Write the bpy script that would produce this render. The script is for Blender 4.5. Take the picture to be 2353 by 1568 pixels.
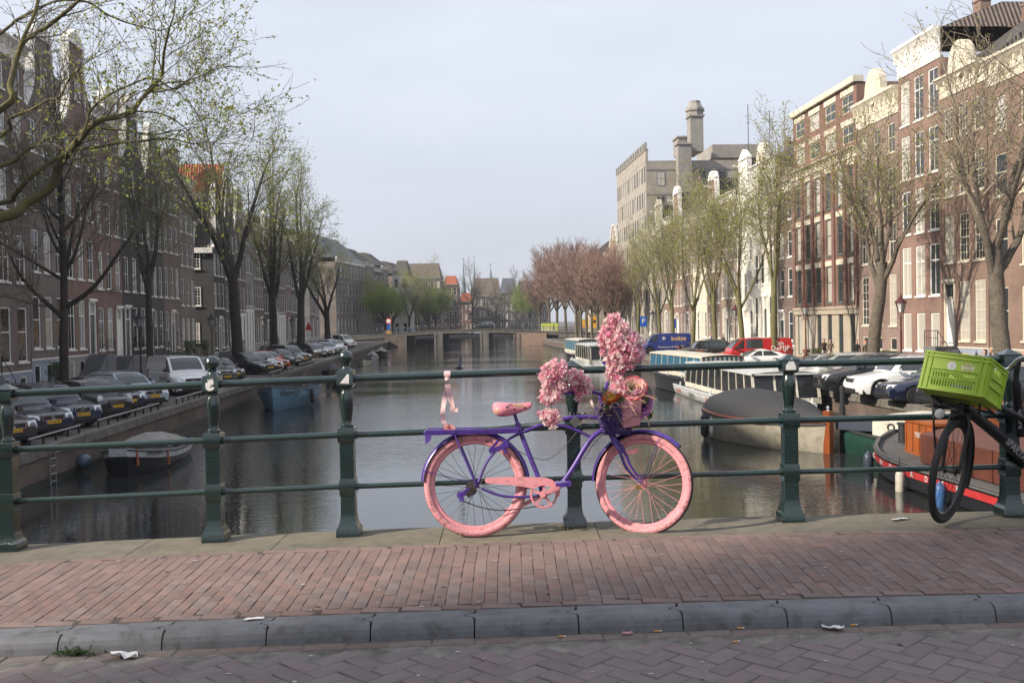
import bpy, math, random
from mathutils import Vector, Matrix, Euler
sc = bpy.context.scene
for _o in list(bpy.data.objects): bpy.data.objects.remove(_o)
PI = math.pi
rad = math.radians
COL = sc.collection
# ------------------------------------------------------------------ camera
# metres; water level z = 0, camera at x = y = 0, eye height 4.85 above the water, looking along +Y
EYE = 4.85
FPX = 35/36*2352; ROLL = .019; PITCH = math.atan(47/FPX)
cam_d = bpy.data.cameras.new('camera'); cam_d.lens = 35; cam_d.sensor_width = 36; cam_d.clip_end = 4000; cam_d.clip_start = .1
cam = bpy.data.objects.new('camera', cam_d); COL.objects.link(cam); sc.camera = cam
_r = Vector((1, 0, 0)); _u = Vector((0, math.sin(PITCH), math.cos(PITCH))); _f = Vector((0, math.cos(PITCH), -math.sin(PITCH)))
_xi = _r*math.cos(ROLL)-_u*math.sin(ROLL); _yi = _r*math.sin(ROLL)+_u*math.cos(ROLL)
cam.matrix_world = Matrix(((_xi.x, _yi.x, -_f.x, 0), (_xi.y, _yi.y, -_f.y, 0), (_xi.z, _yi.z, -_f.z, EYE), (0, 0, 0, 1)))
# ------------------------------------------------------------------ sky, sun, exposure
SUN_EL = rad(31); SUN_TO = Vector((-.93, -.37, 0)).normalized()      # towards the sun, in plan
world = bpy.data.worlds.new('World'); sc.world = world; world.use_nodes = True
nt = world.node_tree; nt.nodes.clear()
_o = nt.nodes.new('ShaderNodeOutputWorld'); _b = nt.nodes.new('ShaderNodeBackground'); _s = nt.nodes.new('ShaderNodeTexSky')
_s.sky_type = 'NISHITA'; _s.sun_disc = False; _s.sun_elevation = SUN_EL
_s.sun_rotation = math.atan2(SUN_TO.x, SUN_TO.y); _s.air_density = 1.0; _s.dust_density = 4.0; _s.ozone_density = 1.5
# thin high veil of cloud: an even pale white mixed over the blue, a little thicker in soft streaks
_tc = nt.nodes.new('ShaderNodeTexCoord'); _mp = nt.nodes.new('ShaderNodeMapping'); _mp.inputs['Scale'].default_value = (1.2, 1.2, 4.0)
_n = nt.nodes.new('ShaderNodeTexNoise'); _n.inputs['Scale'].default_value = 2.0; _n.inputs['Detail'].default_value = 5
_rm = nt.nodes.new('ShaderNodeMapRange'); _rm.inputs[1].default_value = .35; _rm.inputs[2].default_value = .75; _rm.inputs[3].default_value = .76; _rm.inputs[4].default_value = .97
_mx = nt.nodes.new('ShaderNodeMix'); _mx.data_type = 'RGBA'
_sx = nt.nodes.new('ShaderNodeSeparateXYZ'); _rz = nt.nodes.new('ShaderNodeMapRange'); _rz.inputs[1].default_value = .0; _rz.inputs[2].default_value = .34      # the veil is denser and greyer towards the horizon
_vc = nt.nodes.new('ShaderNodeMix'); _vc.data_type = 'RGBA'; _vc.inputs[6].default_value = (5.1, 5.4, 6.15, 1); _vc.inputs[7].default_value = (6.3, 6.7, 7.6, 1)
nt.links.new(_tc.outputs['Generated'], _sx.inputs[0]); nt.links.new(_sx.outputs[2], _rz.inputs[0]); nt.links.new(_rz.outputs[0], _vc.inputs[0]); nt.links.new(_vc.outputs[2], _mx.inputs[7])
nt.links.new(_tc.outputs['Generated'], _mp.inputs[0]); nt.links.new(_mp.outputs[0], _n.inputs['Vector']); nt.links.new(_n.outputs[0], _rm.inputs[0])
nt.links.new(_rm.outputs[0], _mx.inputs[0]); nt.links.new(_s.outputs[0], _mx.inputs[6]); nt.links.new(_mx.outputs[2], _b.inputs[0]); nt.links.new(_b.outputs[0], _o.inputs[0])
_b.inputs[1].default_value = .1
sun_d = bpy.data.lights.new('sun', 'SUN'); sun_d.energy = 5.0; sun_d.angle = rad(1.2); sun_d.color = (1, .9, .76)
sun = bpy.data.objects.new('sun', sun_d); COL.objects.link(sun); sun.location = (-40, -20, 60)
_d = Vector((SUN_TO.x*math.cos(SUN_EL), SUN_TO.y*math.cos(SUN_EL), math.sin(SUN_EL)))
sun.rotation_euler = _d.to_track_quat('Z', 'Y').to_euler()
sc.view_settings.view_transform = 'Standard'; sc.view_settings.look = 'None'; sc.view_settings.exposure = .5; sc.view_settings.gamma = 1
sc.view_settings.use_curve_mapping = False
sc.render.engine = 'CYCLES'; sc.cycles.max_bounces = 6; sc.cycles.diffuse_bounces = 3; sc.cycles.glossy_bounces = 3; sc.cycles.transmission_bounces = 4
sc.cycles.transparent_max_bounces = 8; sc.cycles.use_denoising = True; sc.cycles.caustics_reflective = False; sc.cycles.caustics_refractive = False
# ------------------------------------------------------------------ layout helpers: from a sight line of the photograph (2352 px wide) to a place on a known plane
def ray(x, y):
    dx, dy = x-1176, y-784
    v = dy*math.cos(ROLL)+dx*math.sin(ROLL); u = dx*math.cos(ROLL)-dy*math.sin(ROLL)
    return Vector((u, -v*math.sin(PITCH)+FPX*math.cos(PITCH), -v*math.cos(PITCH)-FPX*math.sin(PITCH)))
def on_y(x, y, Y):
    d = ray(x, y); d = d*(Y/d.y); return Vector((d.x, Y, EYE+d.z))
def on_z(x, y, z):
    d = ray(x, y); d = d*((z-EYE)/d.z); return Vector((d.x, d.y, z))
def on_line(x, y, a):
    d = ray(x, y); d = d*(a/(d.x-SL*d.y)); return Vector((d.x, d.y, EYE+d.z))
SL = -.0605                       # the canal runs away slightly to one side: x = a + SL*y
QL, QR = -12.65, 18.1             # quay edges
FL, FR = -24.5, 30.0              # house fronts
QZ = 1.25                         # street level on the quays
CN = math.hypot(1, SL); EAX = Vector((SL/CN, 1/CN, 0)); ENX = Vector((1/CN, -SL/CN, 0))    # along / across the canal
def cp(a, Y, off=0, z=0): return Vector((a+SL*Y+off, Y, z))
ANG = math.atan2(1, SL)           # heading of the canal axis
# ------------------------------------------------------------------ materials
MATS = {}
def mat(name, c, rough=.6, metal=0., nz=None, bump=None, rnd=0., coat=0., spec=.5, trans=0., emit=None, c2=None, coord='Object', dirt=None):
    if name in MATS: return MATS[name]
    m = bpy.data.materials.new(name); m.use_nodes = True; t = m.node_tree; p = t.nodes['Principled BSDF']
    p.inputs['Roughness'].default_value = rough; p.inputs['Metallic'].default_value = metal; p.inputs['Coat Weight'].default_value = coat
    p.inputs['Specular IOR Level'].default_value = spec; p.inputs['Base Color'].default_value = (*c, 1)
    if coat: p.inputs['Coat Roughness'].default_value = .05
    if trans: p.inputs['Transmission Weight'].default_value = trans
    if emit: p.inputs['Emission Color'].default_value = (*emit[0], 1); p.inputs['Emission Strength'].default_value = emit[1]
    last = None
    tc = t.nodes.new('ShaderNodeTexCoord')
    if nz:                                    # (scale, amount) blotches of value; c2 = second colour
        n = t.nodes.new('ShaderNodeTexNoise'); n.inputs['Scale'].default_value = nz[0]; n.inputs['Detail'].default_value = 6; n.inputs['Roughness'].default_value = .62
        t.links.new(tc.outputs[coord], n.inputs['Vector'])
        mr = t.nodes.new('ShaderNodeMapRange'); mr.inputs[1].default_value = .3; mr.inputs[2].default_value = .7
        t.links.new(n.outputs[0], mr.inputs[0])
        mx = t.nodes.new('ShaderNodeMix'); mx.data_type = 'RGBA'
        d = c2 if c2 else tuple(max(0, v*(1-nz[1])) for v in c)
        mx.inputs[6].default_value = (*c, 1); mx.inputs[7].default_value = (*d, 1)
        t.links.new(mr.outputs[0], mx.inputs[0]); last = mx.outputs[2]
    if rnd:
        oi = t.nodes.new('ShaderNodeObjectInfo'); hs = t.nodes.new('ShaderNodeHueSaturation')
        mr = t.nodes.new('ShaderNodeMapRange'); mr.inputs[3].default_value = 1-rnd; mr.inputs[4].default_value = 1+rnd
        t.links.new(oi.outputs['Random'], mr.inputs[0]); t.links.new(mr.outputs[0], hs.inputs['Value'])
        mh = t.nodes.new('ShaderNodeMath'); mh.operation = 'MULTIPLY_ADD'; mh.inputs[1].default_value = 37.7; mh.inputs[2].default_value = 0
        fr = t.nodes.new('ShaderNodeMath'); fr.operation = 'FRACT'; m2 = t.nodes.new('ShaderNodeMapRange'); m2.inputs[3].default_value = 1-rnd*1.6; m2.inputs[4].default_value = 1+rnd*1.6
        t.links.new(oi.outputs['Random'], mh.inputs[0]); t.links.new(mh.outputs[0], fr.inputs[0]); t.links.new(fr.outputs[0], m2.inputs[0]); t.links.new(m2.outputs[0], hs.inputs['Saturation'])
        if last: t.links.new(last, hs.inputs['Color'])
        else: hs.inputs['Color'].default_value = (*c, 1)
        last = hs.outputs[0]
    if dirt:                                  # (scale, colour, amount): sparse blots of grime or worn paint
        n = t.nodes.new('ShaderNodeTexNoise'); n.inputs['Scale'].default_value = dirt[0]; n.inputs['Detail'].default_value = 8; n.inputs['Roughness'].default_value = .7; t.links.new(tc.outputs[coord], n.inputs['Vector'])
        mr = t.nodes.new('ShaderNodeMapRange'); mr.inputs[1].default_value = .52; mr.inputs[2].default_value = .66; mr.inputs[4].default_value = dirt[2]; t.links.new(n.outputs[0], mr.inputs[0])
        mx = t.nodes.new('ShaderNodeMix'); mx.data_type = 'RGBA'; t.links.new(mr.outputs[0], mx.inputs[0]); mx.inputs[7].default_value = (*dirt[1], 1)
        if last: t.links.new(last, mx.inputs[6])
        else: mx.inputs[6].default_value = (*c, 1)
        last = mx.outputs[2]
    if last: t.links.new(last, p.inputs['Base Color'])
    if bump:
        n = t.nodes.new('ShaderNodeTexNoise'); n.inputs['Scale'].default_value = bump[0]; n.inputs['Detail'].default_value = 4
        t.links.new(tc.outputs[coord], n.inputs['Vector'])
        b = t.nodes.new('ShaderNodeBump'); b.inputs['Strength'].default_value = bump[1]; b.inputs['Distance'].default_value = bump[2] if len(bump) > 2 else .01
        t.links.new(n.outputs[0], b.inputs['Height']); t.links.new(b.outputs[0], p.inputs['Normal'])
    MATS[name] = m; return m
def brick_mat(name, c1, c2, cm, bw=.21, bh=.068, nzs=.35, amt=.35, rough=.85, mort=.012):
    """courses of brick laid over (x+y, z) of the object, with slow blotches of weathering"""
    if name in MATS: return MATS[name]
    m = bpy.data.materials.new(name); m.use_nodes = True; t = m.node_tree; p = t.nodes['Principled BSDF']; p.inputs['Roughness'].default_value = rough
    tc = t.nodes.new('ShaderNodeTexCoord'); sp = t.nodes.new('ShaderNodeSeparateXYZ'); ad = t.nodes.new('ShaderNodeMath'); cb = t.nodes.new('ShaderNodeCombineXYZ')
    t.links.new(tc.outputs['Object'], sp.inputs[0]); t.links.new(sp.outputs[0], ad.inputs[0]); t.links.new(sp.outputs[1], ad.inputs[1])
    t.links.new(ad.outputs[0], cb.inputs[0]); t.links.new(sp.outputs[2], cb.inputs[1])
    br = t.nodes.new('ShaderNodeTexBrick'); br.inputs['Color1'].default_value = (*c1, 1); br.inputs['Color2'].default_value = (*c2, 1); br.inputs['Mortar'].default_value = (*cm, 1)
    br.inputs['Scale'].default_value = 1; br.inputs['Mortar Size'].default_value = mort; br.inputs['Brick Width'].default_value = bw; br.inputs['Row Height'].default_value = bh
    t.links.new(cb.outputs[0], br.inputs['Vector'])
    n = t.nodes.new('ShaderNodeTexNoise'); n.inputs['Scale'].default_value = nzs; n.inputs['Detail'].default_value = 7; n.inputs['Roughness'].default_value = .65
    t.links.new(tc.outputs['Object'], n.inputs['Vector'])
    mr = t.nodes.new('ShaderNodeMapRange'); mr.inputs[1].default_value = .3; mr.inputs[2].default_value = .7; mr.inputs[3].default_value = 1-amt; mr.inputs[4].default_value = 1+amt*.6
    t.links.new(n.outputs[0], mr.inputs[0])
    mu = t.nodes.new('ShaderNodeMix'); mu.data_type = 'RGBA'; mu.blend_type = 'MULTIPLY'; mu.inputs[0].default_value = 1
    t.links.new(br.outputs[0], mu.inputs[6]); t.links.new(mr.outputs[0], mu.inputs[7]); t.links.new(mu.outputs[2], p.inputs['Base Color'])
    b = t.nodes.new('ShaderNodeBump'); b.inputs['Strength'].default_value = .4; b.inputs['Distance'].default_value = .01; b.invert = True
    t.links.new(br.outputs['Fac'], b.inputs['Height']); t.links.new(b.outputs[0], p.inputs['Normal'])
    MATS[name] = m; return m
def pane_mat(name, dark=(.016, .02, .024), pale=(.42, .41, .38), share=.25):
    """window glass: dark and mirror-like; some windows have pale curtains behind (by the object's own random number)"""
    if name in MATS: return MATS[name]
    m = bpy.data.materials.new(name); m.use_nodes = True; t = m.node_tree; p = t.nodes['Principled BSDF']
    oi = t.nodes.new('ShaderNodeObjectInfo'); gt = t.nodes.new('ShaderNodeMath'); gt.operation = 'GREATER_THAN'; gt.inputs[1].default_value = 1-share
    t.links.new(oi.outputs['Random'], gt.inputs[0])
    tc = t.nodes.new('ShaderNodeTexCoord'); w = t.nodes.new('ShaderNodeTexWave'); w.inputs['Scale'].default_value = 7; w.inputs['Distortion'].default_value = 3; w.inputs['Detail'].default_value = 1
    t.links.new(tc.outputs['Object'], w.inputs['Vector'])
    m1 = t.nodes.new('ShaderNodeMix'); m1.data_type = 'RGBA'; m1.inputs[6].default_value = (*pale, 1); m1.inputs[7].default_value = tuple(v*.5 for v in pale)+(1,)
    t.links.new(w.outputs[1], m1.inputs[0])
    mx = t.nodes.new('ShaderNodeMix'); mx.data_type = 'RGBA'; mx.inputs[6].default_value = (*dark, 1)
    t.links.new(gt.outputs[0], mx.inputs[0]); t.links.new(m1.outputs[2], mx.inputs[7]); t.links.new(mx.outputs[2], p.inputs['Base Color'])
    p.inputs['Roughness'].default_value = .06; p.inputs['Specular IOR Level'].default_value = .6
    n = t.nodes.new('ShaderNodeTexNoise'); n.inputs['Scale'].default_value = 1.3; b = t.nodes.new('ShaderNodeBump'); b.inputs['Strength'].default_value = .25; b.inputs['Distance'].default_value = .05
    t.links.new(tc.outputs['Object'], n.inputs['Vector']); t.links.new(n.outputs[0], b.inputs['Height']); t.links.new(b.outputs[0], p.inputs['Normal'])
    MATS[name] = m; return m
# ------------------------------------------------------------------ mesh building
class MB:
    def __init__(s): s.v = []; s.f = []; s.mi = []; s.sm = []
    def add(s, vs, fs, m=0, sm=False):
        k = len(s.v); s.v += [tuple(v) for v in vs]
        for f in fs: s.f.append(tuple(i+k for i in f)); s.mi.append(m); s.sm.append(sm)
    def quad(s, a, b, c, d, m=0): s.add((a, b, c, d), ((0, 1, 2, 3),), m)
    def poly(s, pts, m=0): s.add(pts, (tuple(range(len(pts))),), m)
    def box(s, x0, x1, y0, y1, z0, z1, m=0, M=None):
        vs = [Vector((x, y, z)) for z in (z0, z1) for x, y in ((x0, y0), (x1, y0), (x1, y1), (x0, y1))]
        if M: vs = [M @ v for v in vs]
        s.add(vs, ((0, 3, 2, 1), (4, 5, 6, 7), (0, 1, 5, 4), (1, 2, 6, 5), (2, 3, 7, 6), (3, 0, 4, 7)), m)
    def bar(s, a, b, w, h=None, m=0, up=(0, 0, 1)):
        """rectangular bar from a to b, w across, h along up"""
        a, b = Vector(a), Vector(b); h = w if h is None else h; d = (b-a)
        L = d.length; d = d/L; u = Vector(up)
        if abs(d.dot(u)) > .98: u = Vector((1, 0, 0))
        x = d.cross(u).normalized(); z = x.cross(d)
        M = Matrix(((x.x, d.x, z.x, a.x), (x.y, d.y, z.y, a.y), (x.z, d.z, z.z, a.z), (0, 0, 0, 1)))
        s.box(-w/2, w/2, 0, L, -h/2, h/2, m, M)
    def cbox(s, x0, x1, y0, y1, z0, z1, c=.004, m=0, M=None):
        """box with a chamfered top edge and no bottom"""
        vs = [(x0, y0, z0), (x1, y0, z0), (x1, y1, z0), (x0, y1, z0), (x0, y0, z1-c), (x1, y0, z1-c), (x1, y1, z1-c), (x0, y1, z1-c),
              (x0+c, y0+c, z1), (x1-c, y0+c, z1), (x1-c, y1-c, z1), (x0+c, y1-c, z1)]
        if M: vs = [M @ Vector(v) for v in vs]
        fs = [(8, 9, 10, 11)]
        for i in range(4): j = (i+1) % 4; fs += [(i, j, 4+j, 4+i), (4+i, 4+j, 8+j, 8+i)]
        s.add(vs, fs, m)
    def prism(s, pts, fn, m=0, cap=True, sm=False):
        """pts: closed outline; fn(p, 0/1) -> 3D point on the two ends"""
        n = len(pts); vs = [fn(p, 0) for p in pts]+[fn(p, 1) for p in pts]
        fs = [(i, (i+1) % n, n+(i+1) % n, n+i) for i in range(n)]
        s.add(vs, fs, m, sm)
        if cap: s.add(vs, (tuple(range(n-1, -1, -1)), tuple(range(n, 2*n))), m)
    def tube(s, pts, r, n=8, m=0, caps=True, sm=True, closed=False):
        pts = [Vector(p) for p in pts]; k = len(pts)
        rs = r if isinstance(r, (list, tuple)) else [r]*k
        vs = []; prev = None
        for i, p in enumerate(pts):
            if closed: d = pts[(i+1) % k]-pts[i-1]
            else: d = pts[min(i+1, k-1)]-pts[max(i-1, 0)]
            d = d.normalized() if d.length > 1e-9 else Vector((0, 0, 1))
            if prev is None:
                a = Vector((0, 0, 1)) if abs(d.z) < .9 else Vector((1, 0, 0)); x = d.cross(a).normalized()
            else:
                x = prev-d*prev.dot(d); x = x.normalized() if x.length > 1e-6 else d.orthogonal().normalized()
            prev = x; y = d.cross(x)
            for j in range(n):
                t = 2*PI*j/n; vs.append(p+(x*math.cos(t)+y*math.sin(t))*rs[i])
        fs = []
        for i in range(k if closed else k-1):
            for j in range(n):
                a, b = i*n+j, i*n+(j+1) % n; i2 = (i+1) % k; fs.append((a, b, i2*n+(j+1) % n, i2*n+j))
        s.add(vs, fs, m, sm)
        if caps and not closed and n > 2: s.add([vs[j] for j in range(n)], (tuple(range(n-1, -1, -1)),), m); s.add([vs[-n+j] for j in range(n)], (tuple(range(n)),), m)
    def lathe(s, prof, n=16, c=(0, 0, 0), m=0, M=None, sm=True, a0=0., square=False):
        """prof: (radius, z) pairs; square makes it a four-sided turning"""
        if square: n = 4; a0 = PI/4
        vs = []; c = Vector(c); k = len(prof)
        for r, z in prof:
            for j in range(n):
                t = a0+2*PI*j/n; q = r*(math.sqrt(2) if square else 1)
                v = Vector((q*math.cos(t), q*math.sin(t), z)); vs.append(c+((M @ v) if M else v))
        fs = [(i*n+j, i*n+(j+1) % n, (i+1)*n+(j+1) % n, (i+1)*n+j) for i in range(k-1) for j in range(n)]
        s.add(vs, fs, m, sm and not square)
        s.add(vs[:n], (tuple(range(n-1, -1, -1)),), m); s.add(vs[-n:], (tuple(range(n)),), m)
    def ball(s, c, r, n=12, m=0, sc_=(1, 1, 1)):
        c = Vector(c); prof = []
        vs = []; k = n//2
        for i in range(k+1):
            a = PI*i/k
            for j in range(n):
                t = 2*PI*j/n; vs.append(c+Vector((r*sc_[0]*math.sin(a)*math.cos(t), r*sc_[1]*math.sin(a)*math.sin(t), -r*sc_[2]*math.cos(a))))
        s.add(vs, [(i*n+j, i*n+(j+1) % n, (i+1)*n+(j+1) % n, (i+1)*n+j) for i in range(k) for j in range(n)], m, True)
    def torus(s, c, R, r, n=40, k=10, m=0, ax=None, sq=1.):
        """ring in the xz plane unless ax (3x3) turns it; sq widens it across"""
        c = Vector(c); vs = []
        for i in range(n):
            t = 2*PI*i/n
            for j in range(k):
                a = 2*PI*j/k; q = R+r*math.cos(a); v = Vector((q*math.cos(t), r*sq*math.sin(a), q*math.sin(t)))
                vs.append(c+((ax @ v) if ax else v))
        s.add(vs, [(i*k+j, i*k+(j+1) % k, ((i+1) % n)*k+(j+1) % k, ((i+1) % n)*k+j) for i in range(n) for j in range(k)], m, True)
    def loft(s, secs, m=0, sm=True, closed=False, cap0=False, cap1=False):
        """secs: lists of equally many points; closed joins the last point of a section to its first"""
        k = len(secs[0]); vs = [p for q in secs for p in q]; fs = []
        for i in range(len(secs)-1):
            for j in range(k if closed else k-1): fs.append((i*k+j, i*k+(j+1) % k, (i+1)*k+(j+1) % k, (i+1)*k+j))
        s.add(vs, fs, m, sm)
        if cap0: s.add(secs[0], (tuple(range(k-1, -1, -1)),), m)
        if cap1: s.add(secs[-1], (tuple(range(k)),), m)
    def merge(s, o, M=None, m=None):
        k = len(s.v); s.v += [tuple(M @ Vector(v)) if M else v for v in o.v]
        s.f += [tuple(i+k for i in f) for f in o.f]; s.mi += [m if m is not None else i for i in o.mi]; s.sm += o.sm
    def mesh(s, name, mats, weld=False):
        me = bpy.data.meshes.new(name); me.from_pydata(s.v, [], s.f)
        for m in (mats if isinstance(mats, (list, tuple)) else [mats]): me.materials.append(m)
        me.polygons.foreach_set('material_index', s.mi); me.polygons.foreach_set('use_smooth', s.sm); me.update()
        if any(s.sm): me.set_sharp_from_angle(angle=rad(40))
        return me
    def build(s, name, mats, parent=None, loc=None, rot=None): return link(name, s.mesh(name, mats), parent, loc, rot)
def link(name, me, parent=None, loc=None, rot=None, scale=None):
    o = bpy.data.objects.new(name, me); COL.objects.link(o)
    if parent: o.parent = parent
    if loc is not None: o.location = loc
    if rot is not None: o.rotation_euler = rot if hasattr(rot, '__len__') else (0, 0, rot)
    if scale is not None: o.scale = scale if hasattr(scale, '__len__') else (scale,)*3
    return o
def tag(o, label=None, cat=None, group=None, kind=None):
    if label: o['label'] = label
    if cat: o['category'] = cat
    if group: o['group'] = group
    if kind: o['kind'] = kind
    return o
def thing(name, label, cat, loc=(0, 0, 0), rz=0., group=None):
    o = bpy.data.objects.new(name, None); COL.objects.link(o); o.location = loc; o.rotation_euler = (0, 0, rz); o.empty_display_size = .1
    return tag(o, label, cat, group)
def dup(root, loc=None, rz=None, label=None, group=None, scale=None):
    def cp_(o, par):
        c = o.copy(); COL.objects.link(c); c.parent = par
        for ch in KIDS.get(o.name) or o.children: cp_(ch, c)
        return c
    r = cp_(root, None)
    if loc is not None: r.location = loc
    if rz is not None: r.rotation_euler = (0, 0, rz)
    if scale is not None: r.scale = scale if hasattr(scale, '__len__') else (scale,)*3
    if label: r['label'] = label
    if group: r['group'] = group
    return r
KIDS = {}
_TXT = {}
def text_mb(s, h=.1, bold=0., spacing=1.):
    """flat lettering as geometry in the xz plane, facing -y, centred on the origin"""
    key = (s, h, bold, spacing)
    if key in _TXT: return _TXT[key]
    cu = bpy.data.curves.new('lettering', 'FONT'); cu.body = s; cu.size = h*1.4; cu.align_x = 'CENTER'; cu.align_y = 'CENTER'; cu.offset = bold; cu.space_character = spacing; cu.resolution_u = 2
    o = bpy.data.objects.new('lettering', cu); me = o.to_mesh()
    b = MB(); b.v = [(v.co.x, 0, v.co.y) for v in me.vertices]; b.f = [tuple(p.vertices) for p in me.polygons]; b.mi = [0]*len(b.f); b.sm = [False]*len(b.f)
    o.to_mesh_clear(); bpy.data.objects.remove(o); _TXT[key] = b
    return b
def smooth_path(pts, n=6):
    """Catmull-Rom through the points"""
    P = [Vector(p) for p in pts]; P = [P[0]*2-P[1]]+P+[P[-1]*2-P[-2]]; out = []
    for i in range(1, len(P)-2):
        for k in range(n):
            t = k/n; a, b, c, d = P[i-1:i+3]
            out.append(.5*((2*b)+(c-a)*t+(2*a-5*b+4*c-d)*t*t+(3*b-a-3*c+d)*t**3))
    out.append(P[-2]); return out
rng = random.Random(7)
HAZE = True
# ================================================================== THE SETTING
def struct(name, mb, mats, parent=None): 
    o = mb.build(name, mats, parent)
    if not parent: o['kind'] = 'structure'
    return o
def zd(X):                       # crown of the bridge we stand on, along the railing
    if X < -4.2: return zd(-4.2)+(X+4.2)*.05
    if X > 5: return zd(5)-(X-5)*.02-(max(0, X-8)*.03)
    return 3.421+.0157*X-.0021*X*X
YP0, YP1, YC0, YC1 = 5.05, 6.43, 6.432, 7.0     # pavement bricks / edge stone
def zpav(X, Y): return zd(X)-.02*(YP1-Y)
def zroad(X, Y=0): return zd(X)-.108
def island_var(m, amt):                      # each loose brick of a joined field gets its own shade
    t = m.node_tree; p = t.nodes['Principled BSDF']; src = p.inputs['Base Color'].links[0].from_socket; g = t.nodes.new('ShaderNodeNewGeometry'); hs = t.nodes.new('ShaderNodeHueSaturation'); mr = t.nodes.new('ShaderNodeMapRange'); mr.inputs[3].default_value = 1-amt; mr.inputs[4].default_value = 1+amt
    t.links.new(g.outputs['Random Per Island'], mr.inputs[0]); t.links.new(mr.outputs[0], hs.inputs['Value']); t.links.new(src, hs.inputs['Color']); t.links.new(hs.outputs[0], p.inputs['Base Color'])
# --- water
mw = bpy.data.materials.new('canal_water'); mw.use_nodes = True; t = mw.node_tree; p = t.nodes['Principled BSDF']
p.inputs['Base Color'].default_value = (.022, .025, .024, 1); p.inputs['Roughness'].default_value = .03; p.inputs['IOR'].default_value = 1.6; p.inputs['Specular IOR Level'].default_value = .75
tc = t.nodes.new('ShaderNodeTexCoord')
def _wave(scale, sx, sy, rot, det):
    mp = t.nodes.new('ShaderNodeMapping'); mp.inputs['Scale'].default_value = (sx, sy, 1); mp.inputs['Rotation'].default_value = (0, 0, rot)
    n = t.nodes.new('ShaderNodeTexNoise'); n.inputs['Scale'].default_value = scale; n.inputs['Detail'].default_value = det; n.inputs['Roughness'].default_value = .5
    t.links.new(tc.outputs['Object'], mp.inputs[0]); t.links.new(mp.outputs[0], n.inputs['Vector']); return n
w1 = _wave(4.2, .5, 1.4, .12, 3); w2 = _wave(.6, .5, 1.5, -.2, 2); w3 = _wave(.045, .5, 1.6, .3, 2)
ad = t.nodes.new('ShaderNodeMath'); ad.operation = 'MULTIPLY_ADD'; ad.inputs[1].default_value = .5
t.links.new(w2.outputs[0], ad.inputs[0]); t.links.new(w1.outputs[0], ad.inputs[2])
cr = t.nodes.new('ShaderNodeMapRange'); cr.inputs[1].default_value = .40; cr.inputs[2].default_value = .58; cr.inputs[3].default_value = .2; cr.inputs[4].default_value = .75   # calmer and rougher patches
t.links.new(w3.outputs[0], cr.inputs[0])
bp = t.nodes.new('ShaderNodeBump'); bp.inputs['Distance'].default_value = .021
t.links.new(cr.outputs[0], bp.inputs['Strength']); t.links.new(ad.outputs[0], bp.inputs['Height']); t.links.new(bp.outputs[0], p.inputs['Normal'])
b = MB(); b.quad((-60, -60, 0), (60, -60, 0), (60, 420, 0), (-60, 420, 0)); struct('canal_water', b, mw)
# --- ground sheets and quays
m_street = brick_mat('street_brick', (.115, .085, .07), (.09, .075, .066), (.06, .055, .05), .21, .105, .2, .35)
def ground_brick(name, c1, c2, cm, bw, bh, rot=0.):
    m = brick_mat(name, c1, c2, cm, bw, bh, .5, .3); t = m.node_tree
    br = [n for n in t.nodes if n.type == 'TEX_BRICK'][0]; tcn = [n for n in t.nodes if n.type == 'TEX_COORD'][0]
    mp = t.nodes.new('ShaderNodeMapping'); mp.inputs['Rotation'].default_value = (0, 0, rot)
    t.links.new(tcn.outputs['Object'], mp.inputs[0]); t.links.new(mp.outputs[0], br.inputs['Vector']); return m
m_street = ground_brick('street_paving', (.13, .1, .085), (.1, .085, .078), (.055, .05, .045), .21, .105, .8)
m_side = ground_brick('sidewalk_paving', (.19, .15, .13), (.16, .135, .12), (.08, .075, .07), .3, .3, -.06)
def sheet(name, pts, z, m): b = MB(); b.poly([(x, y, z) for x, y in pts]); return struct(name, b, m)
# bank_* are the solid land masses; the streets lie on them
FARY = 330.
sheet('ground', [(-1500, FARY), (1500, FARY), (1500, 2500), (-1500, 2500)], QZ-.01, m_street)
sheet('quay_street', [(QL+SL*-60-.45, -60), (QL+SL*205-.45, 205), (-12.5, FARY), (-600, FARY), (-600, -60)], QZ, m_street)
sheet('quay_street', [(QR+SL*-60+.45, -60), (600, -60), (600, FARY), (QR+SL*FARY+.45, FARY)], QZ, m_street)
b = MB()                                          # raised pavements along the house fronts
for y0, y1 in ((20, 95), (103, 190), (214, FARY)): 
    v = [cp(FL, y0, .2), cp(FL, y0, 3.4), cp(FL, y1, 3.4), cp(FL, y1, .2)]; v = [v[0], v[1], v[2], v[3]]
    b.prism([(q.x, q.y) for q in v], lambda q, e: (q[0], q[1], QZ+.004+(.09 if e else 0)))
struct('sidewalk', b, m_side)
b = MB()
for y0, y1 in ((20, 190), (206, FARY)):
    v = [cp(FR, y0, -3.6), cp(FR, y0, -.2), cp(FR, y1, -.2), cp(FR, y1, -3.6)]
    b.prism([(q.x, q.y) for q in v], lambda q, e: (q[0], q[1], QZ+.004+(.09 if e else 0)))
struct('sidewalk', b, m_side)
m_wallL = brick_mat('quay_brick', (.15, .095, .075), (.11, .075, .062), (.1, .095, .085), .22, .075, .6, .5)
m_cope = mat('quay_stone', (.17, .155, .135), .9, nz=(1.1, .5), bump=(12, .5, .02), rnd=.12, c2=(.075, .072, .055))
m_moss = mat('wet_quay_foot', (.045, .05, .035), .6, nz=(2, .5))
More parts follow.
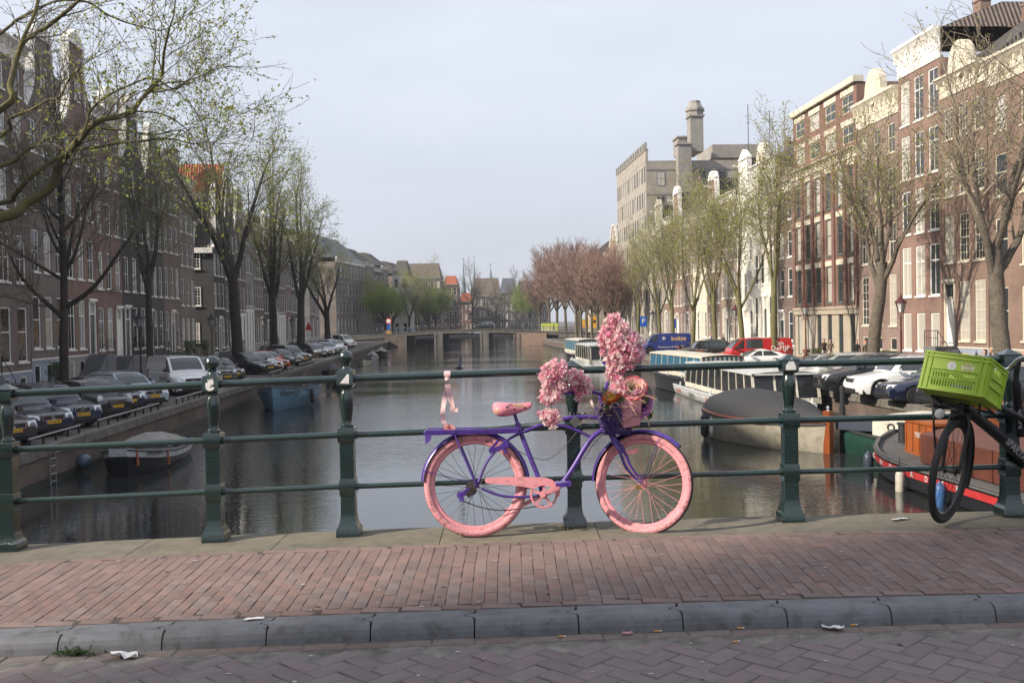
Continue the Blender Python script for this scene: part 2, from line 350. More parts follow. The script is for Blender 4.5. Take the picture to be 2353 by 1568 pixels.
for name, a, s in (('quay_wall', QL, 1), ('quay_wall', QR, -1)):
    b = MB()
    for Y0 in range(-20, int(FARY), 10):
        Y1 = Y0+10; f0, f1 = cp(a, Y0, -s*.06), cp(a, Y1, -s*.06)
        b.quad((f0.x, f0.y, .22), (f1.x, f1.y, .22), (f1.x, f1.y, QZ-.3), (f0.x, f0.y, QZ-.3), 0)
        b.quad((f0.x+s*.02, f0.y, -.6), (f1.x+s*.02, f1.y, -.6), (f1.x+s*.02, f1.y, .24), (f0.x+s*.02, f0.y, .24), 1)
    w = struct(name, b, [m_wallL, m_moss]); tag(w, None, None)
    # coping: separate blocks of stone, near ones one by one
    near = MB(); near.box(-.5, 0, .006, 1.194, -.32, 0); L = [1.2]
    me = None
    far = MB(); y = 12.; i = 0
    while y < FARY:
        ln = 1.2
        p0 = cp(a, y, 0 if s > 0 else 0)
        M = Matrix.Translation((p0.x, p0.y, QZ+.012+rng.uniform(-.006, .006))) @ Matrix.Rotation(ANG-PI/2+rng.uniform(-.004, .004), 4, 'Z') @ Matrix.Diagonal((s, 1, 1, 1))
        if y < 110:
            if me is None: 
                q = MB(); q.cbox(-.5, .03, .006, 1.194, -.33, 0, .03); q.box(-.5, .03, .006, 1.194, -.332, -.33); me = q.mesh('coping_stone', m_cope)
            o = link('coping_stone', me, w); o.matrix_world = M
        else: far.box(-.5, .03, .006, 1.194, -.33, 0, 0, M)
        y += ln
    o = far.build('coping_run', m_cope, w); o['kind'] = 'stuff'
# --- the bridge under our feet
m_stone = mat('bridge_stone', (.18, .155, .115), .92, nz=(9, .4), bump=(60, .5, .004), rnd=.08, c2=(.115, .105, .075), dirt=(3, (.07, .065, .05), .6))
m_deck = mat('bridge_masonry', (.16, .12, .1), .9, nz=(1, .4))
b = MB(); XS = [-60, -40, -30, -22, -16, -12, -9, -7, -5.5, -4.5, -4]+[i*.5 for i in range(-7, 8)]+[4, 4.5, 5, 6, 8, 10, 13, 17, 22, 30, 45, 60]
def strip(b, y0, y1, fz, m=0, xs=XS): b.loft([[(x, y0, fz(x, y0)) for x in xs], [(x, y1, fz(x, y1)) for x in xs]], m, False)
strip(b, -9, YC1-.05, lambda x, y: max(zd(x)-.32, QZ-.4)); 
b.loft([[(x, YC1-.05, max(zd(x)-.32, QZ-.4)) for x in XS], [(x, YC1-.05, max(zd(x)-.95, .2)) for x in XS], [(x, -9, max(zd(x)-.95, .2)) for x in XS], [(x, -9, zd(x)-.3) for x in XS]], 0, False)
for x in (-9.5, -1, 7.5): b.box(x-.6, x+.6, -8.5, YC1-.4, -.6, 2.6)
b.box(-16, -12.4, -9, YC1-.1, -.6, 2.0); b.box(16.5, 21, -9, YC1-.1, -.6, 2.0)
struct('bridge', b, m_deck)
# pavement: 70 x 205 mm clinkers laid end-on to the railing
m_pb = mat('pavement_brick', (.215, .138, .118), .88, nz=(14, .35), bump=(90, .35, .002), rnd=.13, c2=(.15, .115, .106), dirt=(4, (.1, .085, .08), .5))
m_rb = mat('road_brick', (.19, .148, .143), .85, nz=(10, .3), bump=(80, .4, .002), rnd=.1, c2=(.145, .122, .121))
m_bed = mat('joint_dirt', (.075, .06, .052), .95, nz=(20, .5))
m_sand = mat('joint_sand', (.24, .22, .195), .95, nz=(9, .75), c2=(.06, .054, .048))
b = MB(); strip(b, YP0-.03, YP1, lambda x, y: zpav(x, y)-.0045); pav = struct('pavement', b, m_bed)
BW, BL = .0685, .2065
q = MB(); q.cbox(-.0331, .0331, -.1012, .1012, -.03, 0, .0022); me_pb = q.mesh('brick', m_pb)
q = MB(); q.cbox(-.0325, .0325, -.0655, .0655, -.03, 0, .0035); me_hb = q.mesh('half_brick', m_pb)
cells = []
b_rest = MB(); ncol = 112
for i in range(-ncol//2, ncol//2+1):
    X = i*BW; y = YP0+.075
    off = (i % 2)*.5+rng.uniform(-.09, .09); y -= BL*off
    while y < YP1:
        y0 = max(y, YP0+.072); y1 = min(y+BL-.005, YP1-.07)
        if y1-y0 > .04: cells.append((X, (y0+y1)/2, (y1-y0)))
        y += BL
for yy in (YP0+.036, YP1-.034):                                # border rows, bricks lengthwise
    x = -3.9
    while x < 3.9: cells.append((x+BL/2, yy, -1)); x += BL
cells.sort(key=lambda c: (abs(c[0]) > c[1]*.52, c[1]))
for k, (X, Y, l) in enumerate(cells):
    z = zpav(X, Y)+rng.uniform(-.0022, .0022); tx, ty = rng.uniform(-.012, .012), rng.uniform(-.008, .008)
    slope = .0157-.0042*X
    rot = Euler((.02+ty, -slope+tx, rng.uniform(-.012, .012)+(PI/2 if l < 0 else 0)+math.sin(X*1.7)*.008))
    M = Matrix.Translation((X+rng.uniform(-.0012, .0012)+.004*math.sin(Y*3+X), Y, z)) @ rot.to_matrix().to_4x4() @ Matrix.Diagonal((1, (l if l > 0 else BL-.006)/.201, 1, 1))
    if k < 300: o = link('brick', me_pb, pav); o.matrix_world = M
    else: b_rest.cbox(-.0331, .0331, -.1012, .1012, -.03, 0, .0022, 0, M)
m_pf = mat('pavement_brick_far', (.215, .138, .118), .88, nz=(6, .35), bump=(90, .35, .002), c2=(.15, .113, .104), dirt=(4, (.1, .085, .08), .5))
island_var(m_pf, .14); island_var(m_rb2 := mat('road_brick_field', (.19, .148, .143), .85, nz=(10, .3), bump=(80, .4, .002), c2=(.145, .122, .121)), .1)
o = b_rest.build('brick_field', m_pf, pav); o['kind'] = 'stuff'
# pavement and road continue beyond what one sees brick by brick
m_pavtex = ground_brick('pavement_texture', (.2, .118, .093), (.16, .1, .085), (.04, .034, .03), BL, BW, PI/2)
b = MB(); XO = [x for x in XS if x <= -4]; XO2 = [x for x in XS if x >= 4]
strip(b, YP0, YP1, zpav, 0, XO); strip(b, YP0, YP1, zpav, 0, XO2); struct('pavement_beyond', b, m_pavtex)
# edge stone under the railing: separate slabs
b = MB(); strip(b, YC0-.002, YC1-.01, lambda x, y: zd(x)-.05); cop = struct('edge_stone_course', b, m_deck)
x = -9.1; ws = [1.05, 1.2, .95, 1.1]
k = 0
while x < 9:
    w = ws[k % 4]; k += 1; n = 4
    q = MB(); xs = [x+.003+(w-.006)*i/n for i in range(n+1)]
    dz = rng.uniform(-.003, .003)
    q.loft([[(a, YC0, zd(a)-.06) for a in xs], [(a, YC0, zd(a)-.012+dz) for a in xs], [(a, YC0+.012, zd(a)+dz) for a in xs], [(a, YC1-.02, zd(a)+dz) for a in xs], [(a, YC1, zd(a)-.02+dz) for a in xs], [(a, YC1, zd(a)-.4) for a in xs]], 0, False)
    for a in (xs[0], xs[-1]): q.poly([(a, YC0, zd(a)-.06), (a, YC0, zd(a)-.012+dz), (a, YC0+.012, zd(a)+dz), (a, YC1-.02, zd(a)+dz), (a, YC1, zd(a)-.4)])
    q.build('edge_stone', m_stone, cop); x += w
# kerb of 0.51 m blocks with the hooked joint
m_kerb = mat('kerb_stone', (.155, .158, .17), .66, nz=(7, .3), bump=(140, .6, .003), rnd=.07, c2=(.1, .102, .105), dirt=(11, (.05, .048, .042), .7))
KY0, KY1 = 4.83, 5.045; KL = .51
b = MB(); strip(b, KY0+.02, KY1-.01, lambda x, y: zd(x)-.075); kerb = struct('kerb', b, m_bed)
endp = [(0, 0), (-.004, .075), (-.02, .092), (-.045, .105), (-.052, .12), (-.036, .137), (-.008, .15), (-.002, .18), (0, .212)]
x = -4.6+.31
while x < 4.6:
    secs = []
    for hz, fy, ins in ((-.2, 0, 0), (-.082, .0, 0), (-.05, .006, 0), (-.026, .016, 0), (-.012, .03, .001), (-.004, .045, .003)):
        out = []
        for ex, ey in endp: out.append((x+KL-.0035+ex-ins, KY0+max(ey, fy), hz))
        for ex, ey in reversed(endp): out.append((x+.0035+ex+ins, KY0+max(ey, fy), hz))
        secs.append([(a, c, zpav(a, KY1)-.0+d) for a, c, d in out])
    q = MB(); q.loft(secs, 0, False, True); q.add(secs[-1], (tuple(range(len(secs[-1]))),)); q.build('kerb_stone', m_kerb, kerb); x += KL
b = MB(); xs = [x for x in XS if x <= -4.5]; xs2 = [x for x in XS if x >= 4.5]
for s_ in (xs, xs2): strip(b, KY0, KY1, lambda x, y: zpav(x, KY1)-.004, 0, s_); b.loft([[(x, KY0, zpav(x, KY1)-.004) for x in s_], [(x, KY0, zroad(x)-.02) for x in s_]], 0, False)
struct('kerb_beyond', b, m_kerb)
# road: gutter row, then herringbone at 45 degrees
b = MB(); strip(b, 2.6, KY0+.03, lambda x, y: zroad(x)-.0045); road = struct('road', b, m_sand)
q = MB(); q.cbox(-.1, .1, -.049, .049, -.03, 0, .004); me_rb = q.mesh('brick', m_rb)
m_gut = mat('gutter_brick', (.19, .15, .13), .9, nz=(12, .35), rnd=.1, bump=(80, .4, .002))
q = MB(); q.cbox(-.1, .1, -.043, .043, -.03, 0, .004); me_gb = q.mesh('brick', m_gut)
x = -2.9
def rb(me, X, Y, a):
    z = zroad(X)+rng.uniform(-.002, .002)
    o = link('brick', me, road); o.matrix_world = Matrix.Translation((X, Y, z)) @ Euler((rng.uniform(-.009, .009), -(.0157-.0042*X)*1+rng.uniform(-.009, .009), a+rng.uniform(-.012, .012))).to_matrix().to_4x4()
while x < 2.9: rb(me_gb, x+.103, KY0-.048, 0); x += .207
S = .1045; rest = MB()
ca = math.cos(PI/4)
for i in range(-60, 61):
    for j in range(-60, 61):
        m_ = (i-j) % 4
        if m_ == 0: cxu, cyu, a = (i+1)*S, (j+.5)*S, 0
        elif m_ == 3: cxu, cyu, a = (i+.5)*S, (j+1.)*S, PI/2
        else: continue
        X, Y = (cxu-cyu)*ca, (cxu+cyu)*ca+4.2
        if Y > KY0-.175 or Y < 3.1 or abs(X) > Y*.56+.1: continue
        if Y > 3.92: rb(me_rb, X, Y, a+PI/4)
        else: rest.cbox(-.1, .1, -.049, .049, -.03, 0, .004, 0, Matrix.Translation((X, Y, zroad(X)+rng.uniform(-.002, .002))) @ Matrix.Rotation(a+PI/4, 4, 'Z'))
o = rest.build('brick_field', m_rb2, road); o['kind'] = 'stuff'
m_roadtex = ground_brick('road_texture', (.125, .098, .094), (.1, .085, .08), (.14, .125, .11), .2, .1, PI/4)
b = MB(); strip(b, -4, 3.12, lambda x, y: zroad(x)); strip(b, 3.12, KY0, zroad, 0, [x for x in XS if x <= -2.9]+[-2.9]); strip(b, 3.12, KY0, zroad, 0, [2.9]+[x for x in XS if x >= 3]); struct('road_beyond', b, m_roadtex)
b = MB(); strip(b, -7, -4, lambda x, y: zd(x)); struct('pavement_opposite', b, m_pavtex)
# ------------------------------------------------------------------ railing
m_green = mat('green_railing_paint', (.0045, .021, .0175), .2, nz=(5, .35), bump=(70, .55, .006), coat=.8, spec=.6, dirt=(16, (.014, .03, .025), .5))
m_greenrail = mat('green_rail_paint', (.006, .027, .023), .22, nz=(9, .3), bump=(25, .15, .003), coat=.6, spec=.6, dirt=(12, (.018, .035, .03), .5))
rail = thing('bridge_railing', 'dark green iron bridge railing with turned posts and three round rails', 'railing', (0, 6.83, 0))
def post_mb(ball):
    b = MB()
    sq = [(.079, 0), (.079, .05), (.074, .056), (.06, .085), (.053, .115), (.049, .15), (.047, .279)]
    b.lathe(sq, square=True)
    b.lathe([(.05, .275), (.0535, .281), (.0535, .388), (.05, .394)], square=True)
    b.lathe([(.047, .39), (.047, .645)], square=True)
    b.lathe([(.053, .641), (.058, .647), (.058, .738), (.053, .744)], square=True)
    b.lathe([(.045, .742), (.047, .752), (.045, .762), (.036, .768), (.032, .785), (.034, .8), (.041, .85), (.0455, .9), (.0475, .94), (.044, .97), (.036, .992), (.034, 1.0), (.04, 1.006), (.04, 1.014), (.034, 1.02)], 20)
    b.lathe([(.04, 1.016), (.05, 1.026), (.056, 1.032), (.056, 1.128 if ball else 1.098), (.052, 1.134 if ball else 1.104)], square=True)
    if ball:
        b.lathe([(.045, 1.13), (.036, 1.142), (.028, 1.152), (.027, 1.166), (.034, 1.172), (.034, 1.178), (.026, 1.182)], 18); b.ball((0, 0, 1.224), .049, 22)
    else: b.lathe([(.055, 1.098), (.062, 1.102), (.062, 1.108), (.004, 1.146)], square=True)
    return b
me_b = post_mb(True).mesh('post', m_green); me_p = post_mb(False).mesh('post', m_green)
PX = [-6.5, -4.98, -3.479, -2.062, -1.144, .408, 1.895, 3.407, 4.92, 6.43]
for X in PX: link('post', me_b if X in (-2.062, -1.144) else me_p, rail, (X, 0, zd(X)), (0, 0, 0))
for x0, x1 in zip(PX, PX[1:]):
    for h, r in ((1.076, .0245), (.69, .0215), (.334, .0185)):
        q = MB(); a, c = Vector((x0+.04, 0, zd(x0)+h)), Vector((x1-.04, 0, zd(x1)+h)); q.tube([a, a.lerp(c, .33), a.lerp(c, .66), c], r, 18); 
        d = (c-a).normalized()
        for e, sg in ((a, 1), (c, -1)): q.tube([e+d*sg*.012, e+d*sg*.03], r+.006, 16)
        q.build('rail', m_greenrail, rail)
# paint and paper stuck on three post heads
m_white = mat('sticker_white', (.78, .76, .72), .5, nz=(30, .25))
for X, pts, lab in ((-2.062, [(-.032, .01), (-.03, -.03), (-.012, -.045), (.014, -.042), (.03, -.026), (.02, -.016), (-.008, -.022), (.008, -.006), (.026, .002), (.022, .03), (.016, .042), (.01, .028), (.002, .04), (-.006, .026), (-.016, .038), (-.014, .014)], 'torn white sticker on the ball-topped railing post before the white van'),
                    (-1.144, [(-.034, -.03), (.028, -.034), (.03, .03), (.018, .032)], 'white triangular sticker on the ball-topped railing post beside open water'),
                    (1.895, [(-.034, -.04), (.036, -.04), (.034, -.012), (.03, -.004), (.02, .02), (.008, .044), (0, .03), (-.012, .022), (-.02, .004), (-.032, -.006)], 'torn pale grey sticker on the pyramid-topped railing post')):
    q = MB(); z = zd(X)+1.078; q.prism(pts, lambda p_, e: (X+p_[0], 6.83-.0562-.0015*e, z+p_[1])); o = q.build('sticker', m_white); tag(o, lab, 'sticker')
# ================================================================== BICYCLES AND FLOWERS ON THE BRIDGE
m_purple = mat('purple_paint', (.085, .034, .29), .35, nz=(22, .5), bump=(60, .3, .003), coat=.25, c2=(.055, .022, .17), dirt=(34, (.03, .02, .05), .75))
m_pink = mat('pink_paint', (.7, .27, .3), .45, nz=(14, .3), bump=(40, .35, .004), c2=(.62, .25, .27), dirt=(26, (.3, .14, .12), .65))
m_tyrepink = mat('pink_painted_tyre', (.67, .28, .31), .7, nz=(20, .4), bump=(60, .8, .006), c2=(.52, .22, .23), dirt=(30, (.14, .07, .07), .8))
m_tread = mat('worn_black_tread', (.03, .022, .024), .75, nz=(30, .4), bump=(60, .6, .004))
m_black = mat('matt_black', (.012, .012, .013), .45, nz=(20, .3))
m_rubber = mat('black_rubber', (.02, .02, .021), .7, nz=(25, .4), bump=(90, .3, .002))
m_steel = mat('dull_steel', (.35, .35, .36), .35, metal=.9, nz=(30, .4))
m_chrome = mat('chrome', (.75, .76, .78), .12, metal=1.)
m_rust = mat('greasy_chain', (.09, .07, .06), .55, metal=.5, nz=(60, .5))
m_brass = mat('brass', (.45, .3, .1), .35, metal=.8)
def bike_frame_of(YB0, lean, base):
    def P(x, y, dy=0.): return on_y(x, y, YB0+(1225-y)/275*lean+dy)-base
    return P
bb = on_z(1285, 1225, zd(0)); bb = Vector((bb.x, 6.6, zd(.1)))
bike = thing('decorated_bicycle', 'purple and pink painted cruiser bicycle with flowers leaning on the bridge railing', 'bicycle', bb)
P = bike_frame_of(6.6, .11, bb)
UP = (P(1200, 950)-P(1200, 1220)).normalized()
FWD = Vector((1, 0, 0)); 
def wheel_axes(fwd, up):
    f = Vector(fwd); f = (f-up*f.dot(up)).normalized(); n = f.cross(up)
    return Matrix((( f.x, n.x, up.x), (f.y, n.y, up.y), (f.z, n.z, up.z)))         # columns: forward, axle, up
def wheel(parent, c, A, R, r, mt, mr, ms, mh, nsp=28, tread=None, hubw=.05, rimw=.022):
    w = thing_part('wheel', parent, c)
    b = MB(); b.torus((0, 0, 0), R-r, r, 64, 12, 0, A)
    if tread:
        for i in range(96):                                   # slanted tread blocks round the tyre
            for s in (-1, 1):
                a = 2*PI*(i+(.5 if s > 0 else 0))/96; k = []
                for da, off, h in ((0, .004*s, 1.0), (.03, .004*s, 1.0), (.075, .0268*s, .55), (.058, .0268*s, .55)):
                    rr = R-r+math.sqrt(max(0, r*r-off*off))+.0012; k.append(A @ Vector((rr*math.cos(a+da), off, rr*math.sin(a+da))))
                b.poly(k, 1)
    b.build('tyre', [mt, tread or mt], w)
    b = MB(); R2 = R-2*r
    prof = [(R2+.004, -rimw/2), (R2+.004, rimw/2), (R2-.012, rimw/2*.9), (R2-.02, 0), (R2-.012, -rimw/2*.9)]
    n = 64; vs = []
    for i in range(n):
        t = 2*PI*i/n
        for q, y in prof: vs.append(A @ Vector((q*math.cos(t), y, q*math.sin(t))))
    k = len(prof); b.add(vs, [(i*k+j, i*k+(j+1) % k, ((i+1) % n)*k+(j+1) % k, ((i+1) % n)*k+j) for i in range(n) for j in range(k)], 0, True); b.build('rim', mr, w)
    b = MB()
    for i in range(nsp):
        a = 2*PI*i/nsp; s = 1 if i % 2 else -1; o = .45*(1 if (i//2) % 2 else -1)
        b.tube([A @ Vector((.026*math.cos(a+o*2), s*hubw*.5, .026*math.sin(a+o*2))), A @ Vector(((R2-.014)*math.cos(a), 0, (R2-.014)*math.sin(a)))], .0013, 4)
    b.build('spokes', ms, w)
    b = MB(); M = Matrix(((A[0][0], A[0][2], A[0][1]), (A[1][0], A[1][2], A[1][1]), (A[2][0], A[2][2], A[2][1])))
    b.lathe([(.006, -.06), (.008, -.04), (.026, -hubw*.55), (.026, -hubw*.45), (.016, -hubw*.3), (.016, hubw*.3), (.026, hubw*.45), (.026, hubw*.55), (.008, .04), (.006, .06)], 14, M=M); b.build('hub', mh, w)
    return w
def thing_part(name, parent, loc):
    o = bpy.data.objects.new(name, None); COL.objects.link(o); o.parent = parent; o.location = loc; o.empty_display_size = .05; return o
def part(name, b, m, parent=None): return b.build(name, m, parent or bike)
RW = P(1092, 1113); FW = P(1478, 1110)
AR = wheel_axes(FWD, UP); fwf = Vector((math.cos(rad(24)), -math.sin(rad(24)), 0)); AF = wheel_axes(fwf, UP)
w = wheel(bike, RW, AR, .345, .027, m_tyrepink, m_pink, m_black, m_purple, tread=m_tread)
w2 = wheel(bike, FW, AF, .338, .026, m_tyrepink, m_pink, m_pink, m_pink)
b = MB()                                                      # worn dark running surface of the front tyre
for k, off in ((0, -.012), (1, -.004), (2, .004), (3, .012)): pass
n = 64; vs = []
for i in range(n):
    t_ = 2*PI*i/n
    for a_ in (-.75, -.25, .25, .75): q = .338-.026+.0268*math.cos(a_); vs.append(AF @ Vector((q*math.cos(t_), .0268*math.sin(a_), q*math.sin(t_))))
b.add(vs, [(i*4+j, i*4+j+1, ((i+1) % n)*4+j+1, ((i+1) % n)*4+j) for i in range(n) for j in range(3)], 0, True); b.build('tread', m_tread, w2)
# frame
b = MB(); N = .0145
def T(px, r, dy=0., n=10, sub=5, bb_=None): (bb_ or b).tube(smooth_path([P(*q[:2], (q[2] if len(q) > 2 else 0)+dy) for q in px], sub), r, n)
T([(1190, 976), (1213, 1037), (1236, 1095), (1246, 1134)], .0165)                                     # seat tube
for s in (-.055, .055):                                                                               # twin upper tubes run into the seat stays
    T([(1099, 1106, s*1.1), (1117, 1063, s), (1148, 1025, s*.8), (1176, 1004, s*.45), (1215, 986, s*.3)], .009, 0, 8)
    T([(1106, 1121, s), (1141, 1135, s*.9), (1176, 1140.5, s*.7), (1218, 1139.8, s*.45), (1246, 1137, s*.3)], .0095, 0, 8)
T([(1205, 990), (1257, 970.6), (1288, 963.6), (1323, 957.6), (1382, 958)], .0145)
T([(1262, 972), (1278, 975), (1302, 979.5), (1330, 990), (1360, 1005)], .0105)
T([(1392, 981), (1362, 1003), (1341, 1032), (1323, 1063), (1302, 1095), (1281, 1119), (1250, 1134)], .0175, 0, 12)
T([(1384, 950), (1409, 1006)], .021, 0, 12, 2)
T([(1246, 1134, -.045), (1246, 1134, .045)], .022, 0, 14, 1)
part('frame', b, m_purple)
b = MB(); T([(1190, 976), (1181, 948)], .0125, 0, 10, 2, b); b.tube([P(1190, 978), P(1188.4, 972)], .021, 12); part('seat_post', b, m_purple)
# saddle: wide sprung cruiser seat, pink with worn patches
m_saddle = mat('worn_pink_saddle', (.78, .27, .33), .45, nz=(19, .3), bump=(40, .3, .004)); 
b = MB(); c0 = P(1131, 936); c1 = P(1222, 934); secs = []
SW = [(0, .012, .2), (.025, .05, .55), (.07, .082, .8), (.15, .1, .96), (.27, .104, 1.), (.4, .09, .98), (.52, .064, .9), (.64, .044, .8), (.78, .034, .7), (.9, .029, .62), (.97, .022, .5), (1., .006, .15)]
for u, wv, tf in SW:
    x = c0.x+(c1.x-c0.x)*u; zc = c0.z+(c1.z-c0.z)*u+.008-.016*math.sin(u*PI)+.012*u; th = .105*tf*(1-.25*u); s_ = []
    for j in range(16): a = 2*PI*j/16; s_.append((x, c0.y+wv*math.copysign(abs(math.cos(a))**.75, math.cos(a)), zc+(th*.36*math.sin(a) if math.sin(a) > 0 else th*.6*math.sin(a))-.014*(math.cos(a)**2)))
    secs.append(s_)
b.loft(secs, 0, True, True, True, True); sad = part('saddle', b, m_saddle)
b = MB()                                                       # patches where the cover has worn through
m_foam = mat('worn_saddle_foam', (.42, .36, .17), .8, nz=(30, .4))
from mathutils.bvhtree import BVHTree
_bv = BVHTree.FromPolygons([v.co for v in sad.data.vertices], [tuple(p_.vertices) for p_ in sad.data.polygons]); _eye = cam.location-bb
for cx_, cy_, rx, ry, mi_ in ((1141, 945, 6, 7, 0), (1194, 931, 15, 3.4, 0), (1172, 929, 7, 2.6, 1), (1165, 934, 4, 3, 1), (1152, 957, 5, 3, 1), (1182, 940, 4, 2, 1), (1206, 936, 5, 1.6, 1)):
    q = []
    for j in range(12):
        a = 2*PI*j/12; k = rng.uniform(.55, 1.15); d = (P(cx_+rx*k*math.cos(a), cy_+ry*k*math.sin(a))-_eye).normalized(); hit = _bv.ray_cast(_eye, d)
        if hit[0] is not None: q.append(hit[0]-d*.0015)
    if len(q) > 4: b = MB(); b.poly(q, mi_); b.build('worn_patch', [m_foam, m_black], sad)
# fork, fenders
b = MB(); fo = FW
for s in (-1, 1):
    ax = AF @ Vector((0, s*.055, 0)); cr = P(1411, 1010); b.tube(smooth_path([cr+ax*.55, cr+ax+(FW-cr)*.28+UP*.0, cr+ax+(FW-cr)*.66-AF @ Vector((.028, 0, .0)), FW+ax], 5), [.0125]*6+[.011]*5+[.009]*5, 10)
b.tube([P(1407, 1001), P(1413, 1014)], .023, 12); part('fork', b, m_purple)
def fender(c, A, R, a0, a1, wd, name, m):
    b = MB(); secs = []
    for i in range(33):
        a = rad(a0+(a1-a0)*i/32); s_ = []
        for o, h in ((-wd, -.016), (-wd*.85, -.004), (-wd*.4, .004), (0, .006), (wd*.4, .004), (wd*.85, -.004), (wd, -.016)): s_.append(c+A @ Vector(((R+h)*math.cos(a), o, (R+h)*math.sin(a))))
        secs.append(s_)
    b.loft(secs); b.loft([[p_-A @ Vector((0, 0, .0))+(c-p_).normalized()*.003 for p_ in q] for q in secs], 1)
    return part(name, b, [m, m_black])
fender(RW, AR, .362, 176, -4, .035, 'fender', m_purple)
fender(FW, AF, .358, 178, 44, .034, 'fender', m_purple)
for s in (-.04, .04):
    b = MB(); b.tube([P(1092, 1112, s), P(1040, 990, s)], .0045, 6); b.tube([P(1090, 1110, s), P(972, 1080, s)], .0025, 5); part('fender_stay', b, m_purple); b = MB(); b.tube([FW+AF @ Vector((0, s, 0)), FW+AF @ Vector((.34*math.cos(rad(68)), s*.8, .34*math.sin(rad(68))))], .0025, 5); part('fender_stay', b, m_purple)
# carrier
b = MB(); q0, q1 = P(978, 989), P(1192, 985)
for dy in (-.065, -.022, .022, .065): b.bar(q0+Vector((.0, dy, 0)), q1+Vector((0, dy*.7, 0)), .022, .013)
for u in (.0, .12, .3, .55, .8): q = q0.lerp(q1, u); b.bar(q+Vector((0, -.075, -.008)), q+Vector((0, .075, -.008)), .02, .012)
b.bar(q0+Vector((.006, -.07, -.006)), q1+Vector((0, -.05, -.006)), .008, .034); b.bar(q0+Vector((.006, .07, -.006)), q1+Vector((0, .05, -.006)), .008, .034)
for s in (-.06, .06): b.tube([q0.lerp(q1, .3)+Vector((0, s, 0)), RW+Vector((.0, s*.8, .02))], .0065, 7)
b.prism([(976, 993), (992, 993), (990, 1009), (977, 1021)], lambda p_, e: P(p_[0], p_[1], -.07+.006*e))
part('carrier', b, m_purple)
# chain guard, cranks, pedals, chain, derailleur
b = MB(); cg = [(1113, 1102), (1118, 1096.5), (1160, 1094.5), (1228, 1095), (1252, 1096), (1268, 1101), (1281, 1112), (1287, 1128), (1284, 1141), (1276, 1136), (1272, 1124), (1262, 1117), (1248, 1114), (1236, 1117), (1226, 1122), (1200, 1117), (1160, 1112.5), (1116, 1109)]
b.prism(cg, lambda p_, e: P(p_[0], p_[1], -.062+.012*e)); part('chain_guard', b, m_pink)
b = MB(); cc = P(1249, 1135, -.05); n = 44
b.torus(cc, .083, .006, 44, 6, 0, AR); 
for i in range(44): a = 2*PI*i/44; b.bar(cc+AR @ Vector((.085*math.cos(a), 0, .085*math.sin(a))), cc+AR @ Vector((.094*math.cos(a), 0, .094*math.sin(a))), .005, .006)
for i in range(5): a = 2*PI*i/5+.3; b.bar(cc, cc+AR @ Vector((.082*math.cos(a), 0, .082*math.sin(a))), .016, .006, 0, (0, 1, 0))
b.tube([cc+Vector((0, -.012, 0)), cc+Vector((0, .012, 0))], .026, 14); part('chainring', b, m_pink)
for (x0, y0, x1, y1, dy, m) in ((1246, 1135, 1294, 1110, -.085, m_purple), (1246, 1136, 1176, 1172, .08, m_pink)):
    b = MB(); b.bar(P(x0, y0, dy), P(x1, y1, dy), .013, .026, 0, UP); b.tube([P(x0, y0, dy-.012), P(x0, y0, dy+.03)], .02, 12)
    cr = part('crank', b, m_pink); b = MB(); q = P(x1, y1, dy+(-.06 if dy < 0 else .05)); b.box(q.x-.05, q.x+.05, q.y-.045, q.y+.045, q.z-.011, q.z+.011); b.bar(q+Vector((0, -.05, 0)), q+Vector((0, .05, 0)), .03, .03); b.build('pedal', m if m is m_purple else m_pink, cr)
b = MB(); b.tube(smooth_path([P(1092, 1100, -.035), P(1160, 1101, -.04), P(1249, 1105, -.045)], 6), .0045, 5); b.tube(smooth_path([P(1056, 1147, -.035), P(1085, 1158, -.035), P(1120, 1168, -.04), P(1160, 1171, -.04), P(1205, 1166, -.045), P(1249, 1160, -.045)], 6), .0042, 5); part('chain', b, m_rust)
b = MB(); b.tube([P(1082, 1118, -.05), P(1082, 1118, -.02)], .036, 18); b.tube([P(1085, 1126, -.05), P(1085, 1126, -.03)], .03, 14); b.bar(P(1086, 1122, -.06), P(1072, 1138, -.06), .03, .035); part('sprocket', b, m_rust)
b = MB(); 
for x, y, r in ((1057, 1136, .024), (1060, 1146, .018)): b.tube([P(x, y, -.055), P(x, y, -.035)], r, 14)
b.bar(P(1080, 1122, -.06), P(1058, 1138, -.06), .025, .03); b.tube([P(1078, 1134, -.07), P(1078, 1134, -.03)], .022, 12); part('derailleur', b, m_purple)
# handlebar, stem, grips, brakes and cables
b = MB(); st = P(1384, 950); tp = P(1378, 905)
b.tube([st, tp], .0125, 10); b.tube(smooth_path([P(1288, 899, -.26), P(1300, 901, -.24), P(1325, 903, -.19), P(1352, 897, -.1), P(1378, 903, -.01), P(1392, 890, .05), P(1398, 866, .09), P(1394, 842, .12), P(1386, 830, .13)], 6), .0115, 10); hb = part('handlebar', b, m_purple)
for pts in ([P(1386, 829, .13), P(1404, 848, .125)], [P(1284, 898.5, -.265), P(1304, 901, -.235)]):
    q = MB(); d = pts[1]-pts[0]; q.tube([pts[0]-d*.02, pts[0], pts[0]+d*.3, pts[0]+d*.6, pts[1]], [.01, .0175, .0165, .0175, .0155], 12); q.build('grip', m_purple, hb)
b = MB()
T([(1155, 1029, -.06), (1163, 1040, -.06)], .012, 0, 8, 1, b); T([(1142, 1035, -.05), (1168, 1016, -.05)], .009, 0, 8, 1, b); b.bar(P(1123, 1036, -.05), P(1168, 1022, -.05), .02, .03); b.bar(P(1124, 1034, -.05), P(1146, 1010, -.05), .012, .016); part('brake', b, m_purple)
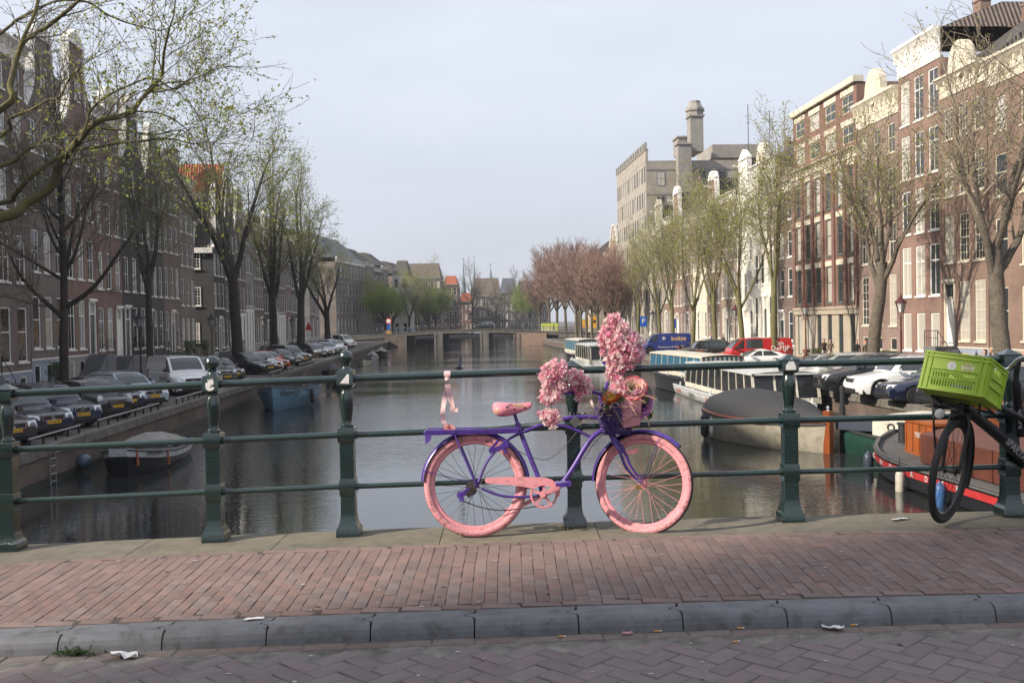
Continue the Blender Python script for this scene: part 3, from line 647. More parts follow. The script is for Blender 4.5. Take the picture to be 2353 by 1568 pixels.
b = MB(); b.tube([P(1430, 1034, -.03), P(1430, 1034, .03)], .02, 10); b.bar(P(1425, 1030, -.03), P(1436, 1038, -.03), .03, .02); part('brake', b, m_purple)
b = MB(); b.tube(smooth_path([P(1178, 1027), P(1200, 1040), P(1230, 1052), P(1258, 1054), P(1290, 1032), P(1318, 1000), P(1328, 985)], 6), .0022, 5); part('cable', b, m_black); b = MB(); b.tube(smooth_path([P(1390, 990, -.02), P(1362, 1022, -.03), P(1340, 1056, -.03)], 6), .0028, 5); b.tube(smooth_path([P(1378, 905, -.02), P(1400, 930, -.06), P(1404, 960, -.05), P(1412, 1000, -.03)], 5), .0028, 5); part('cable', b, m_black); b = MB(); b.tube(smooth_path([P(1000, 1076, -.05), P(1034, 1100, -.06), P(1074, 1108, -.06)], 5), .002, 5); part('cable', b, m_black)
m_refl = mat('pink_painted_reflector', (.75, .22, .24), .3, nz=(20, .3))
for c, A, R, a in ((FW, AF, .29, -48), (FW, AF, .19, 118)):
    b = MB(); t_ = rad(a); q = c+A @ Vector((R*.93*math.cos(t_), -.012, R*.93*math.sin(t_))); d = A @ Vector((-math.sin(t_), 0, math.cos(t_))); e = A @ Vector((math.cos(t_), 0, math.sin(t_)))
    if a > 0: q = P(1452, 1036, -.06); d = Vector((1, 0, .12)); e = UP
    pts = [(.045*math.cos(2*PI*i/14), .014*math.sin(2*PI*i/14)) for i in range(14)]; b.prism(pts, lambda p_, k: q+d*p_[0]+e*p_[1]+Vector((0, -.008*k, 0))); part('reflector', b, m_refl)
# small brass padlock on the fork end
b = MB(); q = P(1466, 1118, -.075); b.box(q.x-.017, q.x+.017, q.y-.007, q.y+.007, q.z-.016, q.z+.014); lk = part('body', b, m_brass, thing('padlock', 'small brass padlock hanging at the front axle of the purple bicycle', 'padlock', bb))
b = MB(); b.tube(smooth_path([q+Vector((-.011, 0, .012)), q+Vector((-.011, 0, .034)), q+Vector((0, 0, .044)), q+Vector((.011, 0, .034)), q+Vector((.011, 0, .012))], 4), .003, 6); b.build('shackle', m_steel, lk.parent)
# grey lock holding the frame to the post
b = MB(); q = P(1322, 968, -.03); M = Matrix.Translation(q) @ Matrix.Rotation(-.8, 4, 'Y'); b.box(-.03, .03, -.02, .02, -.025, .025, 0, M); b.tube(smooth_path([q+Vector((-.02, .02, .0)), q+Vector((-.03, .1, .05)), q+Vector((.03, .24, .03)), q+Vector((.09, .2, .03)), q+Vector((.03, .02, .01))], 6), .008, 8)
o = b.build('chain_lock', mat('grey_lock', (.1, .1, .105), .45, nz=(30, .4)), None, bb); tag(o, 'grey square lock tying the purple bicycle to the railing post', 'lock')
# wicker basket
b = MB(); top, bot = P(1416, 936), P(1416, 994); 
for i in range(11):
    u = i/10; c = bot.lerp(top, u); R = .085+.045*u; n = 40; ring = []
    for j in range(n): a = 2*PI*j/n; k = R+.006*(1 if (j+i) % 2 else -1); ring.append((c.x+k*1.05*math.cos(a), c.y+k*.85*math.sin(a), c.z+.003*math.sin(a*3+i)))
    b.tube(ring, .0062, 5, closed=True)
for j in range(20): a = 2*PI*j/20; b.tube([(bot.x+.085*1.05*math.cos(a), bot.y+.085*.85*math.sin(a), bot.z), (top.x+.13*1.05*math.cos(a), top.y+.13*.85*math.sin(a), top.z+.004)], .004, 5)
pts = [(bot.x+.085*math.cos(2*PI*j/20), bot.y+.075*math.sin(2*PI*j/20), bot.z) for j in range(20)]; b.poly(pts)
part('basket', b, mat('purple_wicker', (.05, .022, .15), .6, nz=(40, .5)))
# pink paper bag in the basket
m_bag = mat('pink_paper_bag', (.62, .27, .3), .7, nz=(8, .25), bump=(14, .6, .02))
b = MB(); c = P(1448, 944, -.07); secs = []
for z, wx, wy in ((-.1, .075, .05), (-.04, .085, .055), (.03, .09, .06), (.09, .095, .06), (.1, .09, .055)):
    s_ = []
    for j in range(20):
        a = 2*PI*j/20; k = (abs(math.cos(a))**4+abs(math.sin(a))**4)**-.25; s_.append((c.x+wx*k*math.cos(a)*.8, c.y+wy*k*math.sin(a)*.8+.006*math.sin(5*a), c.z+z+.02*(c.x and math.cos(a))*.5))
    secs.append(s_)
b.loft(secs, 0, True, True, True, False); o = b.build('paper_bag', m_bag, None, bb); tag(o, 'dusty pink bag standing in the bicycle basket under the roses', 'bag')
# ------------------------------------------------------------------ flowers
def petal(b, base, d, nrm, L, W, m, cup=.35):
    s = d.cross(nrm).normalized()*W*.5; nrm = nrm.normalized()
    p1 = base+d*L*.45+nrm*L*.06; p2 = base+d*L*.85+nrm*L*cup*.5; tip = base+d*L+nrm*L*cup*.8
    b.add([base, p1+s*.9+nrm*L*.1, p2+s+nrm*L*.14, tip, p2-s+nrm*L*.14, p1-s*.9+nrm*L*.1, p1, p2], [(0, 1, 6), (1, 2, 7, 6), (2, 3, 7), (3, 4, 7), (4, 5, 6, 7), (5, 0, 6)], m, False)
def rvec(r_): 
    while True:
        v = Vector((r_.uniform(-1, 1), r_.uniform(-1, 1), r_.uniform(-1, 1)))
        if .05 < v.length < 1: return v.normalized()
def blossom(b, c, R, n, r_, sc_=(1, 1, 1), size=.021):
    for _ in range(n):
        d = rvec(r_); p = c+Vector((d.x*sc_[0], d.y*sc_[1], d.z*sc_[2]))*R*r_.uniform(.35, 1.12); m = r_.choice((0, 0, 0, 1, 2, 2, 3)); k = r_.randint(5, 7); nn = (d+rvec(r_)*.5).normalized()
        t1 = nn.orthogonal().normalized(); t2 = nn.cross(t1); a0 = r_.uniform(0, 6)
        for j in range(k):
            a = a0+2*PI*j/k; dd = (t1*math.cos(a)+t2*math.sin(a)+nn*r_.uniform(.25, .8)).normalized(); petal(b, p, dd, nn-dd*.3, size*r_.uniform(.7, 1.5), size*.62, m if r_.random() < .75 else r_.choice((2, 3)))
def thin(name, c, nzs=25): 
    m = mat(name, c, .6, nz=(nzs, .25)); p_ = m.node_tree.nodes['Principled BSDF']; t = m.node_tree; out = [n for n in t.nodes if n.type == 'OUTPUT_MATERIAL'][0]; tr = t.nodes.new('ShaderNodeBsdfTranslucent'); tr.inputs[0].default_value = (*c, 1); mx = t.nodes.new('ShaderNodeMixShader'); mx.inputs[0].default_value = .45; t.links.new(p_.outputs[0], mx.inputs[1]); t.links.new(tr.outputs[0], mx.inputs[2]); t.links.new(mx.outputs[0], out.inputs[0]); return m
FM = [thin('blossom_pink', (.9, .44, .55)), thin('blossom_rose', (.86, .3, .45)), thin('blossom_pale', (.93, .72, .74)), thin('blossom_cream', (.93, .82, .74))]
m_stem = mat('dry_stem', (.2, .13, .09), .8, nz=(30, .4)); m_leafd = mat('silk_leaf', (.07, .13, .035), .55, nz=(20, .5))
r_ = random.Random(3)
def bunch(name, label, balls, stems, par_loc=bb):
    o = thing(name, label, 'flowers', par_loc); 
    b = MB()
    for x, y, dy, R, n, s_ in balls: blossom(b, P(x, y, dy), R*1.05, int(n*1.45), r_, s_)
    f = b.build('blossoms', FM, o)
    b = MB()
    for pts in stems: b.tube(smooth_path([P(*q) for q in pts], 4), .0025, 5)
    b.build('stems', m_stem, o); return o
bunch('blossom_spray', 'tall upright spray of pink artificial cherry blossom above the basket', 
      [(1408, 741, .02, .05, 46, (1, 1, 1)), (1428, 757, .0, .05, 44, (1, 1, 1)), (1394, 768, .03, .05, 44, (1, 1, 1)), (1412, 783, -.03, .055, 50, (1, 1, 1)), (1445, 780, .02, .055, 50, (1, 1, 1)), (1399, 803, .0, .055, 50, (1, 1, 1)), (1462, 793, .03, .048, 40, (1, 1, 1)),
       (1430, 808, -.04, .06, 60, (1, 1, 1)), (1455, 815, -.02, .052, 46, (1, 1, 1)), (1410, 826, -.02, .055, 50, (1, 1, .9)), (1436, 835, -.02, .05, 40, (1, 1, .8)), (1417, 848, -.03, .042, 26, (1, 1, .8)), (1404, 862, -.02, .03, 12, (1, 1, .8)), (1390, 780, .0, .04, 26, (1, 1, 1)), (1466, 812, .03, .032, 20, (1, 1, 1))],
      [[(1430, 930, 0), (1432, 880, 0), (1436, 840, 0), (1442, 790, 0)], [(1430, 930, 0), (1431, 870, .01), (1425, 815, .01), (1414, 750, .01)], [(1432, 890, 0), (1444, 850, 0), (1458, 800, 0)], [(1431, 890, 0), (1418, 850, 0), (1404, 800, 0)], [(1432, 900, -.02), (1447, 862, -.02), (1452, 820, -.02)], [(1431, 905, -.02), (1440, 870, -.03), (1438, 815, -.03)]])
bunch('blossom_garland', 'pink blossom garland wound over the handlebar and hanging below it',
      [(1277, 849, -.3, .058, 56, (1, 1, 1)), (1258, 858, -.3, .045, 36, (1, 1, 1)), (1292, 866, -.28, .05, 42, (1, 1, 1)), (1262, 884, -.3, .05, 44, (1, 1, 1)), (1284, 888, -.3, .04, 28, (1, 1, 1)), (1267, 912, -.3, .05, 40, (1.1, 1, .75)), (1252, 917, -.3, .035, 18, (1, 1, .6)), (1265, 957, -.3, .05, 44, (1, 1, .8)), (1267, 972, -.3, .032, 20, (1, 1, .7)), (1252, 953, -.3, .03, 14, (1.1, 1, .6)),
       (1322, 866, -.22, .05, 44, (1, 1, 1)), (1337, 883, -.2, .046, 40, (1, 1, 1)), (1328, 897, -.21, .045, 38, (1, 1, 1)), (1310, 884, -.24, .035, 24, (1, 1, 1)), (1347, 890, -.18, .03, 18, (1, 1, 1))],
      [[(1290, 900, -.25), (1272, 900, -.25), (1266, 930, -.25), (1266, 970, -.25)], [(1290, 895, -.24), (1310, 885, -.2), (1340, 888, -.14)]])
bunch('small_blossom', 'pale pink blossom tuft between the roses and the rail', [(1424, 878, -.05, .036, 34, (1, 1, 1)), (1420, 897, -.07, .045, 50, (1.1, 1, 1)), (1432, 908, -.07, .038, 34, (1, 1, .9)), (1410, 862, -.02, .022, 12, (1, 1, .8))], [[(1424, 930, -.03), (1424, 900, -.05)]])
def rose(name, label, x, y, dy, R, cols, open_=.8, tilt=(0, -.6, .7), frill=0.):
    R *= 1.3; o = thing(name, label, 'rose', bb); b = MB(); c = P(x, y, dy); ax = Vector(tilt).normalized(); t1 = ax.orthogonal().normalized(); t2 = ax.cross(t1)
    for ri, (q, k, th, ci) in enumerate(((.3, 3, 2.1, 0), (.45, 4, 1.9, 0), (.62, 5, 1.65, 1), (.8, 5, 1.4, 1), (1.0, 6, 1.15, 2))):
        for j in range(k):
            a0 = 2*PI*(j+ri*.37)/k+r_.uniform(-.15, .15); wid = 2*PI/k*1.35; secs = []; tq = th*r_.uniform(.9, 1.1)
            for u in range(8):
                uu = u/7; t_ = tq*uu; rr = R*q*math.sin(min(t_, 1.9))*(1+.16*max(0, uu-.75)*4*(q > .5)); h = R*q*(1-math.cos(t_))*1.05-R*.1*q-.1*R*max(0, uu-.8)*5*(q > .7); s_ = []
                for v in range(9):
                    vv = v/8-.5; a = a0+vv*wid*(1-.25*uu**4); ed = 1-.16*(abs(vv)*2)**2.5*uu; fr = frill*R*math.sin(v*2.3+j*2)*uu+.03*R*math.sin(v*1.7+j)*uu
                    s_.append(c+t1*(rr*math.cos(a)*(1+.05*math.sin(v*2+j)))+t2*(rr*math.sin(a)*(1+.05*math.cos(v*2+j)))+ax*(h*ed+fr-R*.55))
                secs.append(s_)
            b.loft(secs[:6], ci, True); b.loft(secs[5:], min(ci+1, 3), True)
    b.build('petals', cols, o)
    b = MB(); b.tube(smooth_path([c-ax*R*.55, c-ax*R*.95, P(1432, 950, 0)], 4), .004, 5)
    for j in range(4): a = j*1.6; d = (t1*math.cos(a)+t2*math.sin(a)-ax*.15).normalized(); petal(b, c-ax*R*.6, d, ax, R*1.5, R*.7, 0, .1)
    b.build('leaves', m_leafd, o); return o
RC = dict(cream=thin('rose_cream', (.86, .72, .55)), blush=thin('rose_blush', (.85, .5, .47)), coral=thin('rose_coral', (.82, .2, .2)), red=thin('rose_red', (.78, .07, .05)), yellow=thin('rose_yellow', (.85, .62, .16)), orange=thin('rose_orange', (.85, .3, .08)), mauve=thin('peony_mauve', (.5, .2, .47)), lilac=thin('peony_lilac', (.68, .38, .6)), violet=thin('peony_violet', (.33, .1, .38)))
rose('rose_bloom', 'large open rose, cream in the middle with pink edges', 1455, 888, -.1, .07, [RC['cream'], RC['cream'], RC['blush'], RC['coral']], tilt=(.05, -.75, .6))
rose('rose_bloom', 'coral red and yellow rose beside the cream rose', 1483, 898, -.04, .058, [RC['yellow'], RC['blush'], RC['coral'], RC['red']], tilt=(.65, -.5, .5))
rose('rose_bloom', 'half-open yellow rose with bright red petal tips', 1402, 908, -.11, .05, [RC['yellow'], RC['yellow'], RC['orange'], RC['red']], tilt=(-.35, -.45, .7))
rose('peony_bloom', 'ruffled purple peony drooping over the basket edge', 1474, 926, -.1, .075, [RC['violet'], RC['mauve'], RC['mauve'], RC['lilac']], tilt=(.3, -.85, .1), frill=.1)
rose('peony_bloom', 'small pink carnation lying on the bicycle carrier', 1033, 981, -.04, .032, [RC['coral'], RC['blush'], RC['blush'], FM[0]], tilt=(.2, -.5, .8), frill=.15)
o = thing('dry_twigs', 'tangle of dry twigs and faded leaves around the basket rim', 'twigs', bb)
b = MB()
for i in range(26):
    a = r_.uniform(0, 2*PI); c = P(1424, 932)+Vector((.12*math.cos(a), .1*math.sin(a)-.02, r_.uniform(-.03, .03))); d = Vector((math.cos(a), -.4+math.sin(a), r_.uniform(-.7, .7))); L = r_.uniform(.05, .16)
    b.tube(smooth_path([c, c+d*L*.4+Vector((0, 0, .02)), c+d*L*.8+Vector((r_.uniform(-.04, .04), 0, r_.uniform(-.05, .03)))], 3), .0022, 4)
for x0, y0, x1, y1 in ((1396, 906, 1350, 884), (1404, 920, 1360, 890), (1400, 930, 1430, 975), (1480, 955, 1492, 978), (1430, 975, 1474, 952), (1395, 945, 1330, 975)): b.tube(smooth_path([P(x0, y0, -.1), P((x0+x1)/2, (y0+y1)/2-6, -.12), P(x1, y1, -.1)], 4), .0028, 5)
b.build('stems', mat('pale_dry_stem', (.36, .25, .17), .8, nz=(20, .4)), o)
b = MB()
for i in range(46):
    a = r_.uniform(0, 2*PI); c = P(1405, 925)+Vector((r_.gauss(0, .045), -.08+r_.gauss(0, .03), r_.gauss(-.02, .04))); d = rvec(r_); petal(b, c, d, rvec(r_), r_.uniform(.03, .06), .02, r_.choice((0, 0, 1, 2)))
b.build('leaves', [mat('faded_leaf', (.3, .2, .14), .7, nz=(20, .4)), m_leafd, FM[2]], o)
# ribbon tied round the top rail
m_rib = mat('pale_pink_ribbon', (.75, .5, .5), .5, nz=(14, .2))
o = thing('ribbon', 'pale pink ribbon tied round the top rail with trailing ends', 'ribbon', bb)
X0 = on_y(1028, 880, 6.83).x-bb.x; zr = zd(X0+bb.x)+1.076-bb.z; yr = 6.83-bb.y
b = MB(); secs = []
for i in range(17): a = 2*PI*i/16; secs.append([(X0-.022, yr+.0262*math.cos(a), zr+.0262*math.sin(a)), (X0, yr+.028*math.cos(a), zr+.028*math.sin(a)), (X0+.022, yr+.0262*math.cos(a), zr+.0262*math.sin(a))])
b.loft(secs); b.ball((X0, yr-.03, zr-.03), .016, 10, 0, (1.1, .6, 1)); b.build('knot', m_rib, o)
for pts, wd in (([(1028, 882), (1022, 910), (1018, 935), (1016, 955), (1020, 972)], .017), ([(1028, 882), (1034, 912), (1038, 930), (1041, 946), (1046, 945), (1046, 936)], .019)):
    b = MB(); secs = []
    for i, q in enumerate(smooth_path([on_y(x, y, 6.79-.0*k)-bb for k, (x, y) in enumerate(pts)], 5)): tw = .5*math.sin(i*.5); secs.append([q+Vector((-wd*math.cos(tw), -wd*math.sin(tw), 0)), q+Vector((wd*math.cos(tw), wd*math.sin(tw), 0))])
    b.loft(secs); b.build('tail', m_rib, o)
q = text_mb('fleurs animees', .012); tx = MB(); A_ = on_y(1031, 895, 6.765)-bb; B_ = on_y(1039, 943, 6.765)-bb; d = (B_-A_).normalized(); s_ = Vector((d.z, 0, -d.x))
tx.merge(q, Matrix(((d.x, 0, -s_.x, (A_.x+B_.x)/2), (0, 1, 0, A_.y), (d.z, 0, -s_.z, (A_.z+B_.z)/2), (0, 0, 0, 1)))); tx.build('lettering', m_black, o)
# ------------------------------------------------------------------ black transport bicycle with the green crate
b2 = Vector((on_z(2159, 1200, zd(2.8)).x, 6.6, zd(2.8)))
bk = thing('black_bicycle', 'black transport bicycle leaning on the railing with a front rack', 'bicycle', b2)
def Q(x, y, Y): return on_y(x, y, Y)-b2
Wc = Q(2183, 1080, 6.5); Rw = .352
Vd = (Q(2203, 962, 6.5)-Q(2160, 1199, 6.5)).normalized(); Hd = Vector((-.66, -.75, .05)); Hd = (Hd-Vd*Hd.dot(Vd)).normalized()
A2 = wheel_axes(Hd, Vd)
ww = wheel(bk, Wc, A2, Rw, .024, m_rubber, m_black, m_black, m_black, 32, hubw=.07)
bikeY = 6.62
b = MB(); crown = Wc+Vd*(Rw+.03); head = Q(2268, 945, 6.52); nax = A2 @ Vector((0, 1, 0))
for s in (-1, 1): b.tube([crown+nax*.05*s, crown+nax*.062*s-Vd*.1, Wc+nax*.055*s], [.014, .015, .01], 10)
b.bar(crown+nax*.06, crown-nax*.06, .03, .03); fk = b.build('fork', m_black, bk)
b = MB(); b.tube([crown-Vd*.02, crown+Vd*.06, crown+Vd*.16+Vector((.02, .02, 0))], .024, 12); ht = crown+Vd*.05
e1 = Q(2362, 1066, 6.75); b.tube(smooth_path([ht, Q(2300, 1005, 6.65), e1, Q(2420, 1120, 6.78)], 5), .038, 14)
e2 = Vector((1.02, .2, .2)); b.tube([ht+Vd*.1, Vector((ht.x+.75, ht.y+.2, .55))], .022, 10); b.tube([Q(2420, 1120, 6.78), Vector((ht.x+.62, ht.y+.22, .82))], .022, 10)
for s in (-.05, .05): b.tube([Q(2420, 1120, 6.78), Vector((ht.x+1.0, ht.y+.2+s, .36))], .012, 8); b.tube([Vector((ht.x+.68, ht.y+.22+s*.5, .7)), Vector((ht.x+1.0, ht.y+.2+s, .36))], .01, 8)
b.build('frame', m_black, bk)
wheel(bk, Vector((ht.x+1.0, ht.y+.2, .352)), wheel_axes((-1, -.1, 0), Vector((.02, .08, 1)).normalized()), Rw, .024, m_rubber, m_black, m_black, m_black, 32, hubw=.07)
# fender over the front wheel
secs = []; b = MB()
for i in range(25):
    a = rad(70+i/24*128); secs.append([Wc+A2 @ Vector(((Rw+.02+h)*math.cos(a), o_, (Rw+.02+h)*math.sin(a))) for o_, h in ((-.034, -.012), (-.02, 0), (0, .004), (.02, 0), (.034, -.012))])
b.loft(secs); b.build('fender', m_black, bk)
def on_tube_text(s, h, A_, B_, m, par, off):
    q = text_mb(s, h, .002); tx = MB(); d = (B_-A_).normalized(); n_ = Vector((0, -1, 0)); n_ = (n_-d*n_.dot(d)).normalized(); u = -d.cross(n_)*-1
    u = n_.cross(d)*-1; c_ = (A_+B_)/2
    if u.z < 0: u = -u
    tx.merge(q, Matrix(((d.x, -n_.x, u.x, c_.x+n_.x*off), (d.y, -n_.y, u.y, c_.y+n_.y*off), (d.z, -n_.z, u.z, c_.z+n_.z*off), (0, 0, 0, 1)))); return tx.build('lettering', m, par)
m_letw = mat('grey_white_lettering', (.3, .3, .31), .5, dirt=(40, (.04, .04, .04), .9))
on_tube_text('SPARTA', .046, Q(2296, 1000, 6.64), Q(2352, 1056, 6.735), m_letw, bk, .0395)
# rack, light, handlebar
b = MB(); ra, rb_, rc, rd = Q(2140, 908, 6.5), Q(2250, 922, 6.32), Q(2284, 950, 6.6), Q(2160, 926, 6.7)
for p0, p1 in ((ra, rb_), (rb_, rc), (rc, rd), (rd, ra)): b.tube([p0, p1], .008, 8)
for u in (.2, .4, .6, .8): b.tube([ra.lerp(rd, u), rb_.lerp(rc, u)], .005, 6)
b.tube([ra, Q(2144, 960, 6.43), Wc+nax*.09*(-1 if (nax.x > 0) else 1)], .0065, 8); b.tube([rb_, Q(2250, 960, 6.45), crown+Vd*.02], .007, 8); b.tube([rd, crown], .007, 8); b.build('rack', m_black, bk)
b = MB(); c = Q(2157, 949, 6.40); M = Matrix.Rotation(rad(100), 3, 'X'); b.lathe([(.012, -.05), (.03, -.035), (.038, 0), (.036, .006)], 18, c, 0, M); hl = b.build('headlight', m_black, bk)
b = MB(); b.lathe([(.033, .004), (.033, .007), (.02, .011), (.003, .013)], 18, c, 0, M); b.build('lens', mat('headlight_lens', (.75, .75, .72), .12, nz=(60, .3), coat=.5), hl)
b = MB(); b.tube(smooth_path([Q(2262, 858, 6.6), Q(2290, 846, 6.6), Q(2312, 848, 6.58), Q(2326, 838, 6.55), Q(2342, 824, 6.5), Q(2372, 818, 6.38), Q(2400, 826, 6.25)], 6), .0125, 10); b.tube([crown+Vd*.1, Q(2300, 850, 6.6)], .014, 8); hb2 = b.build('handlebar', m_chrome, bk)
b = MB(); q0, q1 = Q(2336, 850, 6.62), Q(2350, 990, 6.7); b.tube(smooth_path([Q(2340, 826, 6.58), Q(2334, 870, 6.6), Q(2338, 930, 6.66), Q(2346, 1000, 6.7)], 5), [.018]*6+[.03]*5+[.034]*5, 10); b.build('folding_lock', m_black, bk)
q = text_mb('uniore', .035, .001); tx = MB(); c_ = Q(2344, 962, 6.62); tx.merge(q, Matrix.Translation(c_) @ Matrix.Rotation(PI/2, 4, 'Y')); tx.build('lettering', m_letw, bk)
# crate
m_crate = mat('lime_plastic', (.37, .53, .04), .5, nz=(5, .12), bump=(60, .06, .002))
def on_d(x, y, d): return cam.location+ray(x, y).normalized()*d
A_, B_, D_, T_ = on_d(2109.5, 890.6, 6.93), on_d(2256.4, 912, 6.79), on_d(2139, 917.6, 7.27), on_d(2128.5, 803.2, 6.98)
ex = (B_-A_).normalized(); ez = (T_-A_); ez = (ez-ex*ez.dot(ex)).normalized(); ey = ez.cross(ex)
ca_, cb_, cc_ = (B_-A_).length, .335, (T_-A_).length
cr = thing('plastic_crate', 'lime green slotted plastic crate tilted on the rack of the black bicycle', 'crate', A_)
MC = Matrix(((ex.x, ey.x, ez.x, 0), (ex.y, ey.y, ez.y, 0), (ex.z, ey.z, ez.z, 0), (0, 0, 0, 1)))
def wall(b, n, w, h, fn, slots):
    """a wall w x h, 5 mm thick, pierced by the slots (x0, x1, z0, z1)"""
    xs = sorted({0, w, *[v for s in slots for v in s[:2]]}); zs = sorted({0, h, *[v for s in slots for v in s[2:]]})
    hole = lambda x, z: any(s[0] < x < s[1] and s[2] < z < s[3] for s in slots)
    for x0, x1 in zip(xs, xs[1:]):
        for z0, z1 in zip(zs, zs[1:]):
            if not hole((x0+x1)/2, (z0+z1)/2):
                for t_ in (0, .005): b.quad(*[fn(x, t_, z) for x, z in ((x0, z0), (x1, z0), (x1, z1), (x0, z1))])
    for x0, x1, z0, z1 in slots:
        for (xa, za), (xb, zb) in (((x0, z0), (x1, z0)), ((x1, z0), (x1, z1)), ((x1, z1), (x0, z1)), ((x0, z1), (x0, z0))): b.quad(fn(xa, 0, za), fn(xb, 0, zb), fn(xb, .005, zb), fn(xa, .005, za))
sl = []
for row, (z0, z1) in enumerate(((.035, .075), (.085, .125))):
    for i in range(15): x = ca_*.17+i*ca_*.66/15; sl.append((x, x+.0115, z0, z1))
ends = [(cb_*.3, cb_*.7, cc_*.72, cc_*.87)]+[(cb_*.16+i*.0155, cb_*.16+i*.0155+.008, cc_*.13, cc_*.3) for i in range(15)]
specs = [('wall_panel', ca_, lambda x, t_, z: (x, t_, z), sl), ('wall_panel', ca_, lambda x, t_, z: (x, cb_-t_, z), sl), ('wall_panel', cb_, lambda x, t_, z: (t_, x, z), ends), ('wall_panel', cb_, lambda x, t_, z: (ca_-t_, x, z), ends)]
for nm, w_, fn, s_ in specs:
    b = MB(); wall(b, 0, w_, cc_, fn, s_)
    o_ = lambda x0, x1, z0, z1: b.add([fn(x, t_, z) for t_ in (-.009, 0) for x, z in ((x0, z0), (x1, z0), (x1, z1), (x0, z1))], ((0, 1, 2, 3), (0, 1, 5, 4), (1, 2, 6, 5), (2, 3, 7, 6), (3, 0, 4, 7)))
    for z in (cc_-.008, cc_-.034, 0.006): o_(-.006, w_+.006, z-.005, z+.005)
    for x in (.012, .045, w_-.045, w_-.012): o_(x-.004, x+.004, .012, cc_-.014)
    o_(.05, w_-.05, cc_*.55, cc_*.55+.006); o_(.05, w_-.05, cc_*.335, cc_*.335+.006)
    o = b.build(nm, m_crate, cr); o.matrix_local = MC
b = MB()
for i in range(9): b.box(0, ca_, .0+i*cb_/9, .0+i*cb_/9+cb_/15, 0, .006)
for i in range(11): b.box(i*ca_/11, i*ca_/11+ca_/18, 0, cb_, .0065, .012)
b.box(.01, ca_-.01, .01, cb_-.01, .0125, .016); o = b.build('base_grid', m_crate, cr); o.matrix_local = MC
b = MB(); b.prism([(ca_*.44+.028*math.cos(2*PI*i/20), cc_*.67+.028*math.sin(2*PI*i/20)) for i in range(20)], lambda p_, e: (p_[0], -.0006-.0008*e, p_[1])); o = b.build('sticker', m_white, cr); o.matrix_local = MC
b = MB(); b.merge(text_mb('ti', .02), Matrix.Translation((ca_*.44, -.0022, cc_*.67))); o = b.build('lettering', mat('grey_print', (.3, .3, .36), .5), cr); o.matrix_local = MC
b = MB(); pts = []
for i in range(26): a = 2*PI*i/26; k = 1+.1*math.sin(7*a); pts.append((ca_*.69+.042*k*math.cos(a), cc_*.67+.028*k*math.sin(a)))
b.prism(pts, lambda p_, e: (p_[0], -.0006-.0008*e, p_[1])); o = b.build('sticker', mat('yellow_sticker', (.6, .6, .25), .5, nz=(120, .45), c2=(.75, .72, .5)), cr); o.matrix_local = MC
b = MB(); b.merge(text_mb('EGO\nGAS', .02, .0012), Matrix.Translation((ca_*.69, -.0022, cc_*.67))); o = b.build('lettering', mat('olive_print', (.4, .38, .12), .5), cr); o.matrix_local = MC
# ================================================================== HOUSES
m_trim = mat('white_woodwork', (.85, .83, .78), .55, nz=(2, .2))
m_cream = mat('cream_stucco', (.66, .6, .48), .75, nz=(1.2, .25))
m_darkwood = mat('canal_green_door', (.012, .03, .022), .35, coat=.3)
m_iron = mat('black_ironwork', (.014, .014, .015), .5)
m_tile = mat('dark_pantiles', (.075, .065, .06), .8, nz=(1.5, .5), rnd=.05)
m_slate = mat('slate', (.085, .095, .115), .55, nz=(1.2, .3))
m_step = mat('worn_bluestone', (.16, .165, .175), .8, nz=(3, .3))
m_pane = pane_mat('window_glass', share=.35); m_paneR = pane_mat('window_glass_bright', (.03, .035, .04), (.55, .52, .46), .42)
m_plaster = mat('pale_blue_plaster', (.3, .34, .42), .75, nz=(1.5, .3)); m_plaster2 = mat('grey_plaster', (.32, .31, .29), .8, nz=(1.5, .3))
BR = {}
def brk(k, c, v=.82, mc=(.16, .145, .13)):
    BR[k] = brick_mat('brick_'+k, c, tuple(x*v for x in c), mc); return BR[k]
brk('umber', (.185, .135, .11)); brk('greybrown', (.21, .17, .145)); brk('russet', (.255, .14, .105)); brk('soot', (.045, .043, .044), .85, (.07, .07, .07)); brk('charcoal', (.085, .078, .075), .85, (.11, .1, .095)); brk('brown', (.23, .157, .122)); brk('taupe', (.28, .22, .18))
brk('red', (.235, .085, .058), .8); brk('salmon', (.3, .155, .115), .85); brk('clay', (.27, .155, .11), .85); brk('rose', (.3, .19, .155), .85); brk('ochre', (.36, .27, .18), .85); brk('plum', (.2, .13, .11), .85)
m_white = MATS['sticker_white']; BR['white'] = mat('white_stucco', (.68, .66, .6), .8, nz=(.6, .22)); BR['cream'] = m_cream; BR['grey'] = mat('grey_stone_cladding', (.3, .28, .255), .85, nz=(.8, .3)); BR['block'] = mat('grey_beige_cladding', (.36, .325, .28), .85, nz=(.5, .3), dirt=(.6, (.2, .18, .16), .6)); BR['stone'] = mat('sandstone', (.42, .36, .28), .85, nz=(.8, .3))
def tiles(name, c, lift=.05):
    m = mat(name, c, .75, nz=(2., .4)); t = m.node_tree; p = t.nodes['Principled BSDF']; tc = [n for n in t.nodes if n.type == 'TEX_COORD'][0]
    w = t.nodes.new('ShaderNodeTexWave'); w.inputs['Scale'].default_value = 1.1; w.bands_direction = 'Y'; b = t.nodes.new('ShaderNodeBump'); b.inputs['Strength'].default_value = .9; b.inputs['Distance'].default_value = .12
    t.links.new(tc.outputs['Object'], w.inputs['Vector']); t.links.new(w.outputs[1], b.inputs['Height']); t.links.new(b.outputs[0], p.inputs['Normal']); return m
m_tile = tiles('dark_pantile_roof', (.085, .075, .068)); m_otile = tiles('orange_pantile_roof', (.42, .105, .04)); m_btile = tiles('brown_pantile_roof', (.16, .12, .1))
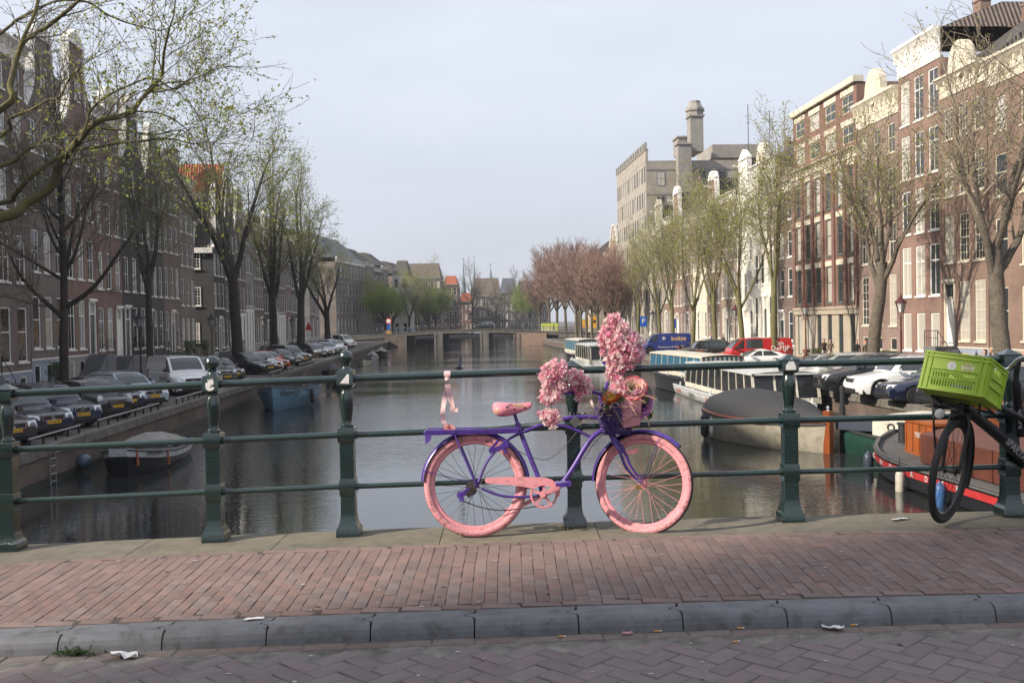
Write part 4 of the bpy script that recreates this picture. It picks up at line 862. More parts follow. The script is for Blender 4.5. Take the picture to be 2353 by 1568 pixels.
ROOF = dict(tile=m_tile, orange=m_otile, slate=m_slate, brown=m_btile)
_WIN = {}
def win_mesh(w, h, style, mfr, mpn, fw=.09):
    key = (round(w, 2), round(h, 2), style, mfr.name, mpn.name)
    if key in _WIN: return _WIN[key]
    b = MB(); y0, y1 = .045, .11
    b.box(0, fw, y0, y1, 0, h); b.box(w-fw, w, y0, y1, 0, h); b.box(fw, w-fw, y0, y1, 0, fw*.9); b.box(fw, w-fw, y0, y1, h-fw, h)
    def H(z, t=.06, x0=fw, x1=None): b.box(x0, (x1 or w-fw), y0+.012, y1, z-t/2, z+t/2)
    def V(x, t=.04, z0=fw*.9, z1=None): b.box(x-t/2, x+t/2, y0+.014, y1-.002, z0, (z1 or h-fw))
    if style == 'sash': H(h*.5); V(w/2, .035)
    elif style == 'sash2': H(h*.58)
    elif style == 'grid':
        H(h*.5); V(w*.36, .03); V(w*.64, .03)
        for z in (.18, .34, .67, .84): H(h*z, .03)
    elif style == 'tall':
        H(h*.68, .08); V(w/2, .035)
    elif style == 'tgrid':
        for k in range(1, 6): H(h*k/6, .04)
        V(w*.5, .04)
    elif style == 'dark': H(h*.55, .06)
    fr = b.mesh('window', mfr); q = MB(); q.quad((fw*.9, .085, fw*.8), (w-fw*.9, .085, fw*.8), (w-fw*.9, .085, h-fw*.9), (fw*.9, .085, h-fw*.9))
    pn = q.mesh('pane', mpn); s = MB(); s.box(-.08, w+.08, -.07, .04, -.11, -.004); sl = s.mesh('sill', mfr)
    _WIN[key] = (fr, pn, sl); return _WIN[key]
def holes_wall(b, W, H, holes, m=0, y=0., rev=.1, z0=0.):
    xs = sorted({0, W, *[v for s in holes for v in (s[0], s[1])]}); zs = sorted({z0, H, *[v for s in holes for v in (s[2], s[3])]})
    for x0, x1 in zip(xs, xs[1:]):
        run = None
        for za, zb in zip(zs, zs[1:]):
            cx, cz = (x0+x1)/2, (za+zb)/2
            if any(s[0] < cx < s[1] and s[2] < cz < s[3] for s in holes):
                if run: b.quad((x0, y, run[0]), (x1, y, run[0]), (x1, y, run[1]), (x0, y, run[1]), m); run = None
            else: run = (run[0] if run else za, zb)
        if run: b.quad((x0, y, run[0]), (x1, y, run[0]), (x1, y, run[1]), (x0, y, run[1]), m)
    for x0, x1, za, zb in holes:
        b.quad((x0, y, za), (x0, y+rev, za), (x0, y+rev, zb), (x0, y, zb), m); b.quad((x1, y, za), (x1, y, zb), (x1, y+rev, zb), (x1, y+rev, za), m)
        b.quad((x0, y, zb), (x0, y+rev, zb), (x1, y+rev, zb), (x1, y, zb), m); b.quad((x0, y, za), (x1, y, za), (x1, y+rev, za), (x0, y+rev, za), m)
HN = [0]
def house(label, side, Y0, W, floors, wall='brown', top='cornice', topH=.9, base=1.3, basec=None, trim=None, door=None, roof='tile', roofH=3.2, D=11., off=0., style='sash', lintel=None, pane=None, wf=None, far=False, stoop=True, ridge='x', gableH=4., pil=None, group=None, rot=None, loc=None, name='canal_house', chim=True, sidewin=None):
    trim = trim or m_trim; pane = pane or (m_pane if side == 'L' else m_paneR); wf = wf or trim; HN[0] += 1; r = random.Random(HN[0]*17+3)
    if loc is None:
        if side == 'L': o = cp(FL, Y0, -off, QZ); rz = ANG
        else: o = cp(FR, Y0+W*EAX.y, off, QZ); rz = ANG+PI
    else: o = Vector(loc); rz = rot
    h = thing(name, label, 'house' if name == 'canal_house' else 'building', o, rz, group)
    wm = BR[wall]; bm = basec or m_plaster2; Ht = base+sum(f[0] for f in floors); holes = []; wins = []
    # basement strip
    if base > .9:
        n = floors[0][1]
        for i in range(n):
            if door is not None and i == door and not far: continue
            w_ = min(.9, W/n*.5); x = W*(i+.5)/n-w_/2; holes.append((x, x+w_, .25, base-.35)); wins.append((x, .25, w_, base-.6, 'plain', True))
    z = base
    for fi, f in enumerate(floors):
        fh, n, ww, wh, sill = f[:5]; st = f[5] if len(f) > 5 else style; m0 = f[6] if len(f) > 6 else .0
        for i in range(n):
            x = m0+(W-2*m0)*(i+.5)/n-ww/2
            if fi == 0 and door == i: 
                holes.append((x-.05, x+ww+.05, z+.02, z+wh+sill)); wins.append((x-.05, z+.02, ww+.1, wh+sill-.02, 'door', False)); continue
            holes.append((x, x+ww, z+sill, z+sill+wh)); wins.append((x, z+sill, ww, wh, st, False))
        z += fh
    b = MB(); holes_wall(b, W, Ht, [q for q in holes if q[2] >= base], 0, 0., .1, base); holes_wall(b, W, base, [q for q in holes if q[2] < base], 1)
    b.quad((0, 0, 0), (0, D, 0), (0, D, Ht), (0, 0, Ht)); b.quad((W, 0, 0), (W, 0, Ht), (W, D, Ht), (W, D, 0)); b.quad((0, D, 0), (W, D, 0), (W, D, Ht), (0, D, Ht))
    b.box(-.0, W, -.03, .0, base-.09, base-.0, 2)
    b.quad((0, .11, Ht), (W, .11, Ht), (W, D, Ht), (0, D, Ht))
    wallo = b.build('wall', [wm, bm, trim], h)
    if pil:
        for i in range(pil[0]+1):
            q = MB(); x = W*i/pil[0]; x = min(max(x, pil[1]/2), W-pil[1]/2); q.box(x-pil[1]/2, x+pil[1]/2, -.14, -.002, base, pil[2]); q.build('pilaster', wm, h)
    for x, z, w_, h_, st, bas in wins:
        if st == 'door':
            q = MB(); q.box(0, .12, -.05, .1, 0, h_); q.box(w_-.12, w_, -.05, .1, 0, h_); q.box(.12, w_-.12, -.05, .1, h_-.14, h_); q.box(.12, w_-.12, .0, .1, h_*.74, h_*.74+.09); q.box(-.1, w_+.1, -.16, -.051, h_-.02, h_+.16)
            do = q.build('door', trim, h, (x, 0, z)); q = MB(); q.box(.12, w_-.12, .05, .09, 0, h_*.74)
            for pz, ph in ((.12, .8), (1.05, h_*.74-1.2)): q.box(.26, w_-.26, .03, .05, pz, pz+ph)
            q.build('door_leaf', r.choice((m_darkwood, m_darkwood, m_trim, mat('dark_brown_door', (.05, .02, .012), .4, coat=.3))), do); q = MB(); q.quad((.12, .07, h_*.74+.09), (w_-.12, .07, h_*.74+.09), (w_-.12, .07, h_-.14), (.12, .07, h_-.14)); q.build('fanlight', pane, do); continue
        fr, pn, sl = win_mesh(w_, h_, st, wf, pane); wo = link('window', fr, h, (x, 0, z)); link('pane', pn, wo)
        if not bas and not far: link('sill', sl, wo)
        if lintel and not bas and not far:
            q = win_lintel(w_, lintel); link('lintel', q, wo, (0, 0, h_))
    # stoop with steps and railing
    if door is not None and stoop and not far:
        n = floors[0][1]; ww = floors[0][2]; dx = W*(door+.5)/n; ns = max(2, int(base/.19)); so = thing_part('stoop', h, (dx, 0, 0)); sg = 1 if door < n/2 else -1
        q = MB(); q.box(-ww/2-.3, ww/2+.3, -1.25, -.03, 0, base-.02)
        for k in range(ns): x0 = (ww/2+.3+.26*k); q.box(min(sg*x0, sg*(x0+.26)), max(sg*x0, sg*(x0+.26)), -1.2, -.06, 0, base*(1-(k+1)/(ns+1)))
        q.build('steps', m_step, so); q = MB(); xe = sg*(ww/2+.3+.26*ns)
        for x in (-ww/2-.25, ww/2+.25): q.tube([(x, -1.2, base), (x, -1.2, base+.95)], .028, 6)
        q.tube([(-ww/2-.25, -1.2, base+.95), (ww/2+.25, -1.2, base+.95)], .024, 6); q.tube([(sg*(ww/2+.25), -1.2, base+.95), (xe, -1.18, .95)], .024, 6); q.tube([(xe, -1.18, 0), (xe, -1.18, .95)], .028, 6); q.tube([(-ww/2-.25, -1.2, base+.5), (ww/2+.25, -1.2, base+.5)], .015, 5)
        for k in range(1, 6): x = -ww/2-.25+(ww+.5)*k/6; q.tube([(x, -1.2, base), (x, -1.2, base+.95)], .011, 4)
        q.build('railing', m_iron, so)
    # top
    def prof_cornice(z, hgt, proj, name='cornice', x0=-.06, x1=None):
        x1 = W+.06 if x1 is None else x1; q = MB()
        pr = [(0, 0), (-.06, 0), (-.06, hgt*.3), (-.1, hgt*.34), (-.1, hgt*.62), (-proj*.55, hgt*.74), (-proj*.85, hgt*.86), (-proj, hgt*.9), (-proj, hgt), (0, hgt)]
        q.prism(pr, lambda p_, e: ((x0, x1)[e], p_[0]-.002, z+p_[1]))
        nd = max(3, int(W/.75))
        for i in range(nd+1): xx = x0+.1+(x1-x0-.2)*i/nd; q.box(xx-.06, xx+.06, -proj*.6, -.1, z+hgt*.5, z+hgt*.74)
        return q.build(name, trim, h)
    if top in ('cornice', 'pediment'):
        prof_cornice(Ht, topH, .5)
        if top == 'pediment':
            q = MB(); cx = W/2; R = min(W*.22, 1.3); pts = [(cx-R-.3, 0), (cx+R+.3, 0)]+[(cx+R*math.cos(a), .3+R*1.25*math.sin(a)) for a in [PI*i/10 for i in range(11)]]; q.prism(pts, lambda p_, e: (p_[0], -.3+.5*e, Ht+topH+p_[1]))
            pts = [(cx+R*.6*math.cos(a), .45+R*.8*math.sin(a)) for a in [2*PI*i/14 for i in range(14)]]; q.prism(pts, lambda p_, e: (p_[0], -.34+.04*e, Ht+topH+p_[1]), 1); q.build('pediment', [trim, m_cream], h)
        zt = Ht+topH
    elif top == 'parapet':
        q = MB(); q.box(-.02, W+.02, -.02, .35, Ht, Ht+topH); q.build('parapet', wm, h); q = MB(); q.box(-.08, W+.08, -.12, .42, Ht+topH+.002, Ht+topH+.22); q.build('coping', trim, h); zt = Ht+topH*.5
    elif top in ('neck', 'bell', 'step', 'point'):
        zt = Ht; g = gableH; c = W/2; nw = W*.24
        if top == 'neck':
            pts = [(0, 0), (W, 0), (W, .25), (W-.3, .35), (c+nw+.55, .9), (c+nw+.12, 1.7), (c+nw, g*.6), (c+nw, g*.86), (c-nw, g*.86), (c-nw, g*.6), (c-nw-.12, 1.7), (c-nw-.55, .9), (.3, .35), (0, .25)]
        elif top == 'bell': 
            rt = [(W, 0), (W, .3), (W*.93, .7), (W*.84, 1.3), (W*.78, 2.1), (W*.74, g*.78), (W*.72, g*.86)]; pts = rt+[(W-x, z) for x, z in reversed(rt)]
        elif top == 'step':
            pts = []; ns = 4
            for i in range(ns): x = W-i*W*.11; z = g*.9*(i+1)/ns; pts += [(x, g*.9*i/ns), (x, z)]
            pts = pts+[(W-x, z) for x, z in reversed(pts)]
        else: pts = [(W, 0), (W, .2), (c+.5, g*.86), (c-.5, g*.86), (0, .2), (0, 0)]
        q = MB(); q.prism(pts, lambda p_, e: (p_[0], (-.01, .32)[e], Ht+p_[1]+.001)); gb = q.build('gable', wm, h)
        q = MB()                                                # white edging that follows the gable, and its crown
        edge = [p_ for p_ in pts if p_[1] > .01] if top != 'step' else pts
        for (xa, za), (xb, zb) in zip(edge, edge[1:]+[]): 
            if abs(xa-xb)+abs(za-zb) > .05 and not (top == 'neck' and za > g*.8 and zb > g*.8): q.bar((xa, .15, Ht+za), (xb, .15, Ht+zb), .5, .2, 0, (0, 0, 1) if abs(xb-xa) > .05 else (1, 0, 0))
        if top in ('neck', 'bell', 'point'):
            k = nw if top == 'neck' else (W*.22 if top == 'bell' else .55)
            q.box(c-k-.16, c+k+.16, -.14, .4, Ht+g*.86+.003, Ht+g*.9); R = k+.05; pp = [(c-R, g*.9), (c+R, g*.9)]+[(c+R*math.cos(a), g*.9+R*.55*math.sin(a)) for a in [PI*i/8 for i in range(1, 8)]]
            if top != 'bell' and HN[0] % 2: pp = [(c-R-.1, g*.9), (c+R+.1, g*.9), (c, g*.9+R*.6)]
            q.prism(pp, lambda p_, e: (p_[0], (-.1, .36)[e], Ht+p_[1]+.004))
        q.build('gable_trim', trim, gb)
        q = MB(); q.bar((c, .0, Ht+g*.7), (c, -1.1, Ht+g*.74), .12, .16); q.build('hoist_beam', trim, gb)
        fr, pn, sl = win_mesh(.95, 1.35, 'sash', wf, pane); wo = link('window', fr, gb, (c-.475, -.15, Ht+g*.3)); link('pane', pn, wo)
        ridge = 'y'
    else: zt = Ht
    # roof
    if roof:
        q = MB(); z0 = zt-.05 if top == 'cornice' or top == 'pediment' else Ht; yb = .35
        if ridge == 'y': 
            rh = roofH if top == 'point' else (min(gableH*.9, max(roofH, W*.5)) if top in ('neck', 'bell', 'step') else roofH)
            v = [(-.05, yb, z0), (W+.05, yb, z0), (W/2, yb, z0+rh), (-.05, D, z0), (W+.05, D, z0), (W/2, D, z0+rh)]; q.add(v, ((0, 2, 5, 3), (1, 4, 5, 2), (0, 1, 2), (3, 5, 4)))
        elif ridge == 'flat': q.box(.4, W-.4, 1.2, D-1, z0, z0+roofH)
        else:
            v = [(-.05, .1, z0), (W+.05, .1, z0), (W+.05, D, z0), (-.05, D, z0), (.9, D*.4, z0+roofH), (W-.9, D*.4, z0+roofH), (W-.9, D*.6, z0+roofH), (.9, D*.6, z0+roofH)]; q.add(v, ((0, 1, 5, 4), (1, 2, 6, 5), (2, 3, 7, 6), (3, 0, 4, 7), (4, 5, 6, 7)))
        ro = q.build('roof', ROOF[roof], h)
        if chim and not far:
            q = MB(); x = r.uniform(.1, .25)*W; q.box(x-.45, x+.45, D*.45, D*.45+.7, z0, z0+roofH+1.2); q.box(x-.52, x+.52, D*.45-.07, D*.45+.77, z0+roofH+1.2, z0+roofH+1.35)
            for k in (-.25, .25): q.tube([(x+k, D*.45+.35, z0+roofH+1.35), (x+k, D*.45+.35, z0+roofH+1.8)], .13, 8)
            q.build('chimney', BR['russet'] if side == 'R' else BR['umber'], ro)
    return h
_LN = {}
def win_lintel(w, m):
    k = (round(w, 2), m.name)
    if k not in _LN: q = MB(); q.box(-.18, w+.18, -.05, -.003, .0, .42); _LN[k] = q.mesh('lintel', m)
    return _LN[k]
fl = lambda h, n, w, wh, s=.75, st='sash', m0=0.: (h, n, w, wh, s, st, m0)
GL = 'houses along the shaded quay'; GR = 'houses along the sunlit quay'
# ---- shaded quay, from the bridge outwards
house('dark brown house with a long plain facade, partly hidden by overhanging branches', 'L', 45.2, 12.8, [fl(4.4, 6, 1.25, 3.1, .5, 'dark'), fl(3.9, 6, 1.25, 2.7, .6), fl(3.5, 6, 1.2, 2.4), fl(3.1, 6, 1.2, 2.1), fl(2.7, 6, 1.1, 1.6)], 'umber', base=1.3, basec=m_plaster, door=2, topH=1.0, group=GL)
house('grey-brown house with an arched white gable top and pale blue base', 'L', 58.05, 5.3, [fl(4.4, 3, 1.05, 3.1, .6, 'dark'), fl(3.7, 3, 1.05, 2.5), fl(3.4, 3, 1.05, 2.2), fl(3.0, 3, 1., 1.9)], 'greybrown', 'bell', base=1.9, basec=m_plaster, gableH=5.6, group=GL)
house('russet brick house with tall white sash windows and a high neck gable', 'L', 63.4, 5.45, [fl(4.5, 3, 1.1, 3.2, .4, 'tall'), fl(3.8, 3, 1.1, 2.7, .5), fl(3.4, 3, 1.05, 2.3), fl(3.0, 3, 1., 1.9)], 'russet', 'neck', base=1.9, door=2, gableH=6.6, group=GL)
house('russet brick house with a straight white cornice beside the neck-gabled one', 'L', 68.9, 5.45, [fl(4.3, 3, 1.1, 3.0, .5, 'tall'), fl(3.7, 3, 1.1, 2.6, .5), fl(3.3, 3, 1.05, 2.2), fl(3., 3, 1., 1.9), fl(2.4, 3, 1., 1.4, .5)], 'russet', 'pediment', base=1.6, basec=m_plaster, door=2, topH=.8, group=GL, wf=m_trim)
house('soot-black house with narrow white-framed windows', 'L', 74.4, 5.85, [fl(4.4, 3, 1.15, 3.2, .5, 'sash2'), fl(3.7, 3, 1.1, 2.6, .5), fl(3.4, 3, 1.1, 2.3), fl(3.1, 3, 1., 2.)], 'soot', 'neck', base=1.5, basec=m_plaster2, door=0, gableH=5.2, group=GL)
house('charcoal house with a small red awning over its door', 'L', 80.3, 4.75, [fl(4.2, 3, .95, 3., .5, 'sash2'), fl(3.6, 3, .95, 2.5, .5), fl(3.3, 3, .95, 2.2), fl(3., 3, .9, 1.9)], 'charcoal', 'bell', base=1.5, door=0, gableH=4.8, group=GL)
house('red-brown house with three tall white windows on each floor', 'L', 85.1, 5.15, [fl(4.3, 3, 1.0, 3.2, .4, 'sash'), fl(3.7, 3, 1.0, 2.6, .5), fl(3.4, 3, 1.0, 2.3), fl(3., 3, .95, 1.9), fl(2.4, 3, .9, 1.3, .5)], 'brown', 'cornice', base=1.4, door=1, topH=.7, group=GL)
house('taupe corner house before the side street', 'L', 90.3, 5.2, [fl(4., 3, .95, 2.8, .5, 'grid'), fl(3.4, 3, .95, 2.4, .5), fl(3.1, 3, .95, 2.1), fl(2.9, 3, .9, 1.8), fl(2.3, 3, .9, 1.3, .5)], 'taupe', 'cornice', base=1.1, topH=.6, roofH=2.4, group=GL)
hb_ = house('black corner house with dark tiled roof and white neck gable across the side street', 'L', 103., 5.0, [fl(4.2, 3, 1.1, 3.2, .4, 'sash2'), fl(3.4, 3, 1.1, 2.6, .4, 'sash2'), fl(3.0, 3, 1.05, 2.2, .4, 'sash2')], 'soot', 'neck', base=.95, door=1, gableH=7.4, roofH=6.2, group=GL, D=10)
# side wall of the corner house: windows and a white dormer
for (y, z, w_, h_) in ((1.3, 9.6, .95, 2.0), (1.3, 5.8, .95, 1.9), (1.5, 2.0, .95, 2.0), (4.5, 5.8, .95, 1.9), (4.5, 9.6, .95, 2.0)):
    fr, pn, sl = win_mesh(w_, h_, 'grid', m_trim, m_pane); wo = link('window', fr, hb_, (-.112, y+w_, z), (0, 0, -PI/2)); link('pane', pn, wo); link('sill', sl, wo)
q = MB(); q.box(-.28, 1.1, 1.9, 3.4, 11.9, 14.2); q.box(-.42, 1.3, 1.7, 3.6, 14.2, 14.4); q.box(-.35, .0, -.0, 9.8, 11.2, 11.75); do = q.build('dormer', m_trim, hb_)
fr, pn, sl = win_mesh(.95, 1.5, 'grid', m_trim, m_pane); wo = link('dormer_window', fr, do, (-.35, 3.15, 12.3), (0, 0, -PI/2)); link('pane', pn, wo)
Yc = 108.05
seq = [('tall dark house with a large orange tiled roof', 5.4, 'charcoal', 'point', 'orange', 14.2, 7.4), ('narrow house with white-painted base and grey gable', 5.6, 'plum', 'bell', 'orange', 14.6, 6.), ('pale plastered narrow house behind the big elm', 5.0, 'grey', 'cornice', 'tile', 16.4, 3.), ('dark brick house with closely set white windows', 6.4, 'umber', 'cornice', 'tile', 15.6, 3.), ('sooty house with neck gable behind leaning trees', 5.2, 'soot', 'neck', 'tile', 14., 5.), ('brown house with white door surround', 5.6, 'brown', 'cornice', 'tile', 16., 3.),
       ('grey-brown house with stepped roofline', 6.2, 'greybrown', 'bell', 'tile', 14.6, 5.), ('russet house in the middle of the shaded row', 5.4, 'russet', 'cornice', 'tile', 15.5, 2.5), ('charcoal house with pale cornice', 6.6, 'charcoal', 'cornice', 'tile', 15., 3.), ('broad white-topped house rising over the trees', 13.2, 'cream', 'cornice', 'slate', 18., 1.6), ('umber house towards the far bridge', 6.4, 'umber', 'cornice', 'tile', 15., 3.), ('plum house near the far bridge', 6., 'plum', 'bell', 'tile', 14., 5.)]
for lab, W, wl, tp, rf, H, rh in seq:
    n = max(3, round(W/1.75)); a = H-1.1; wb = lab[:4] in ('narr', 'pale', 'brow', 'grey')
    house(lab, 'L', Yc, W-.06, ([] if wb else [fl(a*.3, n, .95, a*.3*.74, .3, 'sash2')])+[fl(a*.26, n, .95, a*.26*.74, .3, 'sash2'), fl(a*.23, n, .95, a*.23*.7, .35, 'sash2'), fl(a*.21, n, .9, a*.21*.66, .4, 'sash2')], wl, tp, base=1.1+a*.3 if wb else 1.1, basec=m_trim if wb else None, door=None if wb else (1 if n == 3 else 2), stoop=Yc < 150, topH=.7, gableH=5. if tp == 'bell' else rh-.4, roofH=rh, roof=rf, group=GL); Yc += W
# ---- beyond the far bridge
ANG2 = math.atan2(116, 13.8)
def c2(t_): return (-37.6+13.8*t_/116.8, 214+116*t_/116.8, QZ)
house('slate-roofed corner building past the far bridge with ornate dormer', 'L', 0, 24, [fl(4.5, 9, 1.1, 3.2, .5, 'sash2'), fl(4., 9, 1.1, 2.9, .5, 'sash2'), fl(4., 9, 1.1, 2.8, .5, 'sash2'), fl(3.6, 9, 1.1, 2.4, .5, 'sash2')], 'greybrown', 'cornice', base=1., topH=1., roof='slate', roofH=5.5, far=True, D=16, loc=c2(0), rot=ANG2)
for t_, W, wl, H, lab in ((24.2, 8, 'umber', 17, 'dark house behind the pale green far tree'), (32.4, 7, 'soot', 16, 'sooty far house behind the olive tree'), (39.6, 8, 'greybrown', 17, 'grey-brown far house next to the white house end'), (60, 14, 'brown', 16, 'brown far house past the white house end'), (74.4, 14, 'umber', 15.5, 'long umber house where the far canal bends'), (88.8, 18, 'plum', 14, 'plum house near the end of the far canal')):
    house(lab, 'L', 0, W, [fl(H/4, max(3, round(W/2)), 1., H/4*.62, .5, 'sash2')]*4, wl, 'cornice', base=.6, topH=.7, far=True, loc=c2(t_), rot=ANG2, roofH=3.5)
def far_house(label, x0, x1, Y, H, wl, rf, rh, nfl, n, ytop=None, D=14, side='R', top='cornice', rot=0., name='canal_house', ridge='x', style='sash2'):
    a = on_y(x0, 760, Y); c = on_y(x1, 760, Y); W = c.x-a.x
    fs = [fl(H/nfl, n, min(1.15, W/n*.6), H/nfl*.62, H/nfl*.22, style) for _ in range(nfl)]
    return house(label, side, 0, W, fs, wl, top, base=.4, topH=.5, roof=rf, roofH=rh, far=True, D=D, loc=(a.x, Y, QZ), rot=rot, name=name, ridge=ridge)
far_house('white sunlit house end beyond the far bridge', 903, 940, 262, 15.5, 'white', 'tile', 4., 4, 2)
far_house('dark house with broad dark roof over the white house end', 925, 1014, 285, 15.5, 'brown', 'brown', 4.5, 5, 7)
far_house('far house with bright orange roof in the gap', 1018, 1053, 312, 14.5, 'plum', 'orange', 3., 4, 3)
far_house('far brick house with red awning colour front', 1055, 1086, 330, 9.5, 'red', 'orange', 3., 3, 3)
far_house('wide far building with grey-brown roof and three dormers closing the canal', 1084, 1152, 345, 11.5, 'greybrown', 'brown', 6.5, 3, 8)
far_house('far dark corner building with blue-grey roof', 1150, 1188, 338, 12.5, 'charcoal', 'slate', 5., 4, 4)
far_house('pale far building glimpsed behind the bare trees', 1188, 1262, 350, 13, 'taupe', 'tile', 4., 4, 8)
for i, x in enumerate((1108, 1124, 1142)):
    p0 = on_y(x, 684, 345.6)
q = None
# spires on the skyline
for x, y0, y1, Y, w_, lab in ((1066, 600, 700, 700, 2.2, 'thin twin church spire with a needle top, nearer the orange roofs'), (1091, 596, 700, 700, 2.2, 'thin twin church spire with a needle top, beside the bare far tree'), (1128, 612, 690, 620, 4.4, 'blue-green pointed church spire above the far roofs')):
    a = on_y(x, y1, Y); t_ = on_y(x, y0, Y); H = t_.z-QZ
    o = thing('church_spire', lab, 'spire', (a.x, Y, QZ)); b = MB(); b.box(-w_, w_, -w_, w_, 0, H*.45); b.build('tower', BR['greybrown'], o)
    b = MB(); b.lathe([(w_*1.1, H*.45), (w_*.9, H*.5), (w_*.35, H*.75), (.12, H*.97)], 8, sm=False); b.tube([(0, 0, H*.95), (0, 0, H*1.06)], .18, 5); b.tube([(-.9, 0, H*1.03), (.9, 0, H*1.03)], .14, 5); b.build('spire', mat('copper_green', (.1, .16, .18), .6), o)
# ---- sunlit quay, nearest first (each starts at its nearer end)
house('brown brick house with cream attic at the picture edge behind the big tree', 'R', 40.5, 15., [fl(4.0, 6, 1.25, 2.9, .45, 'dark'), fl(3.8, 6, 1.25, 2.6, .5, 'dark'), fl(3.5, 6, 1.2, 2.3, .5, 'dark'), fl(3.1, 6, 1.15, 1.9, .5, 'dark')], 'clay', 'cornice', base=1.6, basec=m_plaster2, topH=1.5, trim=m_cream, wf=m_cream, group=GR)
house('brown brick house with cream arched pediment and dark-framed windows', 'R', 55.6, 5.15, [fl(4.6, 3, 1.15, 3.5, .35, 'tgrid'), fl(3.9, 3, 1.1, 2.8, .4, 'grid'), fl(3.4, 3, 1.1, 2.3, .45, 'grid'), fl(3.0, 3, 1.05, 1.9, .45, 'grid')], 'clay', 'pediment', base=1.6, basec=m_plaster, door=0, topH=1.2, trim=m_cream, wf=m_cream, group=GR)
house('tall red brick house with big white windows and a strong white cornice', 'R', 60.8, 5.65, [fl(3.6, 3, 1.15, 2.4, .4, 'plain'), fl(4.0, 3, 1.3, 3.2, .3, 'tall'), fl(3.6, 3, 1.25, 2.8, .35, 'tall'), fl(3.6, 3, 1.25, 2.8, .35, 'tall'), fl(3.5, 3, 1.25, 2.8, .3, 'tall')], 'salmon', 'cornice', base=.8, topH=1.9, roofH=1.8, roof='brown', group=GR)
house('dusky rose brick house with tall gridded windows and cream attic', 'R', 66.5, 6.75, [fl(1.6, 3, 1., .9, .3, 'plain'), fl(4.3, 3, 1.15, 3.5, .4, 'tgrid'), fl(3.7, 3, 1.05, 2.6, .5), fl(3.6, 3, 1.1, 2.6, .5), fl(3.0, 3, 1.05, 2.0, .5)], 'rose', 'pediment', base=.8, topH=1.8, trim=m_cream, roof='slate', roofH=2., group=GR)
hr = house('tall dark red brick building with cream lintels and brick piers', 'R', 73.3, 13.6, [fl(3.7, 6, 1.05, 2.9, .3, 'dark'), fl(3.7, 6, 1.05, 2.9, .3, 'dark'), fl(3.6, 6, 1.05, 2.8, .3, 'dark')], 'red', 'cornice', base=4.25, basec=BR['stone'], topH=.7, trim=m_cream, wf=mat('dark_green_frames', (.1, .12, .1), .5), lintel=m_cream, roof=None, group=GR, pil=(6, .5, 14.7))
# two more storeys set over the cream string course, a stone ground floor
b = MB(); hs = []; n = 3
for z in (.45, 2.75):
    for i in range(4): x = 13.6*(i+.5)/4-1.05; hs.append((x, x+2.1, z, z+1.35))
holes_wall(b, 13.6, 4.7, hs); b.quad((0, 0, 0), (0, 11, 0), (0, 11, 4.7), (0, 0, 4.7)); b.quad((13.6, 0, 0), (13.6, 0, 4.7), (13.6, 11, 4.7), (13.6, 11, 0)); b.quad((0, 0, 4.7), (13.6, 0, 4.7), (13.6, 11, 4.7), (0, 11, 4.7))
o = b.build('upper_wall', BR['red'], hr, (0, .02, 15.95))
for x0, x1, z0, z1 in hs:
    fr, pn, sl = win_mesh(2.1, 1.35, 'sash', m_cream, m_paneR); wo = link('window', fr, o, (x0, 0, z0)); link('pane', pn, wo); link('lintel', win_lintel(2.1, m_cream), wo, (0, 0, 1.35))
b = MB(); b.box(-.1, 13.7, -.3, .5, 4.702, 5.15); b.build('coping', m_cream, o)
b = MB(); b.box(-.03, 13.63, -.12, -.003, 3.65, 4.2); b.box(-.03, 13.63, -.2, -.12, 4.05, 4.25); b.build('string_course', BR['stone'], hr)
house('narrow grey-brown house beside the dark red building', 'R', 87., 4.3, [fl(3.8, 2, 1.1, 2.6, .4, 'sash2'), fl(3.5, 2, 1.1, 2.5, .5, 'sash2'), fl(3.3, 2, 1.05, 2.3, .5, 'sash2'), fl(3., 2, 1., 1.9, .5, 'sash2')], 'plum', 'cornice', base=1., topH=.9, door=0, stoop=False, roof='orange', roofH=2.6, group=GR)
house('white stucco house with dark tall windows and a columned ground floor', 'R', 91.35, 7.3, [fl(5.2, 5, .95, 4.0, .5, 'dark'), fl(4., 4, 1.05, 2.9, .5, 'dark'), fl(3.8, 4, 1.05, 2.7, .5, 'dark'), fl(3.2, 4, 1., 2., .5, 'dark')], 'white', 'pediment', base=1.0, topH=1.0, door=2, roof='slate', roofH=2.5, group=GR)
Yc = 98.7
seq = [('white canal house with a steep neck gable', 5.6, 'white', 'neck', 'tile', 15.2, 5.), ('ochre brick house with stone-framed windows', 6.4, 'ochre', 'cornice', 'tile', 16., 3.), ('clay brick house with arched entrance', 6., 'clay', 'bell', 'tile', 14.5, 5.5), ('cream plastered house with many white windows', 6.6, 'cream', 'cornice', 'brown', 15.4, 3.), ('rose brick house with white surrounds', 5.6, 'rose', 'cornice', 'tile', 15., 3.4), ('salmon brick house with a scrolled white neck gable', 5.8, 'salmon', 'neck', 'tile', 14.4, 6.4), ('clay house with steep tiled roof before the grey block', 6.2, 'clay', 'cornice', 'tile', 16.5, 4.4), ('stone-coloured house with two white gable scrolls', 5.6, 'stone', 'neck', 'tile', 14.5, 6.), ('pale stucco house against the grey block', 5.1, 'cream', 'cornice', 'tile', 16.5, 2.6)]
for lab, W, wl, tp, rf, H, rh in seq:
    n = max(3, round(W/1.75)); a = H-.9
    house(lab, 'R', Yc, W-.06, [fl(a*.29, n, 1., a*.29*.72, .35, 'sash'), fl(a*.26, n, 1., a*.26*.72, .35, 'sash'), fl(a*.24, n, .95, a*.24*.68, .4, 'sash'), fl(a*.21, n, .9, a*.21*.66, .4, 'sash')], wl, tp, base=.9, door=1, stoop=False, topH=.8, gableH=rh, roofH=rh, roof=rf, group=GR); Yc += W
